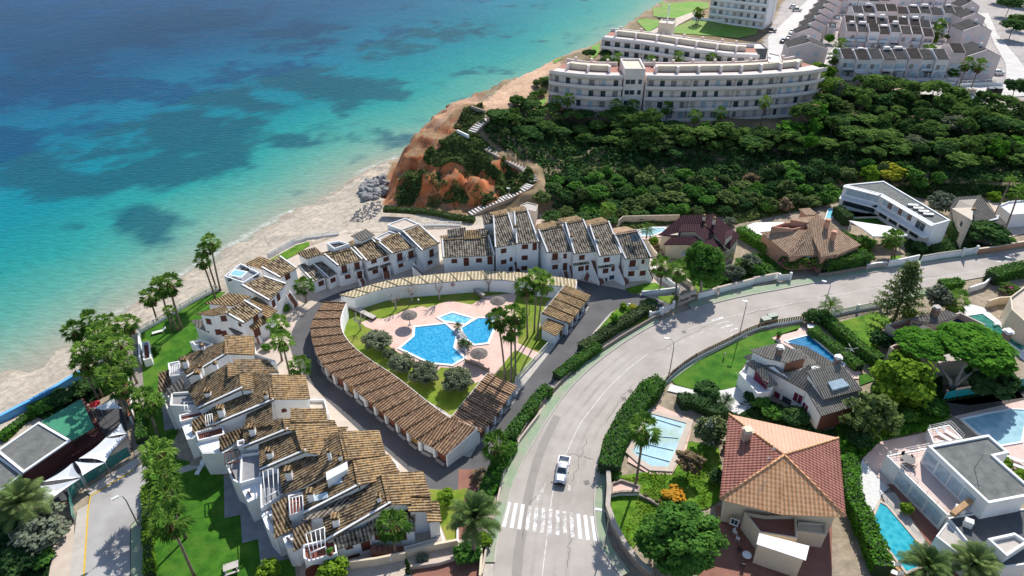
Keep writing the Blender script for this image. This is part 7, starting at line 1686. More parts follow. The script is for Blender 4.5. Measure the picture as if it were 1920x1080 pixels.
# mansion with courtyards
MW=mottled('taupe_wall',(.42,.34,.28),(.52,.43,.36),.8,.85)
h=House('mansion','taupe mansion with sunken blue courtyard pool and open roofless rooms','mansion',wall=MW)
h.flat("S7 690,520 880,470 1040,492 810,602",3.0,TERRA,.8,.25,wallmat=MW); h.flat("S7 1045,500 1215,445 1400,535 1180,585",2.2,mottled('navy_floor',(.012,.022,.06),(.02,.035,.09),.6,.3),1.3,.3,wallmat=MW); h.flat("S7 720,672 835,622 1050,640 1060,700 815,770",3.4,TERRA,.6,.25,wallmat=MW)
h.flat("S7 1060,640 1180,600 1450,560 1560,640 1500,720 1060,790",3.0,CONC,.4,wallmat=MW); h.block("S7 885,458 1140,405 1205,432 1045,486",(4.6,4.9,4.6,4.2),T_SLATE); h.block("S7 815,600 975,510 1040,548 870,640",(4.4,4.6,4.4,4.2),T_SLATE); h.chimney("S7 1045,430",4.8,1.,1.6,MATS['brown_stone'],CONC); h.chimney("S7 1545,620",3.4,1.1,2.2,MATS['brown_stone'],WHITE)
h.win(W("S7 1060,800",2),W("S7 820,790",2),"S7 900,760",1.4,1.6,GLASS,sill=False); h.done()
h=House('sandstone_house','pale sandstone house with arches at the right edge','house',wall=CREAM); h.flat("S7 1590,310 1697,230 1760,240 1760,520 1697,490 1600,400",4.2,PAVE,.5,wallmat=CREAM); h.win(W("S7 1590,420",2),W("S7 1697,510",2),"S7 1640,400",1.2,1.6,GLASS,kind='arched_window',sill=False,arch=True); h.done()
# ---------------------------------------------------------------- curved hotels
HW=mottled('hotel_wall',(.69,.60,.555),(.79,.70,.65),.4,.85,4,.08); HW2=mottled('hotel_white',(.74,.725,.71),(.83,.815,.80),.4,.85,4,.08); HRED=mottled('hotel_roof_red',(.30,.12,.09),(.40,.19,.14),.5,.85); HCR=mottled('hotel_cream',(.60,.52,.40),(.70,.62,.49),.5,.85); HPAV=mottled('hotel_roof_pale',(.58,.50,.46),(.70,.62,.58),.6,.85)
def hotel(label,path,z0,nf,fh,depth,wall,win_mat,wstep=3.2,top_dark=False,winw=1.3,roof_from=None,nm='hotel'):
    P=resample(smooth_line(path,6),max(6,int(sum((b-a).length for a,b in zip(path,path[1:]))/wstep)+1)); r=root(nm,Vector((P[0].x,P[0].y,z0)),label,'hotel'); zt=z0+nf*fh
    s=1 if offs(P,1)[0][0].y>P[0].y else -1
    back=[a for a in (offs(P,depth)[0] if s>0 else offs(P,depth)[1])]; out=[a for a in (offs(P,1.7)[1] if s>0 else offs(P,1.7)[0])]; f=lambda v,z:Vector((v.x,v.y,z)); n=len(P)
    w=MB(); w.prism(ccw([f(p,zt) for p in P]+[f(p,zt) for p in back[::-1]]),z0-3); w.build('wall',wall,r)
    for k in range(nf+1):
        b=MB(); z=z0+k*fh; 
        b.prism(ccw([f(p,z+.02) for p in offs(P,-.0)[0]]+[f(p,z+.02) for p in out[::-1]]),z-.22,0,0,True)
        o2=[a.lerp(p,.07) for a,p in zip(out,P)]
        for i in range(n-1):
            b.face([f(out[i],z-.2),f(out[i+1],z-.2),f(out[i+1],z+.95),f(out[i],z+.95)]); b.face([f(out[i],z+.95),f(out[i+1],z+.95),f(o2[i+1],z+.95),f(o2[i],z+.95)]); b.face([f(o2[i+1],z),f(o2[i],z),f(o2[i],z+.95),f(o2[i+1],z+.95)])
        if k>0 or True: b.build('balcony' if k<nf else 'roof_parapet',wall,r,fixn=False)
    rg=random.Random(len(path)*7+nf)
    for k in range(nf):
        for i in range(n-1):
            a,b_=P[i],P[i+1]; c=(a+b_)/2; u=(b_-a).normalized(); nn_=Vector((u.y,-u.x,0)); nn_=nn_ if nn_.y<0 else -nn_
            m=MB(); m.obox(f(c,z0+k*fh+1.15)+nn_*.03,u*winw/2*rg.uniform(.8,1.25),nn_*.04,(0,0,1.02)); m.build('window',rg.choice(win_mat),r)
            if i%2==0: m=MB(); m.obox(f(a,z0+k*fh+fh/2)+nn_*.85,u*.09,nn_*.82,(0,0,fh/2-.15)); m.build('balcony_divider',wall,r) if (k==0 and i%4==0) or k>0 and i%4==0 else None
    rf=MB(); ins=[a.lerp(b_,.04) for a,b_ in zip(out,back)]; i2=[a.lerp(b_,.97) for a,b_ in zip(P,back)]
    rf.prism(ccw([f(p,zt+.06) for p in ins]+[f(p,zt+.06) for p in i2[::-1]]),zt+.03); rf.build('roof_terrace',HRED,r)
    m=MB(); q1=[a.lerp(b_,.05) for a,b_ in zip(P,back)]; q2=[a.lerp(b_,.34) for a,b_ in zip(P,back)]; m.prism(ccw([f(p,zt+.12) for p in q1]+[f(p,zt+.12) for p in q2[::-1]]),zt+.02); m.build('roof_paving',HPAV,r)
    m=MB(); q1=[a.lerp(b_,.46) for a,b_ in zip(P,back)]; q2=[a.lerp(b_,.62) for a,b_ in zip(P,back)]; m.prism(ccw([f(p,zt+1.7) for p in q1[1:-1]]+[f(p,zt+1.7) for p in q2[1:-1][::-1]]),zt); m.build('service_ridge',HCR,r)
    m=MB()
    for i in range(n-1): m.prism([f(back[i],zt+1.1),f(back[i+1],zt+1.1),f(back[i+1].lerp(P[i+1],.04),zt+1.1),f(back[i].lerp(P[i],.04),zt+1.1)],zt)
    m.build('rear_parapet',wall,r)
    for i in range(1,n-1,2):
        u=(back[i]-P[i]).normalized(); m=MB()
        m.obox(f(P[i].lerp(back[i],.40),zt+.95),u*depth*.07,Vector((-u.y,u.x,0))*.35,(0,0,.95)); m.obox(f(P[i].lerp(back[i],.97),zt+1.),u*.35,Vector((-u.y,u.x,0))*.35,(0,0,1.)); m.obox(f(P[i].lerp(back[i],.72),zt+.12),u*depth*.25,Vector((-u.y,u.x,0))*.12,(0,0,.12)); m.build('roof_pier',HW,r)
    if top_dark:
        m=MB(); q1=out; q2=[a.lerp(b_,.0) for a,b_ in zip(P,back)]
        for i in range(n-1): m.prism(ccw([f(p,zt+.5) for p in (q1[i].lerp(P[i],.1),q1[i+1].lerp(P[i+1],.1),P[i+1],P[i])]),zt+.3)
        m.build('dark_pergola',DARKM,r)
    return r,P,back,zt
LW=[LGLASS,plain('hotel_curtain',(.50,.44,.38),.6),plain('hotel_pane',(.22,.22,.22),.3),GLASS]
pz=lambda s,z:[W(p,z) for p in A(s)]
r,P,bk,zt=hotel('left wing of the large curved beige hotel, ending above the promenade',pz("F 1032,212 1060,217 1095,221 1130,223 1160,223",6.),6.,4,3.15,11,HW,LW)
r,P,bk,zt=hotel('long right wing of the large curved beige hotel with a dark pergola on top',pz("F 1203,223 1260,224 1320,223 1380,222 1440,218 1490,213 1522,206",6.),6.,4,3.15,11,HW,LW,top_dark=True)
h=House('hotel_tower','plain stair tower between the two wings of the curved hotel','tower',wall=HW,ground=6.)
a,b=W("F 1163,224",6.),W("F 1200,224",6.); u=(b-a).normalized(); wv=Vector((-u.y,u.x,0)); Q=[a,b,b+wv*10,a+wv*10]; h.flat([Vector((q.x,q.y,20.6)) for q in Q],20.6,HCR,.5,.4)
for k in range(4):
    for t in(.2,.45,.8):
        c=a.lerp(b,t); c.z=8.+k*3.1; h.win(a,b,"F %f,%f"%proj(c),1.0 if t>.5 else 1.3,1.3,GLASS,sill=False)
h.done()
r,P,bk,zt=hotel('white S curved hotel block behind, with square dark windows',pz("F 1127,120 1170,125 1215,131 1260,139 1310,147 1360,154 1412,157",7.),7.,3,3.0,11,HW2,[GLASS,plain('hotel_dark_pane',(.06,.06,.065),.3)],3.4,winw=1.7)
h=House('hotel_tower','cream roof house with antenna on the rear hotel','tower',wall=HCR,ground=7.); a,b=W("R1 1070,330",14),W("R1 1180,340",14); u=(b-a).normalized(); wv=Vector((-u.y,u.x,0)); h.flat([Vector((q.x,q.y,20.)) for q in (a+wv*4,b+wv*4,b+wv*10,a+wv*10)],20.,HPAV,.4,.3); m=MB(); c=(a+b)/2+wv*7; m.tube([Vector((c.x,c.y,20)),Vector((c.x,c.y,26))],.25,6); m.build('mast',WMETAL,h.r); h.done()
r,P,bk,zt=hotel('far apartment block with many balconies cut by the top edge',pz("F 1330,40 1362,45 1395,49 1432,54",8.),8.,6,3.0,14,HW2,LW,2.6,nm='apartment_block')
h=House('apartment_block','beige block at the top by the town street','apartment block',wall=HCR,ground=8.); a,b=W("R2 -28,190",8),W("R2 18,182",8); u=(b-a).normalized(); wv=Vector((-u.y,u.x,0)); h.flat([Vector((q.x,q.y,25.)) for q in (a,b,b+wv*13,a+wv*13)],25.,HPAV,.5,.3); h.done()
h=House('grey_block','dark grey cube building at the end of the rear hotel','building',wall=mottled('dark_grey_wall',(.10,.11,.12),(.15,.16,.17),.6),ground=7.); a,b=W("R1 1790,500",7),W("R1 1890,500",7); u=(b-a).normalized(); wv=Vector((-u.y,u.x,0)); h.flat([Vector((q.x,q.y,13.)) for q in (a,b,b+wv*8,a+wv*8)],13.,HPAV,.3,.3); h.done()
h=House('hotel_annex','pale annex with rounded red roof terrace right of the long hotel wing','building',wall=HW,ground=6.5); h.flat("R2 0,470 130,470 240,520 235,560 150,590 0,590",17.,HPAV,.9,.4); h.flat("R2 0,400 90,420 110,480 0,480",20.,HW,.3,.3); h.done()
# ---------------------------------------------------------------- town of pale terraces
TW=[mottled('town_wall_pink',(.58,.48,.46),(.68,.58,.55),.5,.85,4,.08),mottled('town_wall_pale',(.64,.59,.575),(.75,.70,.68),.5,.85,4,.08)]
TR=mottled('town_roof',(.030,.025,.024),(.075,.06,.055),.8,.95,6,.2,.08); TR2=mottled('town_roof_grey',(.045,.043,.044),(.095,.09,.088),.8,.95,6,.2,.08)
tr=random.Random(12)
TZ=7.3
def townrow(a,b,n,he,depth,label,group,rise=1.6,roofd=.55,gaps=0,front=2.4,swap=False,winrows=2,roofs=(TR,TR2),skip=()):
    a,b=W(a,TZ),W(b,TZ); u=(b-a)/n; un=u.normalized(); wv=Vector((-un.y,un.x,0)); wv=wv if wv.y>0 else -wv
    if swap: wv=-wv
    for i in range(n):
        if i in skip: continue
        dy=tr.choice([0,0,.5,1.0]); hh=he+tr.choice([0,0,-.4,.5]); A_=a+u*i+un*.04+wv*dy; B_=a+u*(i+1)-un*.04+wv*dy
        r=root('town_house',A_,label,'house',group); m=MB(); D=A_+wv*depth; Cc=B_+wv*depth; f=lambda v,z:Vector((v.x,v.y,z))
        k=.03; A1_=A_.lerp(D,roofd); B1_=B_.lerp(Cc,roofd); zt=TZ+hh
        # body with a pitched front roof and a flat rear part
        pts=[f(A_,zt),f(B_,zt),f(B1_,zt+rise),f(A1_,zt+rise),f(D,zt+rise-.9),f(Cc,zt+rise-.9)]
        bot=[f(A_,TZ-1),f(B_,TZ-1),f(Cc,TZ-1),f(D,TZ-1)]
        m.mesh(pts+bot,[(0,1,7,6),(1,2,5,8,7),(0,6,9,4,3),(3,4,5,2),(4,9,8,5),(0,3,2,1)]); w_=tr.choice(TW); m.build('wall',w_,r)
        up=Vector((0,0,.14)); e=.25; t=[f(A_-wv*e+un*.25,zt-.1),f(B_-wv*e-un*.25,zt-.1),f(B1_-un*.25,zt+rise),f(A1_+un*.25,zt+rise)]; m=MB(); m.mesh([p+up for p in t]+[p+Vector((0,0,.01)) for p in t],[(0,1,2,3),(7,6,5,4),(0,4,5,1),(1,5,6,2),(2,6,7,3),(3,7,4,0)]); m.build('roof',tr.choice(roofs),r)
        for rr in range(winrows):
            for t_ in ((.3,.7) if u.length>3.6 else (.5,)):
                if tr.random()<.12: continue
                c=A_.lerp(B_,t_); c.z=TZ+1.5+rr*2.7; m=MB(); m.obox(c-wv*.03,un*.65,wv*.04,(0,0,.75 if rr else .85)); m.build('window',tr.choice([LGLASS,LGLASS,MATS['hotel_pane']]),r)
        if winrows>1 and tr.random()<.75:
            m=MB(); c=A_.lerp(B_,.5)-wv*.55; m.obox(f(c,TZ+3.0),u*.42,wv*.5,(0,0,.08)); m.obox(f(c-wv*.48,TZ+3.45),u*.42,wv*.04,(0,0,.42)); m.build('balcony',tr.choice([TW[1],LGLASS]),r)
        if tr.random()<.4: m=MB(); m.box(f(A_.lerp(Cc,.62),zt+rise-.7),tr.uniform(1.2,2.4),tr.uniform(1.2,2.),tr.uniform(.9,1.8),un); m.build('roof_box',TW[1],r)
        if front>0:
            m=MB(); 
            for q,ln in((A_+wv*-.0,front),): m.obox(f(A_-wv*(front/2),TZ+.6),un*.08,wv*front/2,(0,0,.7))
            c=A_.lerp(B_,.5)-wv*front; m.obox(f(c,TZ+.45),u*.46,wv*.07,(0,0,.55)); m.build('patio_wall',TW[1],r)
            if tr.random()<.8: m=MB(); c=A_.lerp(B_,tr.choice([.4,.6]))-wv*1.; m.obox(f(c,TZ+2.6),u*tr.uniform(.22,.36),wv*tr.uniform(.6,1.),(0,0,.05)); m.build('canopy',tr.choice([TR2,LGLASS,TW[1]]),r)
townrow("R2 530,590","R2 1310,600",8,7.,9,'terraced house with dark roof in the frontmost town row above the pines','front town row',1.8)
townrow("R2 1320,590","R2 1420,592",1,8.2,8,'taller end house of the frontmost town row with one dark roof','front town row',1.6)
townrow("R2 560,365","R2 1210,395",8,6.4,8,'terraced house in the second town row from the front','second town row')
townrow("R2 545,285","R2 1190,320",8,6.2,7,'terraced house in the third town row, roofs in pairs','third town row',front=0)
townrow("R2 610,200","R2 1450,225",10,6.2,8,'terraced house in the middle town row behind small patios','middle town row')
townrow("R2 500,110","R2 960,118",6,6.4,8,'terraced house at the left of the rear town row','rear left town row')
townrow("R2 960,95","R2 1480,110",6,6.6,8,'terraced house at the right of the rear town row','rear right town row')
townrow("R2 480,-10","R2 1380,-15",9,6.4,8,'terraced house of the row glimpsed above the top row','uppermost town row')
townrow("R2 1225,300","R2 1330,305",2,4.2,6,'low house beside the trees right of the third town row','low houses in the town',1.2,front=1.5)
townrow("R2 430,275","R2 500,280",1,3.4,6,'low white patio house beside the narrow bright alley','low patio houses',.8,front=1.5); townrow("R2 470,215","R2 530,218",1,3.4,6,'low white patio house up the narrow bright alley','low patio houses by the alley',.8,front=1.5)
townrow("R2 520,40","R2 980,40",6,6.4,8,'terraced house in the row cut by the top edge','top town row'); townrow("R2 980,25","R2 1400,30",5,6.4,8,'terraced house of the top row on the right','top right town row')
def gable(label,base,wd,dp,he,rise,ang,wallm=None,group=None):
    """gable house: base centre pixel, width, depth, eave height"""
    c=W(base,TZ); u=Vector((math.cos(R(ang)),math.sin(R(ang)),0)); v=Vector((-u.y,u.x,0)); r=root('gable_house',c,label,'house',group); f=lambda x,y,z:c+u*x+v*y+Vector((0,0,z)); w2=wd/2
    m=MB(); m.mesh([f(-w2,0,-1),f(w2,0,-1),f(w2,0,he),f(0,0,he+rise),f(-w2,0,he),f(-w2,dp,-1),f(w2,dp,-1),f(w2,dp,he),f(0,dp,he+rise),f(-w2,dp,he)],[(0,1,2,3,4),(5,9,8,7,6),(1,6,7,2),(0,4,9,5),(2,7,8,3),(4,3,8,9)]); m.build('wall',wallm or TW[0],r)
    for s in(-1,1):
        a=[f(s*(w2+.2),.6,he-.15),f(s*.1,.6,he+rise),f(s*.1,dp-.3,he+rise),f(s*(w2+.2),dp-.3,he-.15)]; m=MB(); m.mesh([p+Vector((0,0,.2)) for p in a]+[p+Vector((0,0,.03)) for p in a],[(0,1,2,3),(7,6,5,4),(0,4,5,1),(1,5,6,2),(2,6,7,3),(3,7,4,0)]); m.build('roof',TR2,r)
    for x in(-w2*.5,w2*.45):
        for z in(2.,4.6):
            if z<he-.6: m=MB(); m.obox(f(x,-.03,z),u*.6,v*.04,(0,0,.65)); m.build('window',LGLASS,r)
    m=MB(); m.box(f(0,dp*.4,he+rise-.3),.7,.7,1.5); m.build('chimney',TW[1],r); return r
gable('wide pale house with broad double gable beside the town street corner',"R2 270,505",13,9,6.5,2.2,-8)
for i,(x,y,lb) in enumerate([(285,365,'lowest'),(325,305,'second lowest'),(360,255,'third from the bottom'),(395,205,'fourth from the bottom'),(425,160,'fifth from the bottom'),(455,115,'sixth from the bottom'),(482,72,'topmost')]): gable(lb+' gabled house of the row climbing beside the bright town street',"R2 %d,%d"%(x,y),9,6.4,5.6,2.,-6,None,'gabled row by the street')
gable('large pinkish gable house in front of the right hand street',"R2 1560,585",11,10,7.2,2.2,-2); gable('pinkish gable house behind, with stepped white terraces',"R2 1520,375",10.5,9,7.,2.2,-2); gable('third gable house up the right hand street',"R2 1500,260",9,8,6.5,2.,-2); gable('hip shaped house at the top of the right street',"R2 1480,160",8,8,6,2.2,0)
drape('town_street',"R2 0,280 150,140 320,-20 460,-20 380,70 240,190 165,290 70,450 0,480",PALEROAD,.15,5); drape('town_street',"R2 410,500 430,440 520,310 590,180 620,190 560,330 490,460 480,500",PALEROAD,.15,5)
drape('town_street',"R2 1570,100 1640,200 1700,340 1780,480 1790,640 1900,640 1990,640 1960,560 1830,390 1720,260 1650,100",PALEROAD,.15,5); drape('parking',"R2 820,680 1420,660 1780,640 1920,640 1990,720 1760,735 1480,735 830,740",PALEROAD,.2,5)
GR=mottled('bright_meadow',(.10,.24,.02),(.17,.33,.04),.25,.9,6,.3,c=(.22,.26,.07))
for s in ("R1 1010,75 1150,30 1340,15 1470,20 1475,60 1380,95 1250,150 1060,125","R1 790,225 930,138 1165,160 1020,245","R1 1205,215 1345,155 1500,160 1850,205 1830,262 1700,290 1500,270 1210,252","R1 590,450 605,335 660,318 650,410","R1 200,480 300,440 380,440 320,480","R1 560,310 700,240 730,240 600,310","R1 130,810 180,770 258,733 258,770 200,815"): drape('meadow',s,GR,.22,4)
drape('meadow',"R2 1380,740 1560,740 1700,770 1920,830 1920,860 1600,850 1400,800",GR,.25,4); drape('dirt_track',"R2 1560,745 1740,735 1920,800 1920,850 1650,800",PAVE,.32,4)
drape('promenade_path',"R1 1020,250 1200,150 1380,90 1400,110 1250,190 1180,245",PAVE,.3,4)
PW_=mottled('promenade_wall',(.26,.20,.16),(.36,.29,.24),1.,.9)
def twall(s,h,t,label,mat=PW_): 
    P=[G(p) for p in A(s)]; return wall_along(resample(smooth_line(P,3),max(3,int(len(P)*3))),h,t,mat,'promenade_wall',label,'wall')
twall("R1 0,578 110,520 250,465 330,432 480,372 610,300 720,245",.7,.6,'low brown wall along the promenade edge above the sea'); twall("R1 925,130 1090,140 1225,152",.8,.5,'low wall between two bright meadows'); twall("R3 975,20 1080,55",1.,.5,'short brown wall at the top of the cliff'); twall("R1 1345,150 1600,175 1860,205",1.4,.3,'white wall before the far apartment block',WHITE); twall("R1 0,800 100,760 250,690",.8,.4,'low wall beside the promenade bushes')
r=fence([W(p,7.2) for p in A("R2 1420,650 1580,640 1760,635")],1.8,'white wall with fence along the parking',gap=.8,base=.8); fence([W(p,7.) for p in A("R2 700,600 880,610")],1.5,'white fence before the front town row, left part',gap=.8,base=.6); fence([W(p,7.) for p in A("R2 1240,625 1400,630")],1.8,'white fence before the front town row, right part',gap=.8,base=.6)
# ---------------------------------------------------------------- cliff stairs
STEP=mottled('pale_step',(.60,.56,.52),(.74,.70,.66),1.,.85); STEP_SHADE=mottled('shade_toned_step',(.32,.29,.27),(.42,.39,.36),1.,.85)  # second material: the pale steps with slope shade put into the colour
def cliff_stairs(s,label,mat,w=1.9,step=.82,lift=.4):
    P=smooth_line([G(p) for p in A(s)],6); L=sum((b-a).length for a,b in zip(P,P[1:])); Q=resample(P,max(4,int(L/step))); r=root('cliff_stairs',Q[0],label,'stairs'); m=MB(); e=MB()
    for i in range(len(Q)-1):
        u=(Q[i+1]-Q[i]); u.z=0; u.normalize(); c=Q[i]; m.box(Vector((c.x,c.y,c.z-.5)),.42,w,.5+lift,u)
    m.build('step',mat,r); L_,R_=offs(Q,w/2+.15)
    for side in(L_,R_):
        e=MB()
        for a,b in zip(side,side[1:]): e.obox((a+b)/2+Vector((0,0,lift-.45)),(b-a)/2,Vector(((b-a).y,-(b-a).x,0)).normalized()*.09,(0,0,.45))
        e.build('edge_wall',MATS['promenade_wall'],r)
    c=MB()
    for i in range(len(Q)-1): c.face([Vector((p.x,p.y,p.z+lift-.2)) for p in (L_[i],R_[i],R_[i+1],L_[i+1])])
    c.build('tread_bed',MATS['promenade_wall'],r); return r
cliff_stairs("R3 972,808 1080,752 1180,712 1280,672 1370,625 1425,585",'lower flight of pale steps climbing from the beach around the red cliff',STEP); cliff_stairs("R3 1440,565 1425,525 1370,475 1270,420 1160,360 1060,300 985,252",'middle flight of steps with painted grey shade along the dark wooded slope',STEP_SHADE); cliff_stairs("R3 945,222 990,185 1050,130 1105,95",'upper flight of pale steps to the promenade',STEP,2.2)
twall("R3 872,215 910,235 955,255",1.6,.4,'white landing wall at the turn of the cliff stairs',WHITE)
h=House('utility_hut','beige flat utility hut behind the tallest row house','hut',wall=PAVE); h.flat("L3 780,105 835,80 915,100 900,150 800,130",3.2,CONC,.2); h.done()
# ---------------------------------------------------------------- boulders
BLD=mottled('grey_boulder',(.16,.16,.165),(.34,.335,.33),1.4,.9,6,.6)
protos=[]
for k in range(4):
    m=MB(); rock(m,Vector((0,0,0)),1.,random.Random(40+k)); protos.append(mesh_only(m.build('boulder',BLD)))
br=random.Random(21)
for x,y in scatter_px("R3 145,690 160,610 230,560 300,545 330,590 345,640 330,690 240,700",1.15,46,31):
    o=bpy.data.objects.new('boulder',br.choice(protos)); COL.objects.link(o); s=br.uniform(.7,1.5); o.location=(x,y,max(-1.6,hgt(x,y))+s*.25); o.scale=(s,s*br.uniform(.8,1.2),s*1.1); o.rotation_euler=(br.random()*.6,br.random()*.6,br.random()*6); tag(o,'grey boulder in the pile at the foot of the cliff','boulder','boulders at the cliff foot')
rng=np.random.RandomState(77); Pw=[G(p) for p in A("R3 110,790 200,720 300,710 310,760 250,830 150,870 60,860")]; m=MB(); k=0
while k<260:
    x=rng.uniform(min(p.x for p in Pw),max(p.x for p in Pw)); y=rng.uniform(min(p.y for p in Pw),max(p.y for p in Pw))
    if not inpoly(np.array([x]),np.array([y]),Pw)[0]: continue
    k+=1; s=rng.uniform(.12,.32); c=Vector((x,y,hgt(x,y)+.05)); q=[Vector(d)*s for d in((1,0,0),(0,1,0),(-1,0,0),(0,-1,0),(0,0,.9),(0,0,-.5))]; m.mesh([c+v*rng.uniform(.7,1.3) for v in q],[(0,1,4),(1,2,4),(2,3,4),(3,0,4),(1,0,5),(2,1,5),(3,2,5),(0,3,5)])
tag(m.build('pebbles',BLD),'loose stones and seaweed on the sand below the boulders',None,None,'stuff')
# ---------------------------------------------------------------- vehicles
SILV=plain('silver_paint',(.62,.63,.66),.28,.6,.25,.03); BLKP=plain('black_plastic',(.025,.025,.028),.5); TYRE=plain('tyre_rubber',(.02,.02,.02),.85); LAMPG=plain('headlamp_glass',(.7,.72,.75),.1,.7)
def loft(m,secs,mat=0,sm=True):
    """secs: list of (y, [(x,z)...]) cross sections"""
    b=len(m.v); k=len(secs[0][1])
    for y,pr in secs: m.v+=[(x,y,z) for x,z in pr]
    for i in range(len(secs)-1):
        for j in range(k): q=(j+1)%k; m.f.append((b+i*k+j,b+i*k+q,b+(i+1)*k+q,b+(i+1)*k+j)); m.m.append(mat); m.sm.append(sm)
    m.f.append(tuple(b+j for j in range(k-1,-1,-1))); m.m.append(mat); m.sm.append(False)
    m.f.append(tuple(b+(len(secs)-1)*k+j for j in range(k))); m.m.append(mat); m.sm.append(False)
def prof(w,z0,z1,r=.12): return [(-w,z0),(w,z0),(w+.02,(z0+z1)/2),(w-.02,z1-r),(w-r,z1),(-w+r,z1),(-w+.02,z1-r),(-w-.02,(z0+z1)/2)]
def wheels(r,ys,w,rad=.34):
    for y in ys:
        for s in(-1,1):
            m=MB(); m.tube([(s*(w-.22),y,rad),(s*(w+.01),y,rad)],rad,16); t=m.build('wheel',TYRE,r); m=MB(); m.tube([(s*(w-.02),y,rad),(s*(w+.025),y,rad)],rad*.6,12); m.build('rim',METAL,t)
def local_root(name,loc,rz,label,cat,group=None):
    r=root(name,(0,0,0),label,cat,group); r['_fin']=1; return r
def pickup(loc,rz):
    r=local_root('pickup_truck',loc,rz,'silver pickup truck with open cargo bed driving towards the zebra crossing','pickup truck'); w=.86
    m=MB(); loft(m,[(-2.5,prof(w*.9,.35,.72)),(-2.42,prof(w*.97,.30,.95)),(-1.2,prof(w,.28,1.06)),(-1.1,prof(w,.28,1.08)),(.72,prof(w,.28,1.08))]); m.build('body',SILV,r)
    m=MB(); 
    m.box((0,1.56,.28),2*w,1.68,.35); 
    for s in(-1,1): m.obox((s*(w-.05),1.56,.75),(.07,0,0),(0,.84,0),(0,0,.35))
    m.obox((0,2.36,.75),(w,0,0),(0,.05,0),(0,0,.33)); m.obox((0,.78,.75),(w,0,0),(0,.05,0),(0,0,.36)); m.build('cargo_bed',SILV,r)
    m=MB()
    for k in range(7): m.obox((-.6+k*.2,1.56,.655),(.045,0,0),(0,.74,0),(0,0,.02))
    m.build('bed_floor',plain('bed_liner',(.55,.55,.56),.5),r)
    m=MB(); loft(m,[(-1.05,prof(.74,1.05,1.10,.03)),(-.35,prof(.66,1.05,1.56,.1)),(.25,prof(.65,1.05,1.58,.1)),(.62,prof(.70,1.05,1.35,.1)),(.72,prof(.72,1.05,1.12,.03))]); m.build('cab',SILV,r)
    m=MB(); m.mesh([(-.66,-1.04,1.13),(.66,-1.04,1.13),(.56,-.36,1.575),(-.56,-.36,1.575)],[(0,1,2,3)]); ws=m.build('windscreen',GLASS,r); ws.location.z+=.02; ws.location.y-=.02
    m=MB()
    for s in(-1,1): m.mesh([(s*.755,-.85,1.12),(s*.745,.5,1.12),(s*.69,.3,1.5),(s*.69,-.28,1.5)],[(0,1,2,3)])
    m.build('side_window',GLASS,r); m=MB(); m.mesh([(-.6,.76,1.12),(.6,.76,1.12),(.52,.38,1.5),(-.52,.38,1.5)],[(0,1,2,3)]); m.build('rear_window',GLASS,r)
    m=MB()
    for z in(1.64,1.72): m.tube([(-.78,.86,z-.5),(-.74,.86,z),(.74,.86,z),(.78,.86,z-.5)],.035,6)
    m.build('roll_bar',BLKP,r)
    m=MB(); m.box((0,-2.56,.32),1.7,.16,.26); m.build('bumper',BLKP,r); m=MB(); m.box((0,-2.52,.62),.8,.06,.16); m.build('grille',BLKP,r)
    for s in(-1,1):
        m=MB(); m.box((s*.62,-2.5,.62),.34,.08,.17); m.build('headlight',LAMPG,r); m=MB(); m.box((s*(w+.12),-.8,1.05),.22,.1,.17); m.build('wing_mirror',BLKP,r); m=MB(); m.box((s*.74,2.41,.6),.16,.04,.34); m.build('tail_light',plain('tail_red',(.4,.02,.02),.3),r)
    m=MB(); m.obox((0,-1.75,1.075),(.5,0,0),(0,.55,0),(0,0,.008)); m.build('bonnet_panel',SILV,r)
    wheels(r,(-1.62,1.5),w); r.location=loc; r.rotation_euler=(0,0,rz); return r
a_,b_=W("F 1058,866"),W("F 1050,908"); u=(b_-a_).normalized(); pickup((a_+b_)/2+Vector((0,0,.0)),math.atan2(u.y,u.x)+math.pi/2)
def car(loc,rz,mat,label,group='parked cars in the town'):
    r=local_root('parked_car',loc,rz,label,'car',group); w=.85
    m=MB(); loft(m,[(-2.1,prof(w*.88,.3,.68)),(-1.95,prof(w,.28,.82)),(-.9,prof(w,.28,.95)),(1.2,prof(w,.28,.98)),(2.0,prof(w*.97,.3,.9)),(2.1,prof(w*.9,.35,.75))]); m.build('body',mat,r)
    m=MB(); loft(m,[(-1.0,prof(.74,.93,.98,.03)),(-.35,prof(.64,.93,1.42,.1)),(.9,prof(.63,.93,1.42,.1)),(1.6,prof(.72,.93,1.0,.03))]); m.build('cabin',GLASS,r); m=MB(); m.obox((0,.27,1.43),(.56,0,0),(0,.6,0),(0,0,.02)); m.build('roof',mat,r); wheels(r,(-1.35,1.35),w,.31); r.location=loc; r.rotation_euler=(0,0,rz)
CW=plain('car_white',(.72,.72,.71),.3,.6,0,.03); CD=plain('car_dark',(.04,.045,.05),.3,.6,.2,.03); CB=plain('car_grey',(.28,.29,.31),.3,.6,.2,.03)
for p,a,mt,lb in [("R2 22,240",60,CD,'dark car at the left kerb of the bright town street'),("R2 110,322",-35,CD,'dark car parked at the lower right of the bright street'),("R2 175,255",-35,CW,'white car parked behind the dark one on the bright street'),("R2 150,300",-35,CB,'grey car between two parked cars on the bright street'),("R2 215,85",60,CB,'grey car beside trees at the top of the bright street'),("R2 190,65",60,CW,'white car beside trees at the top of the bright street'),
  ("R2 1578,760",80,CW,'white car parked on the grass below the parking'),("R2 480,730",70,CD,'dark car half hidden by palms beside the hotel'),("R2 1720,560",90,CW,'white van by the gable house steps')]:
    car(G(p,.28),R(a),mt,lb)
GRNB=plain('bin_green',(.03,.075,.055),.5); 
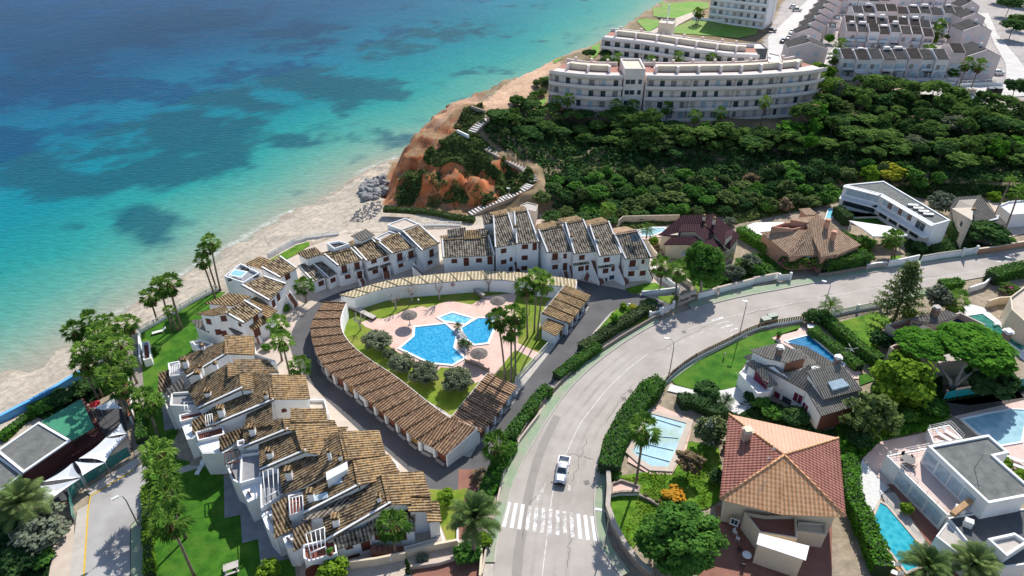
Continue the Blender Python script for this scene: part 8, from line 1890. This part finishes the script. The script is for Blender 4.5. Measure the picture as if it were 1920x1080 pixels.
def bin_(p,label,mat,z=None,rz=.3,s=1.):
    c=W(p,0) if z is None else W(p,z); r=root('waste_container',c,label,'waste container'); u=(math.cos(rz),math.sin(rz)); m=MB(); m.box(c+Vector((0,0,.15)),1.7*s,1.1*s,1.1*s,u); m.build('bin_body',mat,r); U=Vector((u[0],u[1],0)); V=Vector((-u[1],u[0],0)); m=MB(); m.obox(c+Vector((0,0,1.35*s)),U*.9*s,V*.6*s,(0,0,.1)); m.build('lid',mat,r)
    m=MB()
    for i in(-1,1):
        for j in(-1,1): m.box(c+U*(i*.7*s)+V*(j*.4*s),.15,.15,.2)
    m.build('caster',TYRE,r)
bin_("S6 935,190",'left green waste container at the kerb above the lattice fence',GRNB); bin_("S6 985,165",'right green waste container at the kerb above the lattice fence',GRNB)
bin_("R2 1520,705",'beige waste container on the parking',PAVE,7.2,0,1.2); bin_("R2 1665,705",'left dark waste container on the parking',CD,7.2,0,1.4); bin_("R2 1710,705",'right dark waste container on the parking',CD,7.2,0,1.4)
# ---------------------------------------------------------------- street lamps
def lamp(basep,head,label,z=0.,mat=None,hmax=9.):
    B_=W(basep,z); p=A1(head); H_=min(((W(p,z+k*.1)-B_).xy.length,k*.1) for k in range(20,int(hmax*10)))[1]; T_=W(p,z+H_); r=root('street_lamp',B_,label,'street lamp','street lamps'); d=Vector((T_.x-B_.x,T_.y-B_.y,0)); 
    if d.length>2.6: d*=2.6/d.length
    m=MB(); m.tube([B_-Vector((0,0,.1)),B_+Vector((0,0,H_*.8)),B_+d*.15+Vector((0,0,H_*.93)),B_+d*.45+Vector((0,0,H_*.99)),B_+d*.85+Vector((0,0,H_))],[.10,.075,.06,.05,.045],7); m.build('pole',mat or METAL,r); m=MB(); u=d.normalized() if d.length>.1 else Vector((1,0,0)); m.obox(B_+d+Vector((0,0,H_)),u*.42,Vector((-u.y,u.x,0))*.16,(0,0,.09)); m.build('lamp_head',WMETAL,r); m=MB(); m.box(B_-Vector((0,0,.05)),.35,.35,.35); m.build('foot',CONC,r)
lamp("S6 220,560","S6 200,298",'curved street lamp standing by the start of the lattice fence'); lamp("S6 740,290","S6 788,20",'tall street lamp behind the middle of the lattice fence',hmax=10); lamp("S3 1275,885","S3 1232,632",'pale street lamp beside the stone retaining wall at the crossing'); lamp("L6 825,780","L6 685,615",'street lamp over the pale dead end street')
lamp("S7 262,330","S7 252,183",'street lamp among shadows before the feather palm'); lamp("R5 1660,955","R5 1635,850",'street lamp at the road crossing on the right'); lamp("R2 1310,120","R2 1320,60",'x') if 0 else None
lamp("R3 1258,690","R3 1252,612",'slim lamp beside the lower cliff stairs',z=1.) 
def bollard(p,label,h=1.0,z=0):
    c=W(p,z); r=root('garden_light',c,label,'garden light','small garden lights'); m=MB(); m.tube([c,c+Vector((0,0,h))],.04,6); m.build('stem',METAL,r); m=MB(); m.box(c+Vector((0,0,h)),.26,.26,.22); m.build('lamp_head',WMETAL,r)
for p,lb,h_ in [("M1 120,1000",'garden light at the driveway hedge tip',1.1),("M1 590,620",'garden light on the entrance lawn',1.6),("L4 812,200",'garden light on the rear pool lawn',1.),("L4 1850,470",'garden light by the driveway hedge',1.),("M1 1160,400",'garden light by the entrance path',1.6),("M5 940,900",'white lamp on post at the gate pillars',2.2),("L6 1170,330",'x',1.)][:6]: bollard(p,lb,h_)
# ---------------------------------------------------------------- garden furniture
def chair(p,z,label,mat,rz=0.,group='garden chairs'):
    c=W(p,z); r=root('garden_chair',c,label,'chair',group); U=Vector((math.cos(rz),math.sin(rz),0)); V=Vector((-U.y,U.x,0)); m=MB(); m.obox(c+Vector((0,0,.45)),U*.24,V*.24,(0,0,.03)); m.build('seat',mat,r); m=MB(); m.obox(c+V*.24+Vector((0,0,.7)),U*.24,V*.03,(0,0,.26)); m.build('backrest',mat,r)
    for i in(-1,1):
        for j in(-1,1): m=MB(); m.obox(c+U*(.2*i)+V*(.2*j)+Vector((0,0,.22)),U*.025,V*.025,(0,0,.22)); m.build('leg',mat,r)
def table(p,z,label,mat,rad=.5,group=None):
    c=W(p,z); r=root('garden_table',c,label,'table',group); m=MB(); m.tube([c+Vector((0,0,.7)),c+Vector((0,0,.75))],rad,16); m.build('tabletop',mat,r); m=MB(); m.tube([c,c+Vector((0,0,.7))],.06,6); m.build('pedestal',mat,r)
PLW=plain('white_plastic',(.74,.74,.73),.4)
table("S4 905,985",.05,'round white table on the lower red terrace',PLW,.6); table("S4 1140,745",3.,'round white table on the upper red terrace under the roof edge',PLW,.6)
for p,lb,a in [("S4 845,855",'upper white plastic chair by the curved wall',.4),("S4 860,890",'lower white plastic chair by the curved wall',1.),("S4 870,945",'dark chair left of the white terrace table',2.),("S4 885,1030",'dark chair below the white terrace table',3.)]: chair(p,.05,lb,PLW if 'white p' in lb else DARKM,a)
table("S5 765,405",3.25,'dark rectangular dining table on the railed pink terrace',DARKM,.9)
for p,lb,a in [("S5 738,370",'dark chair at the upper left of the terrace table',0.),("S5 795,385",'dark chair right of the terrace table',1.6),("S5 735,435",'dark chair at the lower left of the terrace table',3.),("S5 800,440",'dark chair at the lower right of the terrace table',4.)]: chair(p,3.25,lb,DARKM,a,'chairs of the terrace table')
table("S5 680,495",.1,'dark round table in the shade under the terrace',DARKM,.8)
def lounger(p,z,label,rz,mat=PLW,group='sun loungers',cush=None):
    c=W(p,z); r=root('sun_lounger',c,label,'sun lounger',group); U=Vector((math.cos(rz),math.sin(rz),0)); V=Vector((-U.y,U.x,0)); m=MB(); m.obox(c+Vector((0,0,.32)),U*.95,V*.33,(0,0,.05)); m.build('bed',mat,r); m=MB(); b=c+U*.95; m.obox(b+U*.3+Vector((0,0,.55)),U*.32+Vector((0,0,.24)),V*.33,Vector((-U.x,-U.y,1.3))*.03); m.build('backrest',mat,r)
    for i in(-1,1):
        for j in(-1,1): m=MB(); m.obox(c+U*(.8*i)+V*(.28*j)+Vector((0,0,.15)),U*.03,V*.03,(0,0,.15)); m.build('leg',mat,r)
for p,z,lb,a in [("S5 985,260",1.65,'left white lounger on the railed platform',2.2),("S5 1025,245",1.65,'right white lounger on the railed platform',2.2),("S5 1395,390",.1,'white lounger behind the flat roof by the shallow pool, upper',-.6),("S5 1435,440",.1,'wooden toned lounger behind the flat roof, lower',-.6),("S5 640,1000",.1,'grey lounger on the wooden deck, upper',-.5),("S5 655,1055",.1,'grey lounger on the wooden deck, lower',-.5),("L6 1190,455",.05,'pale lounger standing on the shaded lawn beside the path',1.5),("L5 1420,310",.05,'pale lounger in palm shade on the seaside lawn',.5)]: lounger(p,z,lb,a,PLW if 'white' in lb or 'pale' in lb else METAL)
def bench(p,label,rz):
    c=W(p,.05); r=root('picnic_table',c,label,'picnic table'); U=Vector((math.cos(rz),math.sin(rz),0)); V=Vector((-U.y,U.x,0)); m=MB(); m.obox(c+Vector((0,0,.74)),U*.95,V*.4,(0,0,.03)); m.build('tabletop',CONC,r)
    for s in(-1,1): m=MB(); m.obox(c+V*(.75*s)+Vector((0,0,.44)),U*.95,V*.16,(0,0,.03)); m.build('bench',CONC,r); m=MB(); m.obox(c+U*(.7*s)+Vector((0,0,.36)),U*.05,V*.7,(0,0,.36)); m.build('trestle',METAL,r)
bench("L6 1382,1045",'picnic table with benches on the sunny lawn',.4)
def pot(p,z,label,crown=BUSHG,s=.9):
    c=W(p,z); r=root('potted_plant',c,label,'potted plant'); m=MB(); m.tube([c,c+Vector((0,0,.3)),c+Vector((0,0,.55))],[.25,.38,.42],10); m.build('pot',RUST,r); child(rt.choice(crown),r,(0,0,.95),(s*.7,s*.7,s*.6),0,'foliage')
pot("S6 1035,295",.05,'terracotta pot with plant at the corner of the blue pool deck'); pot("S6 1318,250",.05,'terracotta pot by the hedge at the far end of the pool deck'); pot("S5 750,700",.1,'big potted palm in the shade beside the lap pool',LIME,1.4); pot("M5 320,750",3.,'planter with small plants on the roof edge of the last stepped house',BUSHG,.7); pot("S4 790,395",.05,'pale pot beside the blossom tree',DARKB,.7)
r=root('clothes_dryer',W("S7 425,735"),'white rotary dryer frame beside the clipped hedge','dryer'); m=MB(); c=W("S7 425,735"); m.tube([c,c+Vector((0,0,2.2))],.05,5); m.build('pole',WMETAL,r); m=MB(); [m.tube([c+Vector((0,0,1.9)),c+Vector((math.cos(k*1.57)*1.2,math.sin(k*1.57)*1.2,2.3))],.03,4) for k in range(4)]; m.build('arm',WMETAL,r)
r=root('outdoor_shower',W("S6 628,445"),'small garden statue like post on the curved lawn','garden post'); m=MB(); c=W("S6 628,445"); m.tube([c,c+Vector((0,0,.8)),c+Vector((0,0,1.0))],[.14,.1,.16],8); m.build('post',PAVE,r); m=MB(); m.tube([c+Vector((0,0,1.0)),c+Vector((0,0,1.3))],[.16,.08],8); m.build('top',PAVE,r)
r=root('garden_hut',W("S6 1285,235"),'small red and white bench box at the corner of the pool deck','bench box'); m=MB(); c=W("S6 1285,240"); m.box(c,1.6,1.1,.9,(1,-.3,0)); m.build('box_body',RUST,r); m=MB(); m.box(c+Vector((0,0,.9)),1.8,1.2,.1,(1,-.3,0)); m.build('lid',WHITE,r)
r=root('slide_sculpture',W("S7 1465,505"),'white sunshade frame at the edge of the green pool','frame'); m=MB(); c=W("S7 1465,505"); m.tube([c,c+Vector((.4,0,1.2)),c+Vector((1.4,.2,1.3))],.06,5); m.build('tube',WMETAL,r); m=MB(); m.obox(c+Vector((.9,.1,.5)),(.7,.1,0),(0,.25,0),(0,0,.04)); m.build('seat',WMETAL,r)
